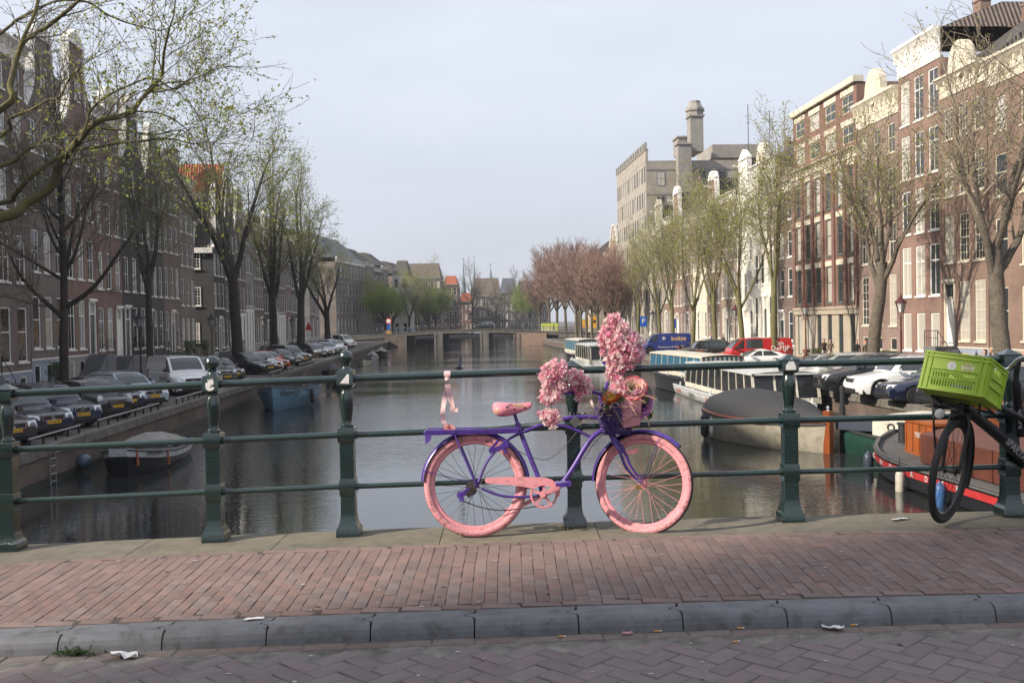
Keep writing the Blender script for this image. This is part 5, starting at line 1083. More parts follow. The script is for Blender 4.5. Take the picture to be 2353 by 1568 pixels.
hg = house('big grey stone-clad block with rows of small windows and crenellated top', 'R', 151.7, 26.4, [fl(4.4, 13, 1.15, 3., .5, 'plain')]+[fl(3.75, 13, 1.1, 2.4, .6, 'plain')]*6, 'block', 'parapet', base=.6, topH=1.6, trim=BR['grey'], wf=mat('grey_frames', (.2, .2, .19), .6), D=24, roof=None, name='office_block', far=True)
for k in range(1, 7):
    for i in range(7):
        fr, pn, sl = win_mesh(1.3, 2.2, 'sash', MATS['grey_frames'], m_paneR); wo = link('window', fr, hg, (26.51, 1.6+i*3.2, 1.2+3.75*k), (0, 0, PI/2)); link('pane', pn, wo)
for k in range(7): q = MB(); q.box(26.402, 26.5, 0, 24, 3.6+3.75*k, 3.95+3.75*k); q.build('string_course', BR['grey'], hg)
for i in range(14): q = MB(); q.box(26.4*i/13-.35 if i else 0, min(26.4, 26.4*i/13+.35), -.16, .2, 29.1, 30.3); q.build('merlon', BR['grey'], hg)
q = MB(); q.box(10, 20, 12, 20, 28.9, 31.); q.build('penthouse', BR['grey'], hg)
for (x0, x1, y0, y1, z1, m, nm) in ((24., 26.2, 7., 9., 34.2, BR['grey'], 'stair_tower'), (20.6, 23.9, 5.6, 8.8, 31.4, BR['grey'], 'lift_tower'), (26.45, 28.2, 4.6, 6.6, 29.6, BR['grey'], 'chimney')):
    q = MB(); q.box(x0, x1, y0, y1, 0 if nm == 'chimney' else 28.9, z1); q.box(x0-.2, x1+.2, y0-.2, y1+.2, z1, z1+.25)
    if nm == 'stair_tower': q.lathe([(1.3, z1+.25), (1.3, z1+.9), (1.5, z1+.95), (1.5, z1+1.3), (.9, z1+2.2), (.9, z1+2.5)], 8, ((x0+x1)/2, (y0+y1)/2, 0), sm=False)
    q.build(nm, m, hg)
for x, y, hgt in ((20, 9, 1.5), (24, 20, 3.5), (26, 16, 4)): q = MB(); q.tube([(min(x, 26), y, 29), (min(x, 26), y, 29+hgt+3)], .06, 5); q.build('aerial', m_iron, hg)
house('pale tall house set back behind the row, with roof terrace', 'R', 99.5, 13, [fl(4.5, 5, 1.2, 2.4, .6, 'plain')]*4+[fl(4.2, 5, 1.3, 2.2, .5, 'plain')], 'white', 'parapet', base=.5, topH=.8, off=11.6, roof=None, far=True)
house('narrow gabled house past the grey block with a hoisting beam', 'R', 178.4, 9., [fl(4.5, 4, 1.1, 3., .5, 'sash2'), fl(4., 4, 1.1, 2.6, .5, 'sash2'), fl(4., 4, 1.1, 2.6, .5, 'sash2'), fl(3.4, 4, 1., 2., .5, 'sash2')], 'ochre', 'step', base=.8, gableH=4.5, roof='slate', far=True)
for i, (W, wl, H) in enumerate(((8, 'clay', 15), (8, 'stone', 16))): house(('clay coloured house at the end of the sunlit row' if i == 0 else 'sandstone house beyond the far bridge'), 'R', 188+i*24, W, [fl(H/4, 4, 1.1, H/4*.62, .6, 'sash2')]*4, wl, 'cornice', base=.6, topH=.7, far=True, group=GR)
# unseen houses at the corner; the brown one is placed and raised for shade
house('sooty corner house by the bridge', 'L', 12.5, 8.6, [fl(4.4, 4, 1.2, 3., .5)]+[fl(3.6, 4, 1.2, 2.5, .5)]*3, 'soot', 'cornice', base=1.2, far=True, group=GL)
house('umber house between the corner and the long facade', 'L', 21.2, 23.9, [fl(4.4, 9, 1.2, 3., .5)]+[fl(3.8, 9, 1.2, 2.5, .5)]*4, 'umber', 'cornice', base=1.2, far=True, group=GL)
house('brown house across the bridge street', 'L', -33.7, 26.05, [fl(4.6, 9, 1.2, 3., .5)]+[fl(4.2, 9, 1.2, 2.6, .5)]*6, 'brown', 'cornice', base=1.2, far=True, group=GL, roofH=4)
# ================================================================== TREES
m_barkD = mat('dark_elm_bark', (.055, .045, .036), .95, nz=(3, .5), bump=(14, .9, .05)); m_barkM = mat('mossy_elm_bark', (.1, .085, .055), .95, nz=(2.2, .5), bump=(14, .9, .05), c2=(.13, .12, .03))
m_barkG = mat('greenish_young_bark', (.16, .15, .06), .9, nz=(3, .4), bump=(10, .6, .03)); m_barkL = mat('grey_elm_bark', (.15, .125, .095), .95, nz=(3.5, .5), bump=(12, 1., .06)); m_twigR = mat('red_brown_twigs', (.28, .18, .145), .9, nz=(1.5, .3)); m_twig = mat('grey_twigs', (.135, .115, .088), .9); m_twigL = mat('sunlit_twigs', (.23, .19, .14), .9)
def leafm(name, c, c2):
    m = mat(name, c, .55, nz=(.9, .5), c2=c2); t = m.node_tree; p = t.nodes['Principled BSDF']; out = [n for n in t.nodes if n.type == 'OUTPUT_MATERIAL'][0]
    tr = t.nodes.new('ShaderNodeBsdfTranslucent'); mx = t.nodes.new('ShaderNodeMixShader'); mx.inputs[0].default_value = .4; tr.inputs[0].default_value = (c[0]*1.5, c[1]*1.5, c[2], 1)
    t.links.new(p.outputs[0], mx.inputs[1]); t.links.new(tr.outputs[0], mx.inputs[2]); t.links.new(mx.outputs[0], out.inputs[0]); return m
m_lf = leafm('young_elm_leaf', (.2, .23, .05), (.14, .17, .035)); m_lfD = leafm('elm_leaf_shade', (.095, .125, .028), (.06, .085, .02)); m_lfY = leafm('yellow_green_flower', (.3, .3, .08), (.2, .21, .055)); m_lfB = leafm('bright_spring_leaf', (.22, .3, .05), (.15, .22, .035))
def grow(W, tips, p, d, L, r, lvl, R, S):
    n = S['seg'][lvl]; pts = [p.copy()]; rs = [r]; q = p.copy(); dd = d.copy(); dirs = [d.copy()]
    for i in range(n):
        dd = (dd+rvec(R)*S['wander'][lvl]+Vector((0, 0, S['up'][lvl]))).normalized(); q = q+dd*(L/n); pts.append(q.copy()); rs.append(max(S.get('minr', .007), r*(1-(1-S['taper'][lvl])*(i+1)/n))); dirs.append(dd.copy())
    W[min(lvl, 2) if lvl < 2 else 2].tube(pts, rs, S['sides'][lvl], 0, lvl < 2)
    last = lvl == S['levels']-1
    if last:
        tips += pts[1:]; return
    k = S['kids'][lvl]; az = R.uniform(0, 6.28)
    for j in range(k):
        t_ = S['from'][lvl]+(1-S['from'][lvl])*(j+R.uniform(.1, .9))/k; i = min(n-1, int(t_*n)); f = t_*n-i; pp = pts[i].lerp(pts[i+1], f); pd = dirs[i+1]; az += 2.4+R.uniform(-.4, .4)
        an = S['ang'][lvl]*R.uniform(.65, 1.3)*(1.-.25*t_); o1 = pd.orthogonal().normalized(); o2 = pd.cross(o1); cd = (pd*math.cos(an)+(o1*math.cos(az)+o2*math.sin(az))*math.sin(an)).normalized()
        rl = rs[i]*S['rr'][lvl]*R.uniform(.75, 1.1); grow(W, tips, pp, cd, L*S['lr'][lvl]*R.uniform(.7, 1.2)*(1-.45*t_+.2), rl, lvl+1, R, S)
    if lvl > 0 or S.get('cont'): grow(W, tips, pts[-1], dirs[-1], L*S['lr'][lvl]*.9, rs[-1], lvl+1, R, S)
def leaves(tips, n, R, size, jit=.18, bias=None):
    b = MB()
    for _ in range(n):
        p = R.choice(tips)+Vector((R.gauss(0, jit), R.gauss(0, jit), R.gauss(0, jit*.8)))
        if bias and R.random() > bias(p): continue
        for k in range(R.choice((1, 1, 2))):
            a = rvec(R)*size*R.uniform(.6, 1.3); c = a.cross(rvec(R)).normalized()*size*R.uniform(.35, .7); q = p+rvec(R)*size
            b.add([q-a, q+c, q+a, q-c], ((0, 1, 2, 3),), 0 if R.random() < .75 else 1)
    return b
def tree_proto(seed, S, label, mb, mt, ml, nleaf, lsize, lean=(0, 0, 1), jit=.18, bias=None):
    R = random.Random(seed); W = [MB(), MB(), MB()]; tips = []
    grow(W, tips, Vector((0, 0, -.1)), Vector(lean).normalized(), S['L'], S['r'], 0, R, S)
    fl_ = MB(); fl_.lathe([(S['r']*1.7, -.15), (S['r']*1.25, .12), (S['r']*1.02, .5)], 10); W[0].merge(fl_)
    W[0].merge(W[1]); me = [W[0].mesh('trunk', mb), W[2].mesh('branches', mt), (leaves(tips, nleaf, R, lsize, jit, bias).mesh('foliage', ml) if nleaf else None)]
    return me
def place_tree(me, label, loc, rz, sc_=1., group=None, tilt=(0, 0)):
    o = thing('street_tree', label, 'tree', loc, rz, group); o.scale = sc_ if hasattr(sc_, '__len__') else (sc_,)*3; o.rotation_euler = (tilt[0], tilt[1], rz)
    for nm, m in zip(('trunk', 'branches', 'foliage'), me):
        if m: c = link(nm, m, o); 
    return o
BASE = dict(levels=6, seg=[5, 7, 6, 5, 4, 3], wander=[.05, .11, .16, .2, .24, .26], up=[.05, .09, .05, .03, .02, .0], taper=[.8, .4, .4, .4, .45, .5], sides=[12, 8, 6, 5, 3, 3], kids=[5, 5, 4, 4, 3, 0], ang=[.5, .6, .7, .75, .8, .8], lr=[1.6, .52, .55, .56, .55, .5], rr=[.55, .5, .5, .5, .5, .5])
BASE['from'] = [.82, .3, .25, .2, .2, .2]
def mk(**k): S = dict(BASE); S.update(k); return S
B2 = dict(levels=5, seg=[6, 9, 7, 5, 4], wander=[.04, .1, .16, .2, .26], up=[.03, .025, .02, .02, 0], taper=[.78, .28, .32, .4, .5], sides=[12, 8, 6, 4, 3], kids=[4, 8, 6, 5, 0], ang=[.42, .62, .7, .75, .8], lr=[1.6, .46, .5, .52, .5], rr=[.62, .46, .48, .5, .5], minr=.0095)
B2['from'] = [.7, .22, .22, .18, .2]
def m2(**k): S = dict(B2); S.update(k); return S
elmA = tree_proto(11, m2(L=7., r=.44, kids=[4, 8, 6, 5, 0], ang=[.34, .6, .7, .75, .8], lr=[1.75, .42, .5, .52, .5]), '', m_barkD, m_twig, [m_lf, m_lfB], 3300, .085, jit=.25)
elmB = tree_proto(24, m2(L=6., r=.38, kids=[5, 8, 6, 5, 0], ang=[.26, .5, .65, .75, .8], up=[.03, .05, .04, .02, 0], lr=[1.9, .38, .5, .52, .5]), '', m_barkD, m_twig, [m_lf, m_lfB], 3300, .085, jit=.25)
bareA = tree_proto(5, m2(L=9., r=.2, cont=True, kids=[11, 8, 6, 4, 0], ang=[1.0, .7, .7, .75, .8], up=[.02, .05, .04, .03, 0], lr=[.5, .5, .52, .52, .5], taper=[.5, .28, .32, .4, .5], **{'from': [.36, .2, .2, .2, .2]}), '', m_barkD, m_twig, [m_lf, m_lfD], 200, .07)
thinB = tree_proto(93, m2(L=7.5, r=.21, kids=[5, 7, 5, 4, 0], ang=[.45, .6, .7, .75, .8], lr=[1.1, .45, .5, .52, .5]), '', m_barkD, m_twig, [m_lf, m_lfB], 1100, .085, jit=.25)
elmR = tree_proto(31, m2(L=6., r=.29, kids=[5, 8, 6, 5, 0], ang=[.6, .68, .72, .75, .8], wander=[.07, .15, .2, .24, .28], up=[.03, .06, .03, .02, 0], lr=[1.3, .52, .52, .54, .5]), '', m_barkL, m_twigL, [m_lfY, m_lfB], 4200, .055, lean=(-.06, 0, 1), jit=.16)
elmR2 = tree_proto(47, m2(L=6., r=.33, kids=[5, 7, 6, 5, 0], ang=[.66, .68, .72, .75, .8], wander=[.07, .15, .2, .24, .28], up=[.03, .06, .03, .02, 0], lr=[1.3, .54, .52, .54, .5]), '', m_barkL, m_twigL, [m_lfY, m_lfB], 900, .05, jit=.15)
young = tree_proto(52, m2(L=5., r=.2, kids=[5, 7, 6, 4, 0], ang=[.4, .55, .65, .75, .8], up=[.03, .09, .06, .03, 0], lr=[1.55, .42, .5, .52, .5]), '', m_barkG, m_twigL, [m_lfY, m_lfB], 3600, .06, jit=.2)
young2 = tree_proto(61, m2(L=4.6, r=.19, kids=[5, 7, 6, 4, 0], ang=[.5, .6, .65, .75, .8], up=[.03, .08, .05, .03, 0], lr=[1.5, .46, .5, .52, .5]), '', m_barkG, m_twigL, [m_lfY, m_lfB], 4600, .065, jit=.24)
redt = tree_proto(71, m2(L=4.2, r=.17, cont=True, kids=[10, 9, 7, 6, 0], ang=[.75, .6, .6, .7, .8], up=[.05, .09, .06, .04, 0], lr=[1.15, .46, .52, .54, .5], minr=.013, **{'from': [.62, .2, .2, .2, .2]}), '', m_barkL, m_twigR, None, 0, .06); redt2 = redt
greenf = tree_proto(83, m2(L=4., r=.3, kids=[6, 8, 6, 5, 0], ang=[.6, .65, .7, .75, .8], lr=[1.5, .5, .52, .52, .5]), '', m_barkD, m_twig, [m_lfB, m_lf], 7000, .12, jit=.3)
ORD = 'first second third fourth fifth sixth seventh eighth ninth tenth eleventh twelfth thirteenth fourteenth fifteenth'.split()
def tl(px, off, a=QL, s=-1):              # a tree on the line off metres behind the quay edge, where the sight line px crosses it
    k = (px-1176)/FPX; c = a+s*off; Y = c/(k-SL); return Vector((c+SL*Y, Y, QZ))
GT = 'trees along the shaded quay'; GT2 = 'trees along the sunlit quay'
place_tree(bareA, 'slender bare tree with level lower boughs before the grey-brown houses', tl(145, 5.2), .6, (1.12, 1.12, 1.15), GT)
place_tree(thinB, 'leaning dark elm beside the lantern and white van', tl(345, 5.2), 2.2, 1., GT, (0, .06))
place_tree(elmA, 'tall dark elm forking into two stems, the highest crown on the shaded quay', tl(545, 5.2), 1.1, (1.12, 1.12, 1.18), GT)
place_tree(elmB, 'dark elm next to the tall forked one', tl(630, 5.2), 4.0, 1.14, GT)
place_tree(elmB, 'thick-trunked elm with a dense upright crown', tl(690, 5.2), .3, (1.3, 1.3, 1.2), GT)
place_tree(elmA, 'lower spreading elm reaching over the water near the far cars', tl(754, 5.2), 2.9, (1.05, 1.05, .85), GT, (0, .06))
for px, Y, me, s, lab in ((862, 232, young2, 1.25, 'pale green tree beyond the far bridge, next to the slate roof'), (886, 226, greenf, 1.15, 'olive leafy tree beyond the far bridge by the round traffic sign'), (940, 232, elmA, .72, 'dark leaning tree before the white house end'), (985, 262, greenf, 1.1, 'green tree below the broad dark roof'), (1085, 300, bareA, 1.5, 'bare tree against the twin spires'), (1185, 318, bareA, 1.4, 'bare grey tree in the gap of the far bridge'), (1216, 290, greenf, 1.25, 'bright green tree beside the red-brown twigs'), (1010, 300, young2, 1.3, 'slim green tree in front of the far orange roof'), (1140, 322, bareA, 1.2, 'small bare tree before the closing facade'), (958, 252, young2, 1.5, 'tall pale tree in front of the broad dark roof'), (1000, 268, greenf, 1.3, 'full green tree below the far orange roof'), (900, 246, greenf, 1.2, 'rounded tree beside the white house end')):
    p0 = on_y(px, 760, Y); place_tree(me, lab, (p0.x, Y, QZ), px*.7, s)
place_tree(elmR2, 'big grey-barked elm nearest the bridge on the sunlit quay', tl(2312, 6.0, QR, 1), 5.0, (1.2, 1.2, 1.12), GT2)
place_tree(elmR, 'leaning grey elm between the parked cars and the red building', tl(2004, 6.2, QR, 1), 2.1, (1.3, 1.3, 1.12), GT2, (0, -.05))
for i, (px, me, s, lab) in enumerate(((1779, young, 1.0, 'straight young tree with yellow-green trunk in front of the white coupe'), (1705, young2, .98, 'yellow-green tree behind the dark estate car'), (1642, young, .88, 'thin tree beside the dark estate car'), (1592, young2, .95, 'leafy young tree next to the blue van'), (1546, young, .92, 'slim tree behind the blue van'), (1517, young2, .9, 'small tree by the parking sign'), (1466, young, .85, 'forked young tree above the blossom spray'))):
    place_tree(me, lab, tl(px, 5.2, QR, 1), px*1.3, (s*1.25, s*1.25, s*1.3), GT2)
for i, px in enumerate((1428, 1408, 1390, 1374, 1360, 1347, 1335, 1325)):
    place_tree((redt, redt2)[i % 2], ORD[i]+' leafless red-brown tree along the quay, counted from the blossom spray', tl(px, 5.0 if i % 2 else 7.5, QR, 1), i*1.9, (1.3, 1.34, 1.4, 1.46, 1.52, 1.6, 1.66, 1.72)[i], 'red-brown budding trees')
for i, (px, Y, s) in enumerate(((1300, 222, 2.0), (1280, 236, 2.1), (1262, 250, 2.1), (1330, 228, 2.0), (1240, 262, 1.7))):
    p0 = on_y(px, 760, Y); place_tree((redt2, redt)[i % 2], 'leafless red-brown tree past the far bridge, '+('above the pale container', 'between container and spires', 'just before the bright green tree', 'behind the yellow signs', 'closest to the bright green tree')[i], (p0.x, Y, QZ), i*2.1, s, 'red-brown trees beyond the bridge')
place_tree(elmR2, 'elm at the bridge corner', (-18.6, -2.2, QZ), 2.6, .9)
# --- the elm whose boughs reach in over the bridge: boughs traced, twigs grown
R = random.Random(9); W = [MB(), MB(), MB()]; tips = []; fork = Vector((-17.6, 21.6, 7.2))
S = mk(levels=6, seg=[5, 7, 6, 5, 4, 3], sides=[12, 8, 6, 4, 3, 3], kids=[5, 5, 4, 4, 3, 0], lr=[1.6, .52, .55, .58, .58, .5], wander=[.05, .14, .2, .24, .26, .28], up=[.05, .06, .05, .03, .02, .0], minr=.0045)
W[0].tube([(-18.2, 21.4, 1.1), (-18.1, 21.4, 3), (-17.8, 21.5, 5.4), fork+Vector((.1, 0, .2))], [.62, .5, .46, .44], 14)
boughs = [([(0, 500), (59, 467), (118, 428), (137, 376), (157, 350), (183, 320), (203, 294), (235, 274), (271, 268), (304, 255), (327, 225), (353, 199), (372, 173), (376, 124), (389, 65)], .19, .022, 0), ([(0, 467), (33, 448), (65, 412), (108, 379), (144, 356), (183, 343), (229, 337), (278, 328), (323, 325), (380, 318), (440, 330)], .1, .018, 1.), ([(0, 382), (49, 353), (82, 333), (124, 314), (176, 310)], .085, .02, -.8), ([(0, 314), (20, 275), (72, 252), (111, 229), (137, 225), (160, 180), (190, 150)], .075, .016, .5), ([(0, 252), (23, 196), (39, 131), (59, 92), (108, 62), (157, 23), (186, -4)], .12, .035, -.4), ([(41, 128), (55, 85), (80, 30), (90, -20)], .06, .03, -.6), ([(0, 78), (33, 49), (78, 26), (130, 3), (200, 5), (245, 33), (290, 52), (330, 62), (372, 70), (410, 50)], .055, .012, .9), ([(203, 294), (205, 260), (240, 225), (300, 195), (350, 180), (400, 205), (430, 190)], .05, .012, .7), ([(327, 225), (360, 205), (395, 207), (425, 190)], .03, .01, .2), ([(183, 325), (205, 255), (180, 175), (160, 120)], .04, .012, -.5), ([(220, 296), (290, 300), (350, 310), (420, 300), (440, 340), (470, 380)], .035, .009, .4), ([(304, 255), (370, 262), (420, 290), (455, 330), (480, 350)], .028, .008, .0)]
for px, r0, r1, yo in boughs:
    n = len(px); P3 = [on_y(x, y, 21.8+yo+1.2*math.sin(i*.7+yo*3)*.5-.05*i) for i, (x, y) in enumerate(px)]
    if px[0][0] <= 0: P3 = [fork, fork.lerp(P3[0], .55)+Vector((0, 0, -.25))]+P3
    sp = smooth_path(P3, 4); k = len(sp); i0 = 0; W[0].tube(sp, [r0*.8+(r1-r0*.8)*(i/(k-1))**.7 for i in range(k)], 9)
    for i in range(9 if px[0][0] <= 0 else 2, k, 1):
        if R.random() < .36:
            rr = r0+(r1-r0)*(i/(k-1))**.8; d = (sp[min(i+1, k-1)]-sp[i-1]).normalized(); an = R.uniform(.5, 1.1); az = R.uniform(0, 6.28); o1 = d.orthogonal().normalized(); o2 = d.cross(o1); cd = (d*math.cos(an)+(o1*math.cos(az)+o2*math.sin(az))*math.sin(an)+Vector((.12, 0, .12))).normalized()
            grow(W, tips, sp[i], cd, R.uniform(.7, 1.6)*(1.2 if i > k*.5 else .85), min(.02, rr*.4), 3, R, S)
    grow(W, tips, sp[-1], (sp[-1]-sp[-2]).normalized(), 1.5, r1*.8, 3, R, S)
o = thing('overhanging_elm', 'big mossy elm whose budding boughs reach over the houses by the bridge', 'tree', (0, 0, 0)); W[0].merge(W[1]); W[0].build('trunk', m_barkM, o); W[2].build('branches', m_twig, o)
leaves(tips, 5500, R, .042, .07, lambda p: .12+.9*max(0, min(1, (p.x+10.4)/3.2))).build('foliage', [m_lfY, m_lfB], o)
# ================================================================== VEHICLES
m_cglass = mat('car_glass', (.045, .055, .058), .04, spec=.9, nz=(1.2, .6)); m_tyre = mat('car_tyre', (.018, .018, .018), .8, nz=(12, .3)); m_alloy = mat('alloy_rim', (.48, .48, .5), .3, metal=.85); m_plast = mat('black_car_plastic', (.018, .018, .019), .55)
m_lens = mat('headlamp_lens', (.8, .82, .84), .1, coat=.6, nz=(9, .35)); m_red = mat('tail_lamp', (.35, .012, .01), .15, coat=.6); m_plate = mat('yellow_plate', (.75, .42, .015), .45); m_eu = mat('plate_blue', (.02, .04, .35), .45); m_wplate = mat('white_plate', (.7, .7, .68), .45)
def paint(n, c, metal=.25, r=.28): return mat('paint_'+n, c, r, metal=metal, coat=1., nz=(1.6, .1))
PA = dict(black=paint('black', (.01, .0105, .012), .1), navy=paint('navy', (.012, .016, .045)), silver=paint('silver', (.5, .51, .53), .15), silverblue=paint('silver_blue', (.38, .45, .52), .15), white=paint('white', (.84, .84, .83), 0.), red=paint('red', (.5, .012, .016), 0.), grey=paint('grey', (.13, .14, .16), .2), charcoal=paint('charcoal', (.028, .03, .034), .3), redor=paint('orange_red', (.5, .03, .012), 0.), vblue=paint('van_blue', (.015, .035, .21), 0.), beige=paint('silver_beige', (.55, .54, .5), .1), dblue=paint('dark_blue', (.012, .022, .06)))
_WH = {}
def wheel_meshes(r, w, ns, wide=1.):
    k = (round(r, 3), ns, wide)
    if k in _WH: return _WH[k]
    M = Matrix(((1, 0, 0), (0, 0, 1), (0, -1, 0))); b = MB(); b.lathe([(r*.66, -w/2), (r*.93, -w/2), (r, -w*.38), (r, w*.38), (r*.93, w/2), (r*.66, w/2)], 28, M=M); ty = b.mesh('tyre', m_tyre)
    b = MB(); b.lathe([(r*.1, -w*.3), (r*.66, -w*.3), (r*.68, w*.46), (r*.63, w*.46), (r*.61, w*.2), (r*.1, w*.18)], 24, M=M, m=1)
    for i in range(ns):
        a = 2*PI*i/ns; d = Vector((math.cos(a), 0, math.sin(a))); b.bar(d*r*.08+Vector((0, w*.36, 0)), d*r*.64+Vector((0, w*.42, 0)), r*.17*wide, .03, 0, (0, 1, 0))
    b.lathe([(r*.16, w*.3), (r*.16, w*.42), (r*.02, w*.44)], 12, M=M); _WH[k] = (ty, b.mesh('rim', [m_alloy, m_plast])); return _WH[k]
KINDC = dict(   # L W H hood nose belt tail  xw xr0 xr1 xb  front/rear axle, wheel radius
    sedan=dict(L=4.6, W=1.8, H=1.43, hood=.92, nose=.74, belt=.93, tail=.98, xw=.85, xr0=.1, xr1=-.95, xb=-1.75, xf=1.38, xrr=-1.33, wr=.325),
    estate=dict(L=4.7, W=1.82, H=1.47, hood=.94, nose=.76, belt=.95, tail=.98, xw=.9, xr0=.2, xr1=-1.75, xb=-2.22, xf=1.4, xrr=-1.36, wr=.33, rails=1),
    suv=dict(L=4.7, W=1.9, H=1.64, hood=1.06, nose=.86, belt=1.08, tail=1.1, xw=1.0, xr0=.35, xr1=-1.55, xb=-2.15, xf=1.42, xrr=-1.4, wr=.37, rails=1),
    hatch=dict(L=4.1, W=1.75, H=1.47, hood=.95, nose=.76, belt=.95, tail=1.0, xw=1.0, xr0=.3, xr1=-1.3, xb=-1.9, xf=1.27, xrr=-1.25, wr=.31),
    coupe=dict(L=4.4, W=1.8, H=1.34, hood=.88, nose=.7, belt=.93, tail=.98, xw=.8, xr0=.0, xr1=-.75, xb=-1.85, xf=1.35, xrr=-1.35, wr=.335),
    mini=dict(L=3.65, W=1.69, H=1.41, hood=.94, nose=.78, belt=.96, tail=.95, xw=.72, xr0=.32, xr1=-1.35, xb=-1.7, xf=1.22, xrr=-1.2, wr=.3),
    mpv=dict(L=4.4, W=1.78, H=1.6, hood=1.0, nose=.78, belt=1.02, tail=1.05, xw=1.35, xr0=.3, xr1=-1.6, xb=-2.1, xf=1.35, xrr=-1.3, wr=.31),
    van=dict(L=5.1, W=1.93, H=1.93, hood=1.2, nose=.9, belt=1.2, tail=1.22, xw=1.75, xr0=.95, xr1=-2.4, xb=-2.5, xf=1.65, xrr=-1.5, wr=.34))
def car(name, label, kind, pt, loc, rz, plate=None, group=None, ns=7, roofp=None, lower=None, panel=False, grille=None, cat='car', wide=1., white_plate=False, round_light=False):
    K = KINDC[kind]; L, Wd, H = K['L'], K['W'], K['H']; h = L/2; m = PA[pt]; wr = K['wr']; ra = wr+.055
    o = thing(name, label, cat, loc, rz, group); o.scale = (1.05,)*3
    def ztop(x):
        P_ = [(-h, K['tail']*.86), (-h+.12, K['tail']), (K['xb'], K['belt']+.02), (K['xw'], K['hood']), (h-.75, K['hood']*.45+K['nose']*.55), (h-.22, K['nose']), (h-.05, K['nose']*.9), (h, K['nose']*.78)]
        for (xa, za), (xc, zc) in zip(P_, P_[1:]):
            if xa <= x <= xc: return za+(zc-za)*(x-xa)/(xc-xa)
        return P_[-1][1]
    def hw(x):
        e = max(0, (abs(x)-(h-.85))/.85); return Wd/2*(1-.2*e**2.2)*(1-.0*x)
    xs = {-h, -h+.05, -h+.12, -h+.35, h, h-.03, h-.1, h-.22, h-.4, h-.75, K['xw'], 0, -.5, .4, K['xb']}
    for xc in (K['xf'], K['xrr']):
        for i in range(9): xs.add(round(xc+ra*math.cos(PI*i/8), 4))
        xs.add(xc+ra+.01); xs.add(xc-ra-.01)
    secs = []; b = MB()
    for x in sorted(xs):
        zt = ztop(x); w = hw(x); zb = .2+(.08 if abs(x) > h-.06 else 0)
        for xc in (K['xf'], K['xrr']):
            if abs(x-xc) <= ra+1e-6: zb = max(zb, wr+math.sqrt(max(0, ra*ra-(x-xc)**2)))
        z5 = max(.4, zb+.012); z4 = max((zt+.4)/2+.06, zb+.03); z4 = min(z4, zt-.1)
        half = [(w*.93, zb), (w*.985, z5), (w, z4), (w*.975, max(zt-.09, z4+.02)), (w*.88, zt-.015), (w*.5, zt+.018), (0, zt+.025)]
        secs.append([(x, y, z) for y, z in half]+[(x, -y, z) for y, z in reversed(half[:-1])])
    b.loft(secs, 0, True, False, True, True)
    me = b.mesh('body', m); 
    body = link('body', me, o)
    b = MB(); b.box(-h+.2, h-.2, -Wd/2+.12, Wd/2-.12, .16, .5); b.box(K['xf']-ra, K['xf']+ra, -Wd/2+.1, Wd/2-.1, .3, wr+ra-.04); b.box(K['xrr']-ra, K['xrr']+ra, -Wd/2+.1, Wd/2-.1, .3, wr+ra-.04); b.build('underbody', m_plast, o)
    # greenhouse
    zb0, zr = K['belt']-.03, H; yb, yr = Wd/2*.915, Wd/2*.7 if kind != 'van' else Wd/2*.84
    yy = lambda z: yb+(yr-yb)*min(1, max(0, (z-zb0)/(zr-zb0)))
    prof = [(K['xw']+.02, K['hood']-.02), ((K['xw']*.45+K['xr0']*.55), K['hood']+(zr-K['hood'])*.62), (K['xr0'], zr-.05), (K['xr0']-.35, zr-.005), ((K['xr0']+K['xr1'])/2, zr), (K['xr1']+.2, zr-.02), (K['xr1'], zr-.07), ((K['xr1']+K['xb'])/2, (zr+K['belt'])/2+.02), (K['xb'], K['belt'])]
    secs = []
    for x, z in prof: y = yy(z); secs.append([(x, y, z), (x, y*.55, z+.028), (x, 0, z+.034), (x, -y*.55, z+.028), (x, -y, z)])
    b = MB(); b.loft(secs[:3], 0, True); b.loft(secs[2:], 1, True)
    for s in (1, -1): b.poly([(x, s*yy(z), z) for x, z in prof], 0)
    cab = b.build('cabin', [m, PA[roofp] if roofp else m], o)
    def sidepoly(pts, s, nm): q = MB(); q.poly([(x, s*(yy(z)+.006), z) for x, z in pts]); q.build(nm, m_cglass, o)
    zt_ = zr-.09; zl = K['belt']+.035; xm = (K['xr0']+K['xr1'])/2+(.1 if kind != 'van' else 0)
    if kind == 'van': xm = K['xr0']-.12
    for s in (1, -1):
        fx = lambda z: K['xw']+(K['xr0']-K['xw'])*((z-K['hood'])/(zr-K['hood']))
        sidepoly([(fx(zl)-.2, zl), (fx(zt_)-.1, zt_), (xm+.04, zt_+.015), (xm+.04, zl)], s, 'side_window')
        if not panel:
            rx = lambda z: K['xb']+(K['xr1']-K['xb'])*((z-K['belt'])/(zr-K['belt']))
            if kind == 'van': sidepoly([(xm-.12, zl), (xm-.12, zt_+.01), (xm-1.25, zt_+.01), (xm-1.25, zl)], s, 'side_window'); 
            else: sidepoly([(xm-.04, zl), (xm-.04, zt_+.015), (rx(zt_)+.16, zt_), (rx(zl+.1)+.26, zl+.06), (rx(zl)+.5, zl)], s, 'side_window')
    def cross(i, j, t0, t1, nm, ins=.86):
        (xa, za), (xc, zc) = prof[i], prof[j]; q = MB(); pts = []
        r0 = (xa+(xc-xa)*t0, za+(zc-za)*t0); r1 = (xa+(xc-xa)*t1, za+(zc-za)*t1); n = Vector((-(zc-za), 0, xc-xa)); n = n if n.z > 0 else -n; n = n.normalized()*.012; secs = []
        for x, z in (r0, ((r0[0]+r1[0])/2, (r0[1]+r1[1])/2), r1): y = yy(z)*ins; secs.append([Vector((x, y*k, z+(.03*(1-abs(k)**2))+.002))+n for k in (1, .5, 0, -.5, -1)])
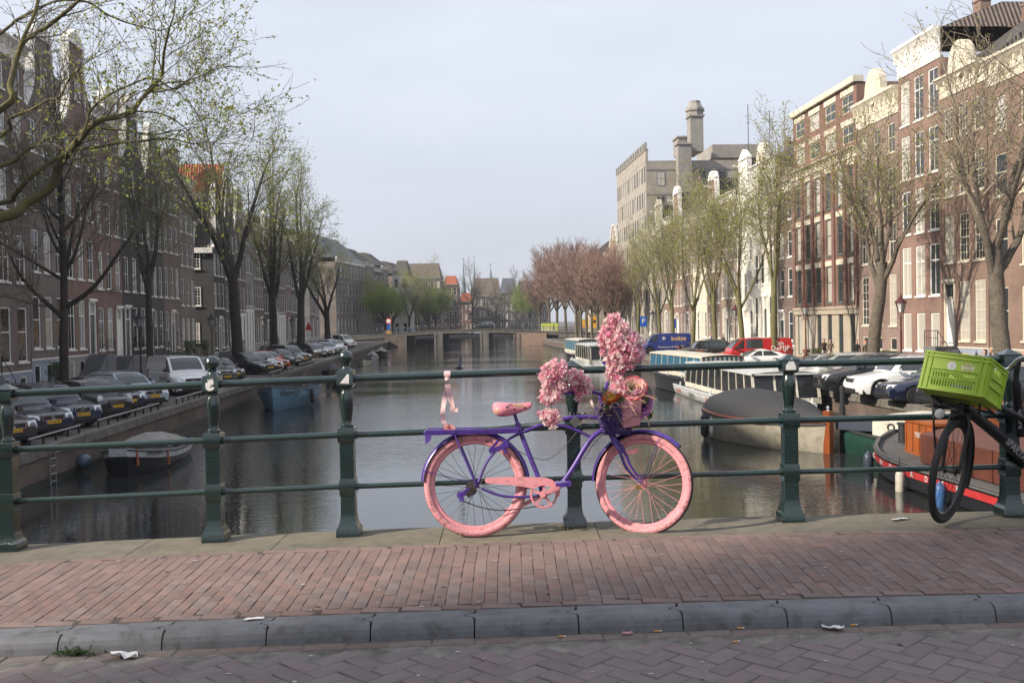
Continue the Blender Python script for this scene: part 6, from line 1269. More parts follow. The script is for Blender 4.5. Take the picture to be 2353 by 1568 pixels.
        q.loft(secs); return q.build(nm, m_cglass, o)
    q = MB(); secs = []
    for t_ in (.06, .5, .62*1.0, .93):
        x = K['xw']+(K['xr0']-K['xw'])*t_+(.06 if .2 < t_ < .8 else 0); z = K['hood']+(zr-.05-K['hood'])*t_+(.05 if .2 < t_ < .8 else 0); y = yy(z)*.88; secs.append([Vector((x+.02, y*k, z+.036*(1-abs(k)**2)+.014)) for k in (1, .5, 0, -.5, -1)])
    q.loft(secs); q.build('windscreen', m_cglass, o)
    q = MB(); secs = []
    for t_ in (.1, .5, .9):
        x = K['xr1']+(K['xb']-K['xr1'])*t_; z = zr-.07+(K['belt']-zr+.07)*t_+(.02 if t_ == .5 else 0); y = yy(z)*.86; secs.append([Vector((x-.025, y*k, z+.036*(1-abs(k)**2)+.01)) for k in (1, .5, 0, -.5, -1)])
    if not panel: q.loft(secs); q.build('rear_window', m_cglass, o)
    # wheels
    for x in (K['xf'], K['xrr']):
        for s in (1, -1):
            w = thing_part('wheel', o, (x, s*(Wd/2-.125), wr)); w.rotation_euler = (0, 0, 0 if s > 0 else PI); ty, ri = wheel_meshes(wr, .21, ns, wide); link('tyre', ty, w); link('rim', ri, w)
    # lamps, grille, plate, mirrors
    zn = K['nose']; b = None
    for s in (1, -1):
        q = MB(); y0 = s*Wd*.245; y1 = s*Wd*.405; xa, xb_ = h-.035, h-.2
        if round_light:
            q.lathe([(.13, 0), (.13, .02), (.1, .035), (.02, .04)], 16, (h-.17, s*Wd*.36, zn+.0), 0, Matrix(((0, 0, 1), (0, 1, 0), (-1, 0, .0)))); q.torus((h-.15, s*Wd*.36, zn), .13, .015, 20, 6, 1, Matrix(((0, 1, 0), (1, 0, 0), (0, 0, 1))))
        else:
            f_ = [(xa+.06, y0, zn-.17), (xb_+.1, y1*1.03, zn-.14), (xb_+.02, y1*1.02, zn-.0), (xa-.02, y0, zn-.025)]; bk = [(x-.1, y, z) for x, y, z in f_]; q.add(f_+bk, ((0, 1, 2, 3), (0, 1, 5, 4), (1, 2, 6, 5), (2, 3, 7, 6), (3, 0, 4, 7)))
        q.build('headlight', [m_lens, m_chrome], o)
        q = MB(); zt_l = K['tail']; q.box(-h-.012, -h+.16, s*Wd*.3 if s > 0 else -Wd*.43, s*Wd*.43 if s > 0 else -Wd*.3, zt_l-.27, zt_l-.08); q.build('taillight', m_red, o)
        q = MB(); q.box(K['xw']-.32, K['xw']-.18, s*(Wd/2+.02) if s > 0 else -(Wd/2+.2), s*(Wd/2+.2) if s > 0 else -(Wd/2+.02), K['belt']+.0, K['belt']+.14); q.box(K['xw']-.28, K['xw']-.22, s*(Wd/2-.08) if s > 0 else -(Wd/2+.04), s*(Wd/2+.04) if s > 0 else -(Wd/2-.08), K['belt']+.02, K['belt']+.06); q.build('mirror', m if kind != 'van' else m_plast, o)
    q = MB(); gw = Wd*.2; q.box(h-.1, h+.022, -gw, gw, zn-.2, zn-.06)
    if grille == 'double':
        q = MB()
        for s in (1, -1): q.box(h-.1, h+.022, min(s*.03, s*.27), max(s*.03, s*.27), zn-.2, zn-.04); q.torus((h+.016, s*.15, zn-.12), .1, .012, 20, 6, 1, Matrix(((0, 1, 0), (1.25, 0, 0), (0, 0, .85))))
    elif grille == 'bars':
        for k in range(4): q.box(h+.022, h+.032, -gw, gw, zn-.19+.036*k, zn-.175+.036*k, 1)
    else: 
        for z_ in (zn-.205, zn-.06): q.box(h+.018, h+.032, -gw-.015, gw+.015, z_, z_+.016, 1)
        for s in (1, -1): q.box(h+.018, h+.032, s*gw-.012, s*gw+.012, zn-.2, zn-.05, 1)
        q.torus((h+.03, 0, zn-.125), .045, .008, 16, 5, 1, Matrix(((0, 1, 0), (1, 0, 0), (0, 0, 1))))
    q.build('grille', [m_plast, m_chrome], o)
    q = MB(); q.box(h-.1, h+.016, -Wd*.3, Wd*.3, .28, .4); q.box(h-.15, h+.006, -Wd*.38, Wd*.38, .21, .25); q.build('lower_intake', m_plast if not lower else lower, o)
    if K.get('rails'):
        for s in (1, -1): q = MB(); q.tube([(K['xr0']-.25, s*yr*.92, zr+.0), (K['xr0']-.4, s*yr*.92, zr+.055), (K['xr1']+.3, s*yr*.92, zr+.045), (K['xr1']+.12, s*yr*.92, zr-.02)], .018, 6); q.build('roof_rail', m_alloy, o)
    if plate:
        q = MB(); q.box(h+.03, h+.042, -.26, .26, .43, .54); pl = q.build('number_plate', m_wplate if white_plate else m_plate, o)
        if not white_plate: q = MB(); q.box(h+.0425, h+.044, -.255, -.21, .435, .535); q.build('country_strip', m_eu, pl)
        q = MB(); q.merge(text_mb(plate, .075, .0016), Matrix.Translation((h+.0445, .02, .485)) @ Matrix.Rotation(PI/2, 4, 'Z')); q.build('lettering', m_plast, pl)
    if kind == 'suv' or kind == 'van':
        q = MB(); 
        for x in (K['xf'], K['xrr']):
            for s in (1, -1):
                pts = [(x+(ra+.005)*math.cos(a), s*(Wd/2-.0), wr+(ra+.005)*math.sin(a)) for a in [PI*i/12 for i in range(13)]]; q2 = MB(); q2.tube(pts, .028, 6); q2.build('arch_trim', m_plast if pt != 'black' else m, o)
    return o
def side_text(o, s, h, x, z, side, m, W, bold=.0):
    q = MB(); q.merge(text_mb(s, h, bold), Matrix.Translation((x, side*W, z)) @ Matrix.Rotation(0 if side < 0 else PI, 4, 'Z')); return q.build('lettering', m, o)
GC = 'cars parked along the shaded quay'; GC2 = 'cars parked along the sunlit quay'
HL = ANG-PI/2-rad(40)                        # noses turned to the water and the bridge
def at_front(px, py, L, rz=HL):              # car centre from the foot of its front bumper
    p = on_z(px, py, QZ); return Vector((p.x-math.cos(rz)*L/2, p.y-math.sin(rz)*L/2, QZ+.006))
def cl(label, kind, pt, Y, off=.95, plate=None, **k):         # on the shaded quay: front foot off metres from the edge at distance Y
    p = cp(QL, Y, -off, QZ+.006); rz = k.pop('rz', HL)+rng.uniform(-.03, .03); L = KINDC[kind]['L']*1.05; return car(k.pop('name', 'parked_car'), label, kind, pt, (p.x-math.cos(rz)*L/2, p.y-math.sin(rz)*L/2, p.z), rz, plate, GC, **k)
cl('dark saloon cut by the picture edge beside the railing post', 'sedan', 'charcoal', 30.6, .9, '71-HG-ZG', ns=5)
cl('dark navy saloon with chrome-edged wide grille and yellow plate', 'sedan', 'navy', 33.4, .8, '27-NJ-HR', ns=10)
cl('dark blue estate car with twin kidney grille and roof rails', 'estate', 'dblue', 36.1, .8, '48-LZZ-8', grille='double')
cl('small black hatchback with round headlights and striped grille', 'mini', 'black', 39.7, .75, '87-BD-BN', round_light=True, grille='bars', roofp='silver')
cl('dark saloon squeezed between the small black hatchback and a silver-blue car', 'sedan', 'navy', 42.4, 1.1, '14-GX-5')
cl('silver-blue hatchback in front of the white van', 'estate', 'silverblue', 45.1, .9, 'AV-LR-LD', ns=5)
vn = cl('white delivery van with ladder rack and black bumper', 'van', 'white', 52.4, 1.0, None, name='white_van', cat='van', panel=True, lower=m_plast, rz=HL-.3)
side_text(vn, 'Klusbedrijf', .2, .75, .82, -1, m_plast, .968); side_text(vn, '020-6208415', .1, .7, .6, -1, m_plast, .968)
for s in (1, -1): q = MB(); q.tube([(1.0, s*.7, 2.06), (-2.2, s*.7, 2.08)], .02, 6); q.build('roof_rack', m_iron, vn)
for x in (.8, -.6, -2.0): q = MB(); q.tube([(x, -.75, 1.95), (x, -.75, 2.08), (x, .75, 2.08), (x, .75, 1.95)], .018, 6); q.build('rack_hoop', m_iron, vn)
cl('small silver car tucked behind the ball-topped post', 'hatch', 'silver', 56.6, 1.2, None, ns=5)
cl('dark compact SUV with chrome-framed grille beside the forked elm', 'suv', 'charcoal', 61.2, 1.2, 'ZT-174-K')
cl('little black car with one orange plate showing, next to the compact SUV', 'hatch', 'black', 64.6, 1.4, '36-TZX-1')
cl('black saloon with kidney grille and large alloy wheels behind the elm trunk', 'sedan', 'black', 73.6, .8, '50-ZLF-1', grille='double', ns=10)
cl('silver car behind the black kidney-grille saloon', 'hatch', 'silver', 76.8, .9, '42-PSD-7')
cl('bright orange-red small car', 'hatch', 'redor', 79.8, .9, '05-JDK-5')
cl('dark coupe-like saloon with star emblem and white plate', 'sedan', 'charcoal', 87.4, .9, 'F 482', white_plate=True)
cl('dark SUV at the end of the first parking row', 'suv', 'charcoal', 91.4, .8, '63-XNB-4', ns=5)
cl('black car after the bicycle rack on the shaded quay', 'hatch', 'black', 107., 1.1, 'B 731', white_plate=True)
cl('silver saloon after the bicycle rack', 'sedan', 'silver', 112., 1.1, '88-KJ-12')
cl('grey-blue car in the far parking row', 'hatch', 'grey', 116.5, 1.1, None)
cl('dark blue car with orange plate in the far parking row', 'sedan', 'dblue', 121., 1.1, '11-HT-94', grille='double')
cl('white car ending the far parking row', 'mpv', 'white', 126., 1.1, None)
p0 = cp(QL, 152, -4.5, QZ+.006); v2 = car('white_van', 'white van with dark side windows parked near the far bridge', 'van', 'white', p0, HL+.1, None, cat='van')
# ---- sunlit quay: noses to the water
HR_ = ANG+PI/2-.02
def cr_(label, kind, pt, px, py, dx=0., **k):    # from the foot of the front wheel seen in the picture
    K = KINDC[kind]; rz = k.pop('rz', HR_); w = on_z(px, py, QZ+.006); f = Vector((math.cos(rz), math.sin(rz), 0)); l = Vector((-f.y, f.x, 0)); c = w-f*K['xf']*1.05-l*(K['W']/2-.12)*1.05; c.z = QZ+.006; return car(k.pop('name', 'parked_car'), label, kind, pt, c, rz, None, GC2, **k)
cr_('silver-beige rounded family car, first behind the railing post', 'mpv', 'beige', 1881, 891, ns=14, wide=.5)
cr_('black SUV with many-spoked wheels and yellow brake calipers', 'suv', 'black', 1944, 904, ns=14, wide=.5)
cr_('white SUV with angular headlights and black wheel arches', 'suv', 'white', 2023, 915.5, ns=5, wide=1.3)
cr_('dark blue-black saloon partly hidden by the green crate', 'sedan', 'navy', 2100, 927, ns=7)
cr_('dark car glimpsed behind the crate and the big elm', 'estate', 'charcoal', 2205, 940, ns=7)
cr_('silver car whose wheel shows beside the railing post', 'hatch', 'silver', 1843, 884, ns=9, wide=.6)
wc = cr_('low white coupe behind the young tree with the yellow-green trunk', 'coupe', 'white', 1694, 853, ns=10)
rv = cr_('red delivery van with white lettering', 'van', 'red', 1684, 842, name='red_van', cat='van')
side_text(rv, 'Cafe', .26, -1.55, 1.55, 1, m_trim, .9, .004); side_text(rv, 'DePIJP', .34, -1.6, 1.2, 1, m_trim, .97, .006)
cr_('dark grey estate car with open boot', 'suv', 'charcoal', 1583, 830, ns=10)
bv = cr_('blue delivery van with yellow and white lettering', 'van', 'vblue', 1492, 812, name='blue_van', cat='van', panel=True)
side_text(bv, 'boltze', .42, -1.2, 1.42, 1, mat('van_yellow', (.8, .55, .2), .5), .93, .006); side_text(bv, 'Timmerwerk & Renovatie', .17, -.4, .62, 1, m_trim, .968); side_text(bv, '*', .6, .25, 1.3, 1, m_trim, .945, .006)
cr_('pale grey car parked by the red-brown trees', 'suv', 'silver', 1370, 795)
# ================================================================== BOATS
def hull(b, L, W, zs, n=18, bow=1.7, stern=.75, draft=.35, blunt=0., deck=None, inner=.0, m=0, mi=1, band=None, flare=.82):
    """loft from stern (x=0) to bow (x=L); zs(u) sheer height; band = (height, material) painted under the gunwale; deck: recess of the floor"""
    def w(u):
        a = 1-(1-stern)*max(0, (.35-u)/.35)**1.6; c = 1-(max(0, u-.45)/.55)**bow*(1-blunt); return W/2*a*max(c, .012)
    S = []; TB = []
    for i in range(n+1):
        u = i/n; x = L*u; ww = w(u); z = zs(u); rk = (u**6)*.5*z
        bh = band[0] if band else z*.4
        o_ = [(x+rk*0, ww, z), (x-.02, ww*.985, z-bh), (x-rk*.35, ww*flare, .06), (x-rk*.7, ww*flare*.8, -draft*.5), (x-rk, 0, -draft)]
        S.append([Vector(p) for p in o_]+[Vector((p[0], -p[1], p[2])) for p in reversed(o_[:-1])])
    b.loft([s[:2] for s in S], band[1] if band else m); b.loft([s[1:8] for s in S], m); b.loft([s[7:] for s in S], band[1] if band else m)
    b.add(S[0], (tuple(range(9)),), m); b.add(S[-1], ((7, 6, 5, 4, 3, 2, 1),), m); b.add(S[-1], ((8, 7, 1, 0),), band[1] if band else m)
    ins = .1; top = []; fl_ = []
    for i in range(n+1):
        u = i/n; ww = max(.0, w(u)-ins); z = zs(u); x = min(max(L*u, ins), L-ins*1.4); dz = deck if deck is not None else .06
        top.append([(L*u, w(u), z), (x, ww, z+.012), (x, ww*.97, z-dz), (x, 0, z-dz+(.04 if dz < .15 else 0)), (x, -ww*.97, z-dz), (x, -ww, z+.012), (L*u, -w(u), z)])
    b.loft([t_[:2] for t_ in top], mi); b.loft([t_[1:6] for t_ in top], mi); b.loft([t_[5:] for t_ in top], mi)
    # rubbing strake
    for s in (1, -1): b.tube([(L*i/n, s*(w(i/n)+.012), zs(i/n)-.05) for i in range(n+1)], .035, 6, mi)
    return w
def boat(name, label, stern_p, bow_p, cat='boat'):
    d = Vector(bow_p)-Vector(stern_p); o = thing(name, label, cat, (stern_p[0], stern_p[1], 0), math.atan2(d.y, d.x)); return o, math.hypot(d.x, d.y)
def hull_text(o, s, h, x, y, z, side, m, yaw=0., tilt=0.):
    q = MB(); q.merge(text_mb(s, h, .003), Matrix.Translation((x, y, z)) @ Matrix.Rotation((0 if side < 0 else PI)+yaw, 4, 'Z') @ Matrix.Rotation(tilt, 4, 'X')); return q.build('lettering', m, o)
def fender(o_, label, p, L, r, m, rope=.5):
    o = thing('boat_fender', label, 'fender', p); b = MB(); b.lathe([(.02, -L-.06), (r*.35, -L-.03), (r*.8, -L+.02), (r, -L+.08), (r, -.1), (r*.8, -.03), (r*.35, .03), (.025, .08)], 14); b.build('body', m, o); b = MB(); b.tube([(0, 0, .06), (0, 0, .06+rope)], .012, 5); b.build('rope', m_plast, o)
bm = lambda n, c, r=.4, **k: mat('boat_'+n, c, r, nz=(3, .3), dirt=(5, tuple(v*.35+.02 for v in c), .6), **k)
b_dark = bm('dark_hull', (.014, .014, .018)); b_white = bm('white', (.62, .63, .62)); b_grey = bm('grey_band', (.5, .51, .53), .5); b_tarp = bm('black_tarp', (.028, .029, .032), .75, bump=(3, .6, .06)); b_gtarp = bm('grey_tarp', (.3, .28, .25), .8, bump=(4, .7, .05)); b_blue = bm('pale_blue', (.13, .25, .36), .5); b_beige = bm('beige_hull', (.42, .38, .3), .5); b_wood = bm('varnished_wood', (.26, .065, .018), .35, coat=.4); b_brown = bm('brown_paint', (.11, .035, .022), .5); b_orange = bm('orange_wood', (.33, .09, .022), .45); b_red = bm('red_stripe', (.45, .03, .03), .5); b_green = bm('green_hull', (.015, .055, .042), .4); b_floor = bm('worn_deck', (.1, .095, .09), .8); b_cream = bm('cream_cabin', (.66, .62, .52), .5); b_teal = bm('teal_cabin', (.03, .12, .2), .45); b_bfend = bm('blue_fender', (.04, .13, .33), .4); b_glass = mat('boat_glass', (.02, .022, .024), .08, spec=.35)
# 1 dark open barge with grey band
o, L = boat('open_barge', 'dark open barge with pale band and grey tarpaulin moored below the parked saloons', on_z(372, 1050, 0)+Vector((-.1, 1.2, 0)), on_z(262, 1096, 0)+Vector((.15, 0, 0)))
b = MB(); sh = lambda u: .52+.42*u**3+.1*(1-u)**2; w = hull(b, L, 2.35, sh, deck=.35, blunt=.25, bow=2.6, band=(.27, 2), flare=.86); b.build('hull', [b_dark, b_floor, b_grey], o)
b = MB(); secs = []
for i in range(9): u = .12+.5*i/8; z = sh(u); h_ = .45*math.sin(PI*(i+.7)/9.4); secs.append([(L*u, w(u)*k*.93, z+.04+h_*(1-k*k*.8)+.02*math.sin(i*2+k*5)) for k in (-1, -.6, -.2, .2, .6, 1)])
b.loft(secs); b.build('tarpaulin', b_gtarp, o)
for s in (1, -1): hull_text(o, 'STOFFEL', .15, L*.83, s*(w(.83)+.03), sh(.83)-.13, s, m_plast, yaw=(-.42 if s > 0 else .42))
for u in (.7, .95): q = MB(); q.tube([(L*u, w(u)+.03, sh(u)), (L*u, w(u)+.05, sh(u)-.55)], [.02, .05], 8); q.build('orange_fender', b_orange, o)
c = thing('mooring_buoy', 'blue-grey ball fender hanging at the bow of the dark open barge', 'fender', on_z(193, 1085, 0)+Vector((0, 0, .38))); b = MB(); b.ball((0, 0, 0), .26, 16); b.build('ball', bm('greyblue', (.08, .12, .17)), c); b = MB(); b.tube([(0, 0, .24), (0, .2, .9)], .015, 5); b.build('rope', m_plast, c)
# 2 pale blue steel boat
o, L = boat('blue_boat', 'pale blue steel boat with its bow to the bridge below the quay', on_z(640, 946, 0)+Vector((-.75, 9.6, 0)), on_z(624, 946, 0)+Vector((-.0, .2, 0)))
b = MB(); sh = lambda u: .95+.5*u**2.5; w = hull(b, L, 3.3, sh, deck=.5, bow=2.0, stern=.8, flare=.8); b.build('hull', [b_blue, b_floor], o)
for s in (1, -1): hull_text(o, 'Blauwtje', .34, L*.87, s*(w(.87)+.1), sh(.87)-.32, s, b_dark, yaw=(-.62 if s > 0 else .62))
b = MB(); b.box(L*.25, L*.5, -.9, .9, .6, 1.25); b.tube([(L*.3, -.95, 1.9), (L*.55, -.95, 1.9), (L*.55, .95, 1.9), (L*.3, .95, 1.9)], .03, 6, closed=True); 
for x, y in ((.3, -.95), (.55, -.95), (.55, .95), (.3, .95)): b.tube([(L*x, y, .8), (L*x, y, 1.9)], .03, 6)
b.build('engine_box', b_floor, o)
_sl = o.location+Matrix.Rotation(o.rotation_euler[2], 3, 'Z') @ Vector((L*.62, w(.62)+.16, 1.0)); fender(o, 'dark fender hanging on the pale blue boat', _sl, .8, .13, m_plast, .1)
# small boats further along the shaded quay
for i, (px, py, L, W, m, tarp, lab) in enumerate(((762, 868, 6.2, 2.1, b_dark, b_tarp, 'small dark boat with pointed grey cover behind the pale blue one'), (838, 840, 5.2, 1.9, b_cream, None, 'cream open dinghy moored past the first parking row'), (858, 829, 4.6, 1.7, b_grey, b_gtarp, 'grey dinghy between the cream dinghy and the covered boat'), (877, 818, 6.0, 2.2, b_dark, b_gtarp, 'boat under a grey peaked tarpaulin close to the far bridge'), (788, 900 - 14, 6., 2., b_dark, b_tarp, 'low dark boat with outboard motor near the pale blue boat'))):
    p = on_z(px, py, 0); p = p+Vector((-.2, 0, 0)); o, L = boat('moored_boat', lab, p+Vector((SL*L-.2, L, 0)), p); b = MB(); sh = lambda u: .5+.25*u**2; w = hull(b, L, W, sh, deck=.3, bow=1.9); b.build('hull', [m, b_floor], o)
    if tarp:
        b = MB(); secs = []
        for j in range(8): u = .05+.85*j/7; h_ = .75*math.sin(PI*(j+.6)/8.2); secs.append([(L*u, w(u)*k*1.0, sh(u)+.03+h_*(1-abs(k))) for k in (-1, -.5, 0, .5, 1)])
        b.loft(secs); b.build('cover', tarp, o)
    else:
        b = MB()
        for u in (.25, .5, .72): b.box(L*u-.13, L*u+.13, -w(u)+.1, w(u)-.1, .32, .37)
        b.build('thwarts', b_floor, o)
# 4 glass-sided tour boats
def tour(name, label, stern, bowp, W, hm, cm, rm, hh=.55, ch=1.35, x0=.12, x1=.86, louver=False, stripe=None, decks=True, bw=2.4):
    o, L = boat(name, label, stern, bowp); b = MB(); sh = lambda u: hh+.25*u**3; w = hull(b, L, W, sh, bow=bw, stern=.9, blunt=.12, flare=.93); b.build('hull', [hm, b_grey if stripe is None else stripe], o)
    zc = hh+.02; xa, xb = L*x0, L*x1; wy = W/2-.42; b = MB(); b.box(xa, xb, -wy, wy, zc, zc+.28); ins = .18
    P8 = [Vector((xa, wy, zc+.28)), Vector((xb, wy*.94, zc+.28)), Vector((xb-.35, wy*.93, zc+ch)), Vector((xa+.2, wy*.95, zc+ch))]
    b.build('coaming', cm, o); q = MB(); q.quad(*P8); q.quad(*[Vector((p.x, -p.y, p.z)) for p in P8]); q.quad(P8[1], P8[2], Vector((P8[2].x, -P8[2].y, P8[2].z)), Vector((P8[1].x, -P8[1].y, P8[1].z))); q.quad(P8[0], P8[3], Vector((P8[3].x, -P8[3].y, P8[3].z)), Vector((P8[0].x, -P8[0].y, P8[0].z)))
    q.build('glazing', b_teal if louver else b_glass, o)
    n = int((xb-xa)/1.35)
    for s in (1, -1):
        for i in range(n+1):
            u = i/n; a = P8[0].lerp(P8[1], u); c_ = P8[3].lerp(P8[2], u); q = MB(); f = Vector((1, s, 1)); q.bar(a*f if False else Vector((a.x, a.y*s+.012*s, a.z)), Vector((c_.x, c_.y*s+.012*s, c_.z)), .09 if i % 3 == 0 else .05, .05, 0, (0, 1, 0)); q.build('window_bar', cm, o)
    for xx, e in ((P8[1], P8[2]), (P8[0], P8[3])):
        k = 9 if louver else 3
        for i in range(k+1): f = -1+2*i/k; q = MB(); sx = .014 if xx is P8[1] else -.014; q.bar((xx.x+sx, xx.y*f, xx.z), (e.x+sx, e.y*f, e.z), .14 if louver or i in (0, k) else .1, .04, 0, (1, 0, 0)); q.build('window_bar', cm, o)
    q = MB(); secs = []
    for x in (xa, xa+.3, xb-.5, xb-.1): secs.append([(x, wy*.98*k, zc+ch+.02+.1*(1-k*k)) for k in (-1, -.6, 0, .6, 1)])
    q.loft(secs); q.loft([[(x, y, z-.07) for x, y, z in s_] for s_ in secs]); q.box(xa, xb-.12, -wy*.99, -wy*.97, zc+ch-.06, zc+ch+.03); q.box(xa, xb-.12, wy*.97, wy*.99, zc+ch-.06, zc+ch+.03); q.box(xb-.13, xb-.09, -wy*.9, wy*.9, zc+ch-.06, zc+ch+.04); q.build('roof', rm, o)
    for i in range(5):
        for s in (1, -1): q = MB(); x = L*(.1+.2*i); q.lathe([(.06, sh(x/L)), (.05, sh(x/L)+.16), (.07, sh(x/L)+.18), (.02, sh(x/L)+.24)], 8, (x, s*(w(x/L)-.14), 0)); q.build('bollard', b_white, o)
    return o, L, w
fx = on_z(1545, 905, 0); nx = on_z(1672, 960, 0)
A1 = fx+Vector((2.1, 1.2, 0)); B1 = A1+Vector((-.4, -20.5, 0)); B1.x = A1.x+.9
o, L, w = tour('tour_boat', 'white glass-sided tour boat with white roof beside the covered sloop', A1, B1, 4.2, b_white, b_cream, b_white, .62, 1.45, .13, .84)
hull_text(o, 'PS WESTER', .22, L*.1, -(w(.1)+.0), .3, -1, b_red); hull_text(o, 'BELASCO', .26, L*.3, -(w(.3)-.02), .3, -1, b_dark); hull_text(o, 'GVB', .24, L*.48, -(w(.48)-.0), .3, -1, b_red)
p = on_z(1500, 884, 0)+Vector((1.6, 0, 0)); o, L, w = tour('blue_cabin_boat', 'boat with teal blue cabin, white slatted front and dark hull', p+Vector((1.2, -13.5, 0)), p+Vector((-.9, 1.5, 0)), 3.6, b_dark, b_cream, b_cream, 1.05, 1.35, .1, .86, louver=True, stripe=b_dark)
p = on_z(1345, 852, 0)+Vector((1.7, 0, 0)); o, L, w = tour('white_cabin_boat', 'white cabin boat with large windows behind the blossom spray', p+Vector((-.6, 14, 0)), p+Vector((.5, -2.0, 0)), 3.9, b_white, b_cream, b_white, .7, 1.6, .18, .82)
p = on_z(1296, 824, 0)+Vector((1.6, 0, 0)); o, L, w = tour('blue_cabin_boat', 'boat with pale slatted front and blue side, farthest of the moored tour boats', p+Vector((.9, -13, 0)), p+Vector((-.4, 1.0, 0)), 3.6, b_dark, b_cream, b_cream, 1.0, 1.5, .1, .86, louver=True, stripe=b_cream)
# 5 covered sloop
sp = on_z(1700, 1012, 0)+Vector((.5, 3.4, 0)); bp_ = on_z(1908, 1042, 0)
o, L = boat('covered_sloop', 'beige sloop under a taut black cover with varnished stem post', bp_+Vector((-2.6, 6.6, 0)), bp_)
b = MB(); sh = lambda u: .95+.2*u**2+.22*(1-u)**2; w = hull(b, L, 2.7, sh, bow=2.0, stern=.55, flare=.9, band=(.12, 1)); b.build('hull', [b_beige, b_wood], o)
b = MB(); secs = []
for i in range(15): u = .01+.975*i/14; r_h = .16+.85*math.sin(PI*min(1, (u*.93+.1)))**.8; secs.append([(L*u, (w(u)+.05)*k, sh(u)-.16+(r_h+.16)*(1-abs(k)**2.6)+.015*math.sin(i*1.7+k*4)) for k in (-1, -.92, -.75, -.45, 0, .45, .75, .92, 1)])
b.loft(secs); b.build('cover', b_tarp, o)
b = MB(); b.box(L-.28, L+.06, -.09, .09, -.3, 1.5); b.build('stem_post', b_wood, o); b = MB(); b.lathe([(.05, 1.5), (.03, 1.56), (.07, 1.6), (.02, 1.68)], 8, (L-.12, 0, 0)); b.build('stem_cap', m_chrome, o); b = MB(); b.lathe([(.13, -.5), (.13, 2.2)], 8, (L+.3, 1.1, 0)); m_pole = o
tag(MB().build('x', m_plast) if False else o)
q = thing('mooring_pole', 'black steel mooring pole beside the varnished stem post', 'pole', on_z(1925, 1040, 0)+Vector((.6, 1.3, -.5))); b = MB(); b.lathe([(.11, 0), (.11, 2.0)], 12); b.lathe([(.13, 2.0), (.09, 2.02), (.09, 2.75), (.02, 2.78)], 12); b.build('tube', m_plast, q)
_sl = o.location+Matrix.Rotation(o.rotation_euler[2], 3, 'Z') @ Vector((L*.16, -w(.16)-.2, .95)); _s2 = o.location+Matrix.Rotation(o.rotation_euler[2], 3, 'Z') @ Vector((L*.24, -w(.24)-.12, .85)); fender(o, 'long black fender at the covered sloop', _sl, .85, .16, m_plast, .1); fender(o, 'slim white fender at the covered sloop', _s2, .6, .075, b_white, .1)
# 6 green and cream launch
p = on_z(1935, 1042, 0)+Vector((.4, .6, 0)); o, L = boat('green_launch', 'green-hulled launch with cream cabin between the sloop and the barge', p, p+Vector((4.6, -4.6, 0)))
b = MB(); sh = lambda u: .62+.3*(1-u)**3+.25*u**2; w = hull(b, L, 2.7, sh, bow=1.6, stern=.3, flare=.88); b.build('hull', [b_green, m_plast], o)
b = MB(); b.prism([(L*.2, .6), (L*.2, 1.35), (L*.35, 1.5), (L*.95, 1.45), (L*.95, .6)], lambda q_, e: (q_[0], (-.85, .85)[e], q_[1])); cb = b.build('cabin', b_cream, o)
for x in (.3, .5, .7):
    for s in (1, -1): q = MB(); q.torus((L*x, s*.86, 1.05), .11, .03, 18, 6, 0); q.build('porthole', m_plast, cb)
b = MB(); b.box(-.1, L*.19, -.7, .7, .85, 1.2); b.build('stern_cover', bm('navy_canvas', (.03, .04, .07), .7), o)
# 7 work barge
bw_ = on_z(2052, 1062, 0)+Vector((.25, .2, 0)); st = bw_+Vector((1.0, -17, 0)); st = Vector((bw_.x+1.35, bw_.y-17, 0))
o, L = boat('work_barge', 'dark work barge with red lettered stripe, orange deck box and brown hatch', st, bw_)
b = MB(); sh = lambda u: .72+.35*max(0, (u-.75)/.25)**2; w = hull(b, L, 4.7, sh, bow=5.0, stern=.9, deck=.12, flare=.95, blunt=.12); b.build('hull', [b_dark, b_floor], o)
b = MB(); secs = []
for i in range(21): u = .1+.86*i/20; secs.append([(L*u, w(u)+.03, sh(u)-.12), (L*u, w(u)+.032, sh(u)-.3)])
b.loft(secs); b.build('stripe', b_red, o)
for u, t_ in ((.86, 'C.'), (.8, 'N'), (.752, 'O'), (.71, 'O'), (.668, 'R'), (.62, 'D'), (.57, 'E'), (.53, 'R')): hull_text(o, t_, .16, L*u, w(u)+.04+.0, sh(u)-.21, 1, b_white)
b = MB(); b.box(L*.765, L*.86, -.9, .9, .65, 1.6); b.box(L*.76, L*.865, -.95, .95, 1.6, 1.68); b.box(L*.76, L*.865, -.95, .95, .62, .72)
for k in range(5): x = L*.765+L*.095*k/4; b.box(x-.03, x+.03, .9, .93, .72, 1.58)
db = b.build('deck_box', b_orange, o); hull_text(db, 'TEER', .14, L*.812, .94, 1.25, 1, b_white)
b = MB(); b.prism([(-1.5, .65), (-1.5, 1.45), (0, 1.75), (1.5, 1.45), (1.5, .65)], lambda q_, e: ((L*.1, L*.74)[e], q_[0], q_[1])); 
b.build('hatch', b_brown, o)
for k in range(12): q = MB(); x = L*.1+L*.64*k/12; q.box(x-.04, x+.04, 1.5, 1.54, .66, 1.46); q.build('hatch_batten', b_brown, o)
b = MB(); b.box(L*.78, L*.83, -1.9, -.95, .65, 2.1); b.box(L*.775, L*.835, -1.95, -.9, 2.1, 2.16); b.build('upright_box', b_orange, o)
for s in (1, -1): b = MB(); b.lathe([(.16, .7), (.16, 1.35), (.2, 1.36), (.2, 1.42)], 14, (L*.925, s*.45, 0)); b.build('bollard', m_plast, o)
b = MB(); b.torus((L+.05, .2, .55), .33, .11, 24, 8, 0, Matrix(((0, 1, 0), (1, 0, 0), (0, 0, 1)))); b.build('tyre_fender', m_tyre, o)
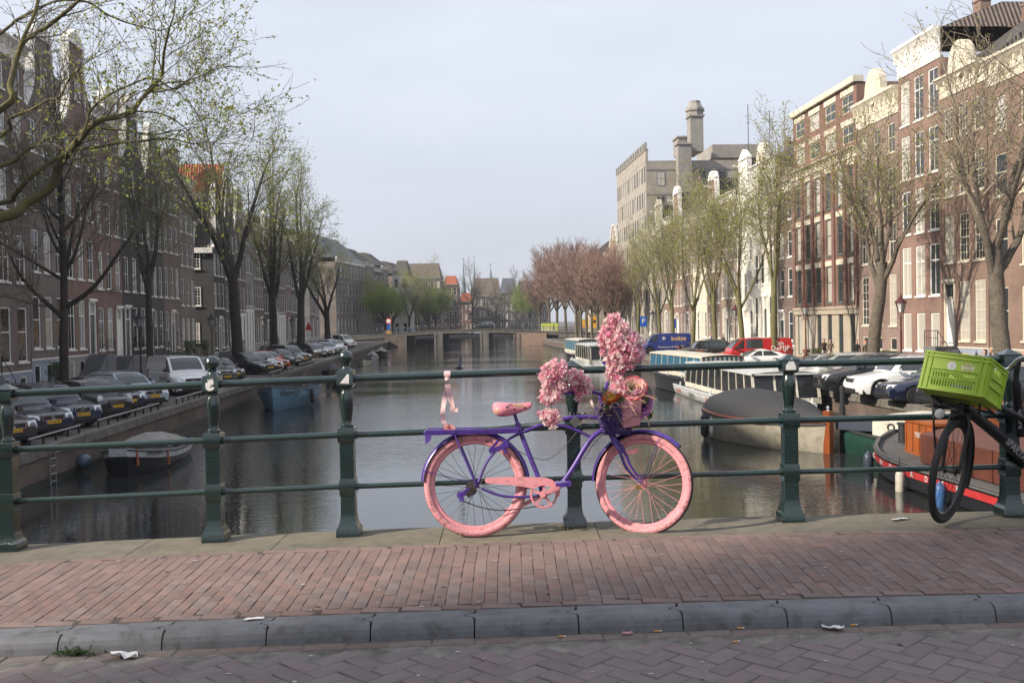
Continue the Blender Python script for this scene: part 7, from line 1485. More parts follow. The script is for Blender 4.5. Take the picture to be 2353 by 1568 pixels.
for u, lab, m, r in ((.9, 'dark blue-grey fender near the barge bow', bm('greyblue2', (.05, .065, .1)), .15), (.56, 'blue fender hanging beside the last railing post', b_bfend, .14), (.69, 'weathered cream fender seen through the black bicycle wheel', b_cream, .12)):
    q = o.location+Matrix.Rotation(o.rotation_euler[2], 3, 'Z') @ Vector((L*u, w(u)+.2, .55)); fender(o, lab, q, .62 if r < .15 else .55, r, m, .3)
# ================================================================== FAR BRIDGE
BA, BB = Vector((-25.2, 201.5, 0)), Vector((6.9, 198.2, 0)); BD = (BB-BA).normalized(); BLn = (BB-BA).length; BRZ = math.atan2(BD.y, BD.x)
fb = thing('far_bridge', 'low three-span bridge with stone piers and brick abutments closing the canal', 'bridge', BA, BRZ)
m_lbrick = brick_mat('abutment_brick', (.34, .19, .13), (.28, .15, .11), (.25, .22, .18), .22, .07, .4, .35); m_pier = mat('pier_stone', (.16, .15, .135), .85, nz=(.8, .5))
zt = lambda x: 2.55+.68*math.sin(PI*min(1, max(0, x/BLn)))**1.0 if 0 <= x <= BLn else 2.55-.04*min(abs(x), abs(x-BLn))
xs = [-14, -9, -5, -2, 0]+[BLn*i/16 for i in range(1, 17)]+[BLn+2, BLn+5, BLn+9, BLn+14]; WB = 9.
b = MB(); secs = []
for x in xs: z = zt(x); secs.append([(x, 0, max(.9, z-.55)), (x, -.02, z-.02), (x, -.12, z-.0), (x, -.12, z+.16), (x, .25, z+.16), (x, .25, z), (x, WB, z), (x, WB, max(.9, z-.55)), (x, 0, max(.9, z-.55))])
b.loft(secs, 0, False); b.build('deck', m_pier, fb)
for x0, x1, m in ((0, 3.9, m_wallL), (BLn-5.5, BLn, m_lbrick)): b = MB(); b.box(x0-.5, x1, -.25, WB+.2, -.6, zt((x0+x1)/2)-.35); b.build('abutment', m, fb); b = MB(); b.box(x1-.25 if x0 == 0 else x0-.1, x1+.1 if x0 == 0 else x0+.25, -.33, -.255, -.6, zt(x1)-.3); b.build('quoin', m_pier, fb)
for x in (10.5, 19.8):
    b = MB(); b.box(x-.75, x+.75, -.1, WB-.4, -.6, zt(x)-.4); b.box(x-.9, x-.45, -.2, .2, -.6, zt(x)-.45); b.box(x+.45, x+.9, -.2, .2, -.6, zt(x)-.45); b.build('pier', m_pier, fb); b = MB(); b.tube([(x+.95, -.4, -.6), (x+.95, -.4, 1.6)], .16, 8); b.build('fender_pile', m_plast, fb)
b = MB(); b.box(3.9, BLn-5.5, .3, .5, 2.2, 2.45); b.box(3.9, BLn-5.5, WB-.5, WB-.3, 2.2, 2.45); b.build('girder', m_plast, fb)
for i in range(31):
    x = -5+i*(BLn+10)/30; q = MB(); q.tube([(x, .05, zt(x)+.16), (x, .05, zt(x)+1.12)], .045, 6); q.ball((x, .05, zt(x)+1.16), .07, 8); q.build('post', m_green, fb)
for h_ in (.45, .78, 1.08): q = MB(); q.tube([(x, .05, zt(x)+h_) for x in xs], .026, 5); q.build('rail', m_green, fb)
def fbp(x, y, dz=0.): return BA+BD*x+Vector((-BD.y, BD.x, 0))*y+Vector((0, 0, zt(x)+dz))
sheet('bridge_street', [(-80, 203), (-26, 201.8), (-25, 210.6), (-80, 212)], QZ+.03, m_street); sheet('bridge_street', [(7, 198.4), (60, 193), (60, 203), (8, 207)], QZ+.03, m_street)
car('black_hatchback', 'black hatchback driving over the far bridge', 'hatch', 'black', fbp(19.4, 3.0, .02), BRZ+PI, None)
# ================================================================== BICYCLES IN RACKS
def bike_proto(mf, basket=False):
    o = thing('parked_bicycle', '', 'bicycle'); R = .34
    for x in (-.53, .53):
        w = thing_part('wheel', o, (x, 0, R)); b = MB(); b.torus((0, 0, 0), R-.02, .021, 22, 5); link('tyre', b.mesh('tyre', m_rubber), w); b = MB()
        for i in range(8): a = PI*i/8; b.tube([(-.32*math.cos(a), 0, -.32*math.sin(a)), (.32*math.cos(a), 0, .32*math.sin(a))], .003, 3)
        b.torus((0, 0, 0), R-.045, .008, 20, 4); link('rim', b.mesh('rim', m_steel), w)
    b = MB()
    for p0, p1, r in (((-.53, 0, R), (-.08, 0, .3), .014), ((-.08, 0, .3), (-.24, 0, .86), .018), ((-.53, 0, R), (-.2, 0, .72), .012), ((-.08, 0, .3), (.34, 0, .78), .02), ((-.2, 0, .68), (.33, 0, .86), .017), ((.53, 0, R), (.3, 0, .96), .018), ((-.75, 0, .72), (-.25, 0, .74), .03)): b.tube([p0, p1], r, 6)
    b.build('frame', mf, o)
    for x in (-.53, .53):
        q = MB(); q.tube([(x+.375*math.cos(a), 0, R+.375*math.sin(a)) for a in [rad(20+140*i/8) for i in range(9)]], .022, 5); q.build('fender', mf, o)
    b = MB(); b.tube(smooth_path([(.12, -.3, 1.06), (.24, -.28, 1.08), (.3, -.1, 1.05), (.3, .1, 1.05), (.24, .28, 1.08), (.12, .3, 1.06)], 3), .014, 6); b.tube([(.3, 0, .95), (.3, 0, 1.06)], .014, 6); b.build('handlebar', m_steel, o)
    b = MB(); b.ball((-.26, 0, .95), .13, 10, 0, (1, .75, .32)); b.tube([(-.24, 0, .84), (-.26, 0, .93)], .014, 6); b.build('saddle', m_plast, o)
    if basket: b = MB(); b.prism([(.34, .8), (.66, .8), (.7, 1.06), (.32, 1.06)], lambda p_, e: (p_[0], (-.2, .2)[e], p_[1])); b.build('crate', basket, o)
    return o
bp0 = bike_proto(m_plast); bp1 = bike_proto(mat('rental_blue', (.02, .16, .3), .4)); bp2 = bike_proto(mat('bike_grey', (.16, .16, .17), .4), mat('brown_box', (.16, .06, .04), .7)); bp3 = bike_proto(mat('bike_maroon', (.14, .015, .015), .4))
protos = [bp0, bp1, bp2, bp3]; first = [True]*4; 
def put_bike(k, loc, rz, label, group):
    if first[k]: first[k] = False; o = protos[k]; o.location = loc; o.rotation_euler = (0, 0, rz); o['label'] = label; o['group'] = group
    else: o = dup(protos[k], loc, rz, label, group)
    return o
r_ = random.Random(21); CN_ = ('black', 'blue rental', 'grey crated', 'maroon')
for i in range(15): x = -1.5+i*.66; put_bike(1 if i < 11 and i % 4 else 0, fbp(x, .75, .17 if x > 0 else .02), BRZ+PI/2+r_.uniform(-.25, .25), ORD[i]+(' in the far bridge bicycle row, a blue rental' if i < 11 and i % 4 else ' in the far bridge bicycle row, a black one'), 'blue and black bicycles on the far bridge')
for i in range(9): x = 8.6+i*.8+r_.uniform(-.1, .1); put_bike(r_.choice((0, 3, 0)), fbp(x, .6, .02), BRZ+r_.uniform(-.3, .3)+(PI if i % 2 else 0), ORD[i]+' bicycle leaning on the far bridge railing past the rental row', 'bicycles leaning on the far bridge railing')
for i in range(10): y = 132+i*.6; p0 = cp(QL, y, -2.2-r_.uniform(0, .2), QZ); put_bike(r_.choice((0, 0, 2)), p0, ANG-PI/2+r_.uniform(-.15, .15), ORD[i]+' bicycle in the rack past the white car on the shaded quay', 'bicycles in the far rack of the shaded quay')
for i in range(8): y = 97.5+i*.6; p0 = cp(QL, y, -2.4-r_.uniform(0, .3), QZ); put_bike(r_.choice((0, 0, 3)), p0, ANG-PI/2+r_.uniform(-.15, .15), ORD[i]+' bicycle in the rack between the two parking rows', 'bicycles between the parking rows')
for px, n, off, lab, grp in ((1612, 7, 1.8, 'bicycle crowded into the rack behind the blue cabin boat', 'bicycles behind the blue cabin boat'), (1572, 3, 3.2, 'bicycle standing by the trunk next to the dark estate car', 'bicycles by the dark estate car'), (1790, 4, 1.6, 'bicycle in the rack under the young yellow-green tree', 'bicycles under the young tree'), (1425, 6, 2.0, 'bicycle in the rack by the red-brown trees', 'bicycles by the red-brown trees'), (1375, 6, 2.4, 'bicycle near the sunlit abutment', 'bicycles near the sunlit abutment')):
    k = (px-1176)/FPX; Y = (QR+off)/(k-SL)
    for i in range(n): p0 = cp(QR, Y-n*.27+i*.55, off+r_.uniform(-.15, .15), QZ); put_bike(r_.choice((0, 2, 3, 0)), p0, ANG+PI/2+r_.uniform(-.25, .25), ORD[i]+' '+lab, grp)
    for i in range(0, n, 2):
        p0 = cp(QR, Y-n*.27+i*.55+.25, off, QZ); o = thing('bike_rack', ORD[i//2]+' low steel hoop '+lab.split(' ', 1)[1].replace('crowded into the rack ', '').replace('in the rack ', ''), 'bike rack', p0, ANG, 'steel hoops '+grp.split(' ', 1)[1]); b = MB(); b.tube(smooth_path([(0, -.35, 0), (0, -.35, .7), (0, -.25, .82), (0, .25, .82), (0, .35, .7), (0, .35, 0)], 3), .03, 6); b.build('hoop', m_steel, o)
k = (1862-1176)/FPX; p0 = cp(FR, 26.6/(k-SL), -3.4, QZ); put_bike(2, p0, ANG+.3, 'bicycle leaning by the lantern in front of the stone ground floor', 'bicycle at the lantern')
# ================================================================== LANTERNS, SIGNS
m_maroon = mat('maroon_lamp_paint', (.085, .014, .016), .4, nz=(6, .3), coat=.2); m_lglass = mat('lantern_glass', (.36, .37, .36), .12, spec=.7, nz=(5, .3)); m_lred = MATS['maroon_lamp_paint']
def lamp_meshes(m):
    P_ = MB(); P_.lathe([(.17, 0), (.17, .12), (.14, .16), (.13, .5), (.15, .55), (.11, .62), (.075, .9), (.09, .95), (.06, 1.02), (.05, 2.6), (.065, 2.64), (.045, 2.7), (.04, 3.25), (.07, 3.3), (.05, 3.36), (.035, 3.5)], 12)
    for i in range(4): a = PI/2*i+PI/4; P_.tube(smooth_path([(.03*math.cos(a), .03*math.sin(a), 3.3), (.16*math.cos(a), .16*math.sin(a), 3.42), (.1*math.cos(a), .1*math.sin(a), 3.58), (.15*math.cos(a), .15*math.sin(a), 3.66)], 3), .014, 5)
    F = MB()
    for i in range(6):
        a = 2*PI*i/6; c, s = math.cos(a), math.sin(a); F.bar((.15*c, .15*s, 3.66), (.29*c, .29*s, 4.2), .022, .022); a2 = 2*PI*(i+1)/6
        for r, z in ((.15, 3.66), (.29, 4.2)): F.bar((r*c, r*s, z), (r*math.cos(a2), r*math.sin(a2), z), .026, .03)
        F.lathe([(.02, 4.2), (.03, 4.26), (.004, 4.34)], 6, (.3*c, .3*s, 0))
    F.lathe([(.33, 4.19), (.33, 4.225), (.27, 4.24), (.2, 4.36), (.12, 4.4), (.13, 4.44), (.09, 4.5), (.1, 4.54), (.07, 4.6), (.02, 4.66), (.035, 4.7), (.005, 4.76)], 12)
    G = MB(); G.lathe([(.135, 3.665), (.272, 4.19)], 6, sm=False)
    return P_.mesh('post', m), F.mesh('lantern_frame', m), G.mesh('lantern_glass', m_lglass)
LMD = lamp_meshes(mat('dark_lamp_paint', (.022, .02, .022), .4, nz=(6, .3))); LMR = lamp_meshes(m_maroon)
def lamp(px, a, s, lab, me, g):
    k = (px-1176)/FPX; c = a+s*6.7; Y = c/(k-SL); o = thing('street_lantern', lab, 'lamp', (c+SL*Y, Y, QZ), .3, g)
    for n_, m_ in zip(('post', 'lantern_frame', 'lantern_glass'), me): link(n_, m_, o)
for px, lab in ((322, 'dark crown-topped lantern beside the white van'), (487, 'dark crown-topped lantern at the side street'), (608, 'dark lantern between two elm trunks'), (672, 'dark lantern beside the thick-trunked elm'), (752, 'dark lantern near the far parking row')): lamp(px, QL, -1, lab, LMD, 'lanterns on the shaded quay')
for px, lab in ((2070, 'maroon lantern in front of the dusky rose house'), (1851, 'maroon lantern in front of the dark red building'), (1690, 'maroon lantern behind the red van'), (1500, 'lantern near the parking sign'), (1412, 'small lantern over the blossom spray')): lamp(px, QR, 1, lab, LMR if px > 1600 else LMD, 'lanterns on the sunlit quay')
def sign(px, Y, z, lab, parts_, h=None):
    p0 = on_y(px, 760, Y); o = thing('road_sign', lab, 'sign', (p0.x, Y, QZ)); b = MB(); b.tube([(0, .05, 0), (0, .05, h or z+.6)], .035, 8); b.build('pole', m_steel, o)
    for nm, mt_, pts, zz in parts_: b = MB(); b.prism(pts, lambda p_, e: (p_[0], .0-.02*e-.004*len(o.children), zz+p_[1])); b.build(nm, mt_, o)
    return o
circ = lambda r: [(r*math.cos(2*PI*i/20), r*math.sin(2*PI*i/20)) for i in range(20)]; rect = lambda w, h: [(-w, -h), (w, -h), (w, h), (-w, h)]
s_red = mat('sign_red', (.5, .02, .02), .4); s_blue = mat('sign_blue', (.01, .09, .45), .4); s_yel = mat('sign_yellow', (.75, .4, .02), .45)
sign(893, 212, 3.2, 'round red-rimmed traffic sign over blue and yellow plates at the far bridge', [('rim', s_red, circ(.62), 4.1), ('face', m_white, circ(.44), 4.1), ('blue_plate', s_blue, rect(.3, .6), 2.8), ('yellow_plate', s_yel, rect(.62, .35), 1.75)], 4.8)
o = sign(1478, 124, 3, 'blue parking sign with white letter P between thin trees', [('panel', s_blue, rect(.42, .62), 3.2)], 3.8); b = MB(); b.merge(text_mb('P', .6, .01), Matrix.Translation((0, -.05, 3.25))); b.build('lettering', m_white, o)
sign(1547, 107, 3, 'plain blue sign on a pole beside a thin trunk', [('panel', s_blue, rect(.3, .5), 3.0)], 3.6)
sign(1345, 196, 3, 'yellow sign beside the far abutment, the first of a pair', [('panel', s_yel, rect(.6, .8), 2.9)], 3.6); sign(1366, 192, 3, 'taller yellow sign with a dark mark beside the far abutment', [('panel', s_yel, rect(.7, 1.1), 3.1), ('mark', m_plast, rect(.25, .3), 3.2)], 4.)
sign(543, 84, 3, 'grey-blue panel on a pole beside the tall forked elm', [('panel', mat('sign_back', (.25, .3, .38), .5), rect(.36, 1.0), 3.3)], 4.3); sign(709, 150, 3, 'red warning panel on a pole under the spreading elm', [('panel', s_red, [(-.55, -.5), (.55, -.5), (.1, .6), (-.1, .6)], 3.3), ('plate', m_white, rect(.3, .5), 2.2)], 4.)
p0 = on_y(1262, 742, 206); o = thing('site_container', 'pale yellow-green container at the sunlit end of the far bridge', 'container', (p0.x, 206, QZ)); b = MB(); b.box(-1.7, 1.7, -1, 1.4, 0, 2.9); b.build('body', mat('container_pale', (.55, .55, .33), .6), o); b = MB(); b.box(-1.75, 1.75, -1.03, -1.002, 2.3, 2.95); b.box(1.4, 1.75, -1.03, -1.002, 0, 2.3); b.box(-1.75, 1.75, -1.03, -1.002, 0, .7); b.build('trim', mat('container_lime', (.5, .6, .08), .6), o)
# ================================================================== QUAY FURNITURE
def guard(a, s, Y0, Y1, lab, g, h=.27):
    p0 = cp(a, Y0, -s*.28, QZ+.01); n = max(2, round((Y1-Y0)/1.1)); o = thing('quay_guard', lab, 'guard rail', p0, ANG-PI/2, g); L = (Y1-Y0)*CN
    for i in range(n+1): b = MB(); b.box(-.03, .03, L*i/n-.03, L*i/n+.03, 0, h); b.build('post', m_iron, o)
    b = MB(); b.tube([(0, -.1, h), (0, L+.1, h)], .035, 8); b.build('rail', m_steel if s > 0 else m_steel, o)
for i, (y0, y1, lab) in enumerate(((26.2, 29.0, 'low wheel guard rail before the dark saloon'), (30.3, 34.3, 'low wheel guard rail before the navy saloon'), (36.2, 43.6, 'long low wheel guard rail beside the small black hatchback'), (46.5, 54, 'low guard rail before the white van'), (58, 64, 'low guard rail above the pale blue boat'), (70, 75.5, 'low guard rail before the black kidney-grille saloon'), (78, 80.5, 'short guard rail before the orange-red car'), (84, 93, 'low guard rail ending the first parking row'))): guard(QL, 1, y0, y1, lab, 'guard rails on the shaded quay')
guard(QR, -1, 34.5, 46, 'pipe rail on the sunlit quay edge under the parked cars', None, .35); guard(QR, -1, 47, 56, 'pipe rail on the sunlit quay edge beside the covered sloop', None, .35)
b = MB(); p0 = cp(QL, 31.2, .05, 0); o = thing('quay_ladder', 'thin steel ladder on the brick quay wall', 'ladder', p0, ANG-PI/2)
for s in (-.22, .22): b.tube([(0, s, -.2), (0, s, 1.1)], .018, 6)
for i in range(5): b.tube([(0, -.22, .1+i*.24), (0, .22, .1+i*.24)], .014, 5)
b.build('rungs', m_steel, o)
# ================================================================== PEOPLE
def figure(joints, bones, radii):
    me = bpy.data.meshes.new('figure'); me.from_pydata(joints, bones, []); ob = bpy.data.objects.new('figure', me); COL.objects.link(ob); md = ob.modifiers.new('s', 'SKIN'); md.use_smooth_shade = True
    for i, (a, c) in enumerate(radii): v = me.skin_vertices[0].data[i]; v.radius = (a, c); v.use_root = i == 0
    sb = ob.modifiers.new('d', 'SUBSURF'); sb.levels = 1; sb.render_levels = 1
    dg = bpy.context.evaluated_depsgraph_get(); out = bpy.data.meshes.new_from_object(ob.evaluated_get(dg)); bpy.data.objects.remove(ob); return out
def pose(kind):
    J = [(0, 0, .95), (0, .01, 1.12), (0, .02, 1.32), (0, .02, 1.44), (0, .0, 1.53), (0, -.015, 1.60), (0, -.01, 1.68), (0, 0, 1.745), (0, -.09, 1.615)]; Rr = [(.15, .115), (.13, .1), (.165, .11), (.09, .075), (.052, .055), (.068, .082), (.078, .092), (.045, .05), (.018, .018)]; B = [(0, 1), (1, 2), (2, 3), (3, 4), (4, 5), (5, 6), (6, 7), (5, 8)]
    for s in (-1, 1):
        k = len(J)
        if kind == 'walk': arm = [(s*.18, .02, 1.4), (s*.23, .06*s, 1.13), (s*.22, -.1+.1*s, .9), (s*.22, -.14+.12*s, .82)]
        elif kind == 'fold': arm = [(s*.18, .02, 1.4), (s*.26, 0, 1.14), (s*.12, -.2, 1.08), (s*.03, -.22, 1.06)]
        else: arm = [(s*.18, .02, 1.4), (s*.24, .03, 1.12), (s*.23, -.04, .88), (s*.22, -.06, .8)]
        J += arm; Rr += [(.068, .068), (.05, .05), (.034, .034), (.036, .028)]; B += [(2, k), (k, k+1), (k+1, k+2), (k+2, k+3)]
        k = len(J); st = .22*s if kind == 'walk' else 0
        J += [(s*.095, 0, .88), (s*.1, -.02-st*.55, .5), (s*.1, .03-st*1.15, .1+(.04 if st < 0 else 0)), (s*.11, -.13-st*1.1, .045)]; Rr += [(.1, .1), (.065, .07), (.045, .05), (.042, .04)]; B += [(0, k), (k, k+1), (k+1, k+2), (k+2, k+3)]
    return figure(J, B, Rr)
POSE = {k: pose(k) for k in ('stand', 'walk', 'fold')}
m_skin = mat('skin', (.5, .3, .22), .6)
def cloth(n, c): return mat('cloth_'+n, c, .85, nz=(8, .25))
def person(lab, loc, rz, kind, top_c, leg_c, hair_c, long_hair=False, shoe=(.03, .03, .03), g=None, sc_=1.):
    o = thing('person', lab, 'person', loc, rz, g); o.scale = (sc_,)*3
    me = POSE[kind].copy(); me.materials.clear()
    for m in (cloth(*top_c), cloth(*leg_c), m_skin, cloth('shoe', shoe)): me.materials.append(m)
    for p_ in me.polygons:
        c = p_.center; z = c.z; hand = (kind != 'fold' and z < .87 and abs(c.x) > .175 and z > .74) or (kind == 'fold' and 1.0 < z < 1.12 and abs(c.x) < .07 and c.y < -.18)
        p_.material_index = 2 if (z > 1.49 or hand) else (0 if z > .9 or (abs(c.x) > .17 and z > .7) else (1 if z > .1 else 3))
    link('body', me, o); b = MB(); secs = []
    for i in range(6):
        z = 1.62+.145*i/5; r = (.094, .1, .1, .092, .07, .02)[i]; secs.append([(r*.92*math.cos(a), .012+r*1.05*math.sin(a)*(1 if math.sin(a) > 0 else (.35 if i < 3 else .95)), z) for a in [2*PI*j/14 for j in range(14)]])
    b.loft(secs, 0, True, True, True, True)
    if long_hair: b.loft([[(r*math.cos(a), .05+r*.6*math.sin(a), z) for a in [2*PI*j/12 for j in range(12)]] for z, r in ((1.32, .07), (1.42, .1), (1.55, .105), (1.66, .1))], 0, True, True, True, True)
    b.build('hair', cloth(*hair_c), o); b = MB()
    for s in (-1, 1): b.ball((s*.033, -.1, 1.655), .012, 6); b.ball((s*.082, .0, 1.64), .02, 6, 1, (.5, 1, 1.4))
    b.box(-.024, .024, -.101, -.094, 1.567, 1.574, 1); b.build('face', [m_plast, m_skin], o); return o
def fr_at(px, off): k = (px-1176)/FPX; Y = (FR-off)/(k-SL); return cp(FR, Y, -off, QZ+.094)
W_ = ANG+PI/2                                   # facing the water
person('man in an open dark brown jacket and white trousers by the stone ground floor', fr_at(1893, 2.4), ANG+PI+1.4, 'fold', ('brown', (.05, .02, .02)), ('pale', (.55, .54, .52)), ('darkhair', (.03, .02, .015)))
person('man in a taupe jacket beside the one in dark brown', fr_at(1907, 2.4), ANG+PI+1.7, 'fold', ('taupe', (.24, .19, .15)), ('cream', (.5, .45, .36)), ('darkhair', (.03, .02, .015)))
person('long-haired woman in a black padded jacket seen from behind', fr_at(1968, 2.2), ANG-PI/2, 'stand', ('black', (.015, .015, .017)), ('denim', (.03, .035, .05)), ('brownhair', (.04, .02, .014)), True)
person('person in an olive jacket with a red cap behind the elm trunk', fr_at(1988, 2.2), ANG-PI/2+.3, 'stand', ('olive', (.16, .13, .1)), ('black', (.015, .015, .017)), ('redcap', (.55, .02, .02)))
person('woman with red hair in blue, half hidden by the dark estate car', fr_at(1634, 2.6), ANG+PI, 'stand', ('blue', (.04, .06, .12)), ('denim', (.03, .035, .05)), ('redhair', (.28, .1, .04)), True)
person('dark-clad person in a doorway behind the dark estate car', fr_at(1661, 2.2), ANG+PI+.4, 'fold', ('plum', (.06, .04, .05)), ('black', (.015, .015, .017)), ('darkhair', (.03, .02, .015)))
pc = cp(QR, 45.5, 8.2, QZ); kx = (2262-1176)/FPX; Yp = (QR+8.4)/(kx-SL); person('woman with long brown hair and light blue jacket behind the green crate', cp(QR, Yp, 8.4, QZ), ANG+PI, 'walk', ('lightblue', (.18, .28, .45)), ('denim', (.03, .035, .05)), ('brownhair', (.04, .02, .014)), True)
for px, lab, tc_ in ((2276, 'fair-haired person beside the woman in light blue', ('rosy', (.35, .2, .17))), (2352, 'person with light hair at the picture edge by the big elm', ('ash', (.3, .28, .26)))):
    kx = (px-1176)/FPX; Yp = (QR+8.8)/(kx-SL); person(lab, cp(QR, Yp, 8.8, QZ), ANG+PI+.2, 'walk', tc_, ('denim', (.03, .035, .05)), ('fairhair', (.3, .2, .1)), False)
for x, y, kind, tc_, lc, lab in ((15.6, 2.2, 'walk', ('darkred', (.1, .025, .03)), ('grey', (.12, .12, .13)), 'pedestrian in dark red before the black hatchback on the far bridge'), (24.2, 2.4, 'walk', ('white', (.6, .6, .6)), ('khaki', (.2, .2, .14)), 'pedestrian in white following the black hatchback'), (24.9, 2.1, 'walk', ('maroon', (.08, .03, .05)), ('grey', (.12, .12, .13)), 'pedestrian in maroon close behind the one in white'), (11.0, 2.0, 'stand', ('navy', (.03, .05, .1)), ('denim', (.03, .035, .05)), 'person in navy standing on the far bridge'), (9.2, 2.0, 'stand', ('greycoat', (.2, .2, .21)), ('black', (.015, .015, .017)), 'person in grey at the shaded end of the far bridge'), (33.6, 2.4, 'walk', ('black', (.015, .015, .017)), ('black', (.015, .015, .017)), 'person in black near the pale container')):
    person(lab, fbp(x, y, .01), BRZ+(PI/2 if x < 20 else -PI/2), kind, tc_, lc, ('darkhair', (.03, .02, .015)))
# ================================================================== PLANTS, BIRD, LITTER
def shrub(lab, loc, w, d, h, m, n, pot=None, sz=.05, name='potted_shrub'):
    R = random.Random(hash(lab) % 999 if False else len(lab)); o = thing(name, lab, 'plant' if name != 'hedge' else 'hedge', loc, ANG); b = MB(); z0 = .45 if pot else 0
    for _ in range(n):
        q = Vector((R.gauss(0, .36)*w, R.gauss(0, .36)*d, 0)); q.x = max(-w, min(w, q.x)); q.y = max(-d, min(d, q.y)); q.z = z0+h*R.random()**.7; a = rvec(R)*sz; c = a.cross(rvec(R)).normalized()*sz*.6; b.add([q-a, q+c, q+a, q-c], ((0, 1, 2, 3),), 0 if R.random() < .7 else 1)
    b.build('foliage', [m, m_lfD], o)
    if pot: b = MB(); b.lathe([(.22, 0), (.3, .45), (.26, .45), (.24, .4)], 12); b.build('pot', pot, o)
    b = MB()
    for k in range(5): b.tube([(0, 0, z0-.1 if pot else 0), (R.uniform(-w, w)*.5, R.uniform(-d, d)*.5, z0+h*.7)], .015, 4)
    b.build('stems', m_twig, o)
m_ever = leafm('evergreen_leaf', (.035, .07, .022), (.02, .045, .015)); m_hedge = leafm('hedge_leaf', (.075, .1, .03), (.05, .07, .02)); m_pot = mat('grey_pot', (.2, .2, .2), .7)
kx = (128-1176)/FPX; Yp = (FL+3.)/(kx-SL); shrub('round evergreen in a pot before the grey-brown house', cp(FL, Yp, 3., QZ+.1), .55, .55, 1.3, m_ever, 900, m_pot)
for px, lab in ((430, 'dark shrub beside the taupe corner house'), (470, 'leafy shrub at the mouth of the side street'), (448, 'climbing green plant by the corner house door')): kx = (px-1176)/FPX; Yp = (FL+2.2)/(kx-SL); shrub(lab, cp(FL, Yp, 2.2, QZ+.1), .7, .6, 1.9, m_ever, 900, m_pot)
shrub('clipped hedge in front of the tall red brick house', cp(FR, 63.2, -2.2, QZ+.09), 2.2, .5, 1.15, m_hedge, 2600, None, .05, 'hedge'); shrub('low shrubs along the stone ground floor of the dark red building', cp(FR, 78, -1.2, QZ+.09), 3., .4, .9, m_hedge, 1500, None, .05, 'hedge')
kx = (300-1176)/FPX
o = thing('flying_bird', 'grey pigeon flying low over the canal with raised wings', 'bird', on_y(1054, 846, 42)); b = MB(); secs = []
for x, r in ((-.2, .004), (-.15, .03), (-.06, .055), (.05, .06), (.12, .04), (.17, .03), (.2, .006)): secs.append([(x, r*math.cos(a), r*math.sin(a)) for a in [2*PI*i/8 for i in range(8)]])
b.loft(secs, 0, True, True, True, True); b.poly([(-.17, -.02, 0), (-.32, -.06, -.02), (-.32, .06, -.02), (-.17, .02, 0)])
b.loft([[(.1, .04, .03), (-.06, .04, .03)], [(.13, .1, .2), (-.03, .1, .18)], [(.13, .12, .42), (.02, .14, .38)], [(.1, .12, .56), (.07, .12, .55)]]); b.loft([[(.1, -.04, .03), (-.06, -.04, .03)], [(.08, -.2, .08), (-.1, -.2, .05)], [(.0, -.38, .1), (-.12, -.36, .08)], [(-.1, -.5, .08), (-.13, -.5, .08)]])
b.build('body', mat('pigeon_grey', (.16, .16, .17), .7, nz=(12, .5)), o)
r_ = random.Random(4); m_tissue = mat('white_tissue', (.72, .71, .69), .85, nz=(20, .2)); m_butt = mat('cigarette_filter', (.6, .3, .08), .8)
def litter(px, py, z, w, d, lab, m=m_tissue, hh=.012, nm='litter'):
    p0 = on_z(px, py, z); b = MB(); n = 13; g = [[(w*(i/5-.5)*(1+.2*r_.uniform(-1, 1)), d*(j/4-.5)*(1+.25*r_.uniform(-1, 1)), max(.001, hh*r_.random())+.002) for j in range(5)] for i in range(6)]; b.loft(g, 0, False); o = b.build(nm, m, None, p0, (0, 0, r_.uniform(-.4, .4))); tag(o, lab, 'litter')
zR = lambda px: zroad((px-1176)/470)
litter(288, 1507, zR(288)+.002, .13, .07, 'crumpled white tissue in the gutter near the weeds', hh=.03); litter(1910, 1443, zR(1910)+.004, .1, .05, 'flattened white paper by the kerb', hh=.015); litter(2066, 1193, zd(2.6)+.002, .13, .04, 'white paper strip on the edge stone beside the black bicycle'); litter(586, 1420, zpav(-1.25, KY1)+.0, .1, .035, 'white splash on the kerb', hh=.002); litter(1440, 1455, zR(1440)+.004, .05, .02, 'pinkish scrap in the gutter', m_bag, .01)
for i, (px, py) in enumerate(((1374, 1448), (1510, 1448), (1290, 1460), (1700, 1441), (1960, 1434), (640, 1475), (1690, 1472))):
    p0 = on_z(px, py, zR(px)+.006); b = MB(); a = r_.uniform(-.3, .3); b.tube([(-.015, 0, 0), (.012, 0, 0)], .004, 6); b.tube([(.012, 0, 0), (.02, 0, 0)], .0038, 6, 1); o = b.build('cigarette_butt', [m_butt, m_tissue], None, p0, (0, 0, a)); tag(o, ORD[i]+' orange cigarette butt lying in the gutter by the kerb', 'litter', 'cigarette butts in the gutter')
o = thing('gutter_weed', 'flat green weed growing at the foot of the kerb', 'plant', on_z(168, 1505, zR(168)+.002)); b = MB()
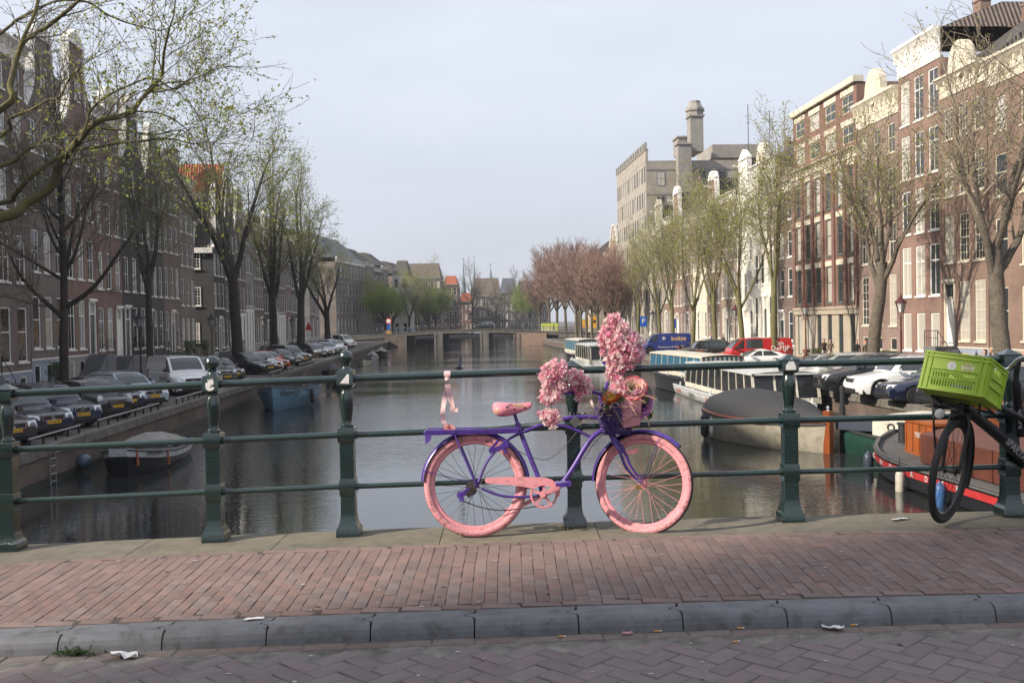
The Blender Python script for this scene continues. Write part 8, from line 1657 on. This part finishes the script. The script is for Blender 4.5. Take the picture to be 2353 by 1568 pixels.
for i in range(60): a = r_.uniform(0, 6.28); d = Vector((math.cos(a), math.sin(a)*.5, r_.uniform(.05, .6))).normalized(); petal(b, Vector((r_.gauss(0, .05), r_.gauss(0, .012), .003)), d, Vector((0, 0, 1)), r_.uniform(.02, .045), .014, 0)
b.build('leaves', leafm('weed_leaf', (.05, .085, .03), (.03, .05, .02)), o)
o = thing('gutter_weed', 'tuft of dry moss at the railing post behind the bicycle', 'plant', on_z(1300, 1214, zd(.4)+.001)); b = MB()
for i in range(60): a = r_.uniform(0, 6.28); d = Vector((math.cos(a), math.sin(a)*.5, r_.uniform(.1, .6))).normalized(); petal(b, Vector((r_.gauss(0, .05), r_.gauss(0, .02), .002)), d, Vector((0, 0, 1)), r_.uniform(.008, .02), .006, 0)
b.build('leaves', mat('dry_moss', (.2, .15, .05), .9), o)
# chewing gum, droppings and crumbs trodden into the pavement: too small to pick apart
b = MB(); r_ = random.Random(8)
for _ in range(120):
    Y = r_.uniform(YP0+.05, YP1-.05) if r_.random() < .75 else r_.uniform(4.15, 4.7); X = r_.uniform(-3.4, 3.4); z = (zpav(X, Y) if Y > 5 else zroad(X))+.0042; r0 = r_.uniform(.003, .011); n = 8
    b.poly([(X+r0*r_.uniform(.6, 1.3)*math.cos(2*PI*i/n)*1.4, Y+r0*r_.uniform(.6, 1.2)*math.sin(2*PI*i/n), z+slope_*r0*0) for slope_ in (0,) for i in range(n)], 0 if r_.random() < .6 else 1)
o = b.build('pavement_specks', [mat('pale_specks', (.45, .43, .4), .9), mat('dark_specks', (.06, .05, .045), .9)]); o['kind'] = 'stuff'
# ================================================================== HAZE
hz = bpy.data.materials.new('haze'); hz.use_nodes = True; t = hz.node_tree; t.nodes.clear(); out = t.nodes.new('ShaderNodeOutputMaterial'); pv = t.nodes.new('ShaderNodeVolumePrincipled'); pv.inputs['Color'].default_value = (.86, .9, .97, 1); pv.inputs['Density'].default_value = .00028; pv.inputs['Anisotropy'].default_value = .2; t.links.new(pv.outputs[0], out.inputs['Volume'])
if HAZE: b = MB(); b.box(-1600, 1600, -120, 2600, -1.6, 75); o = b.build('haze', hz); o['kind'] = 'stuff'
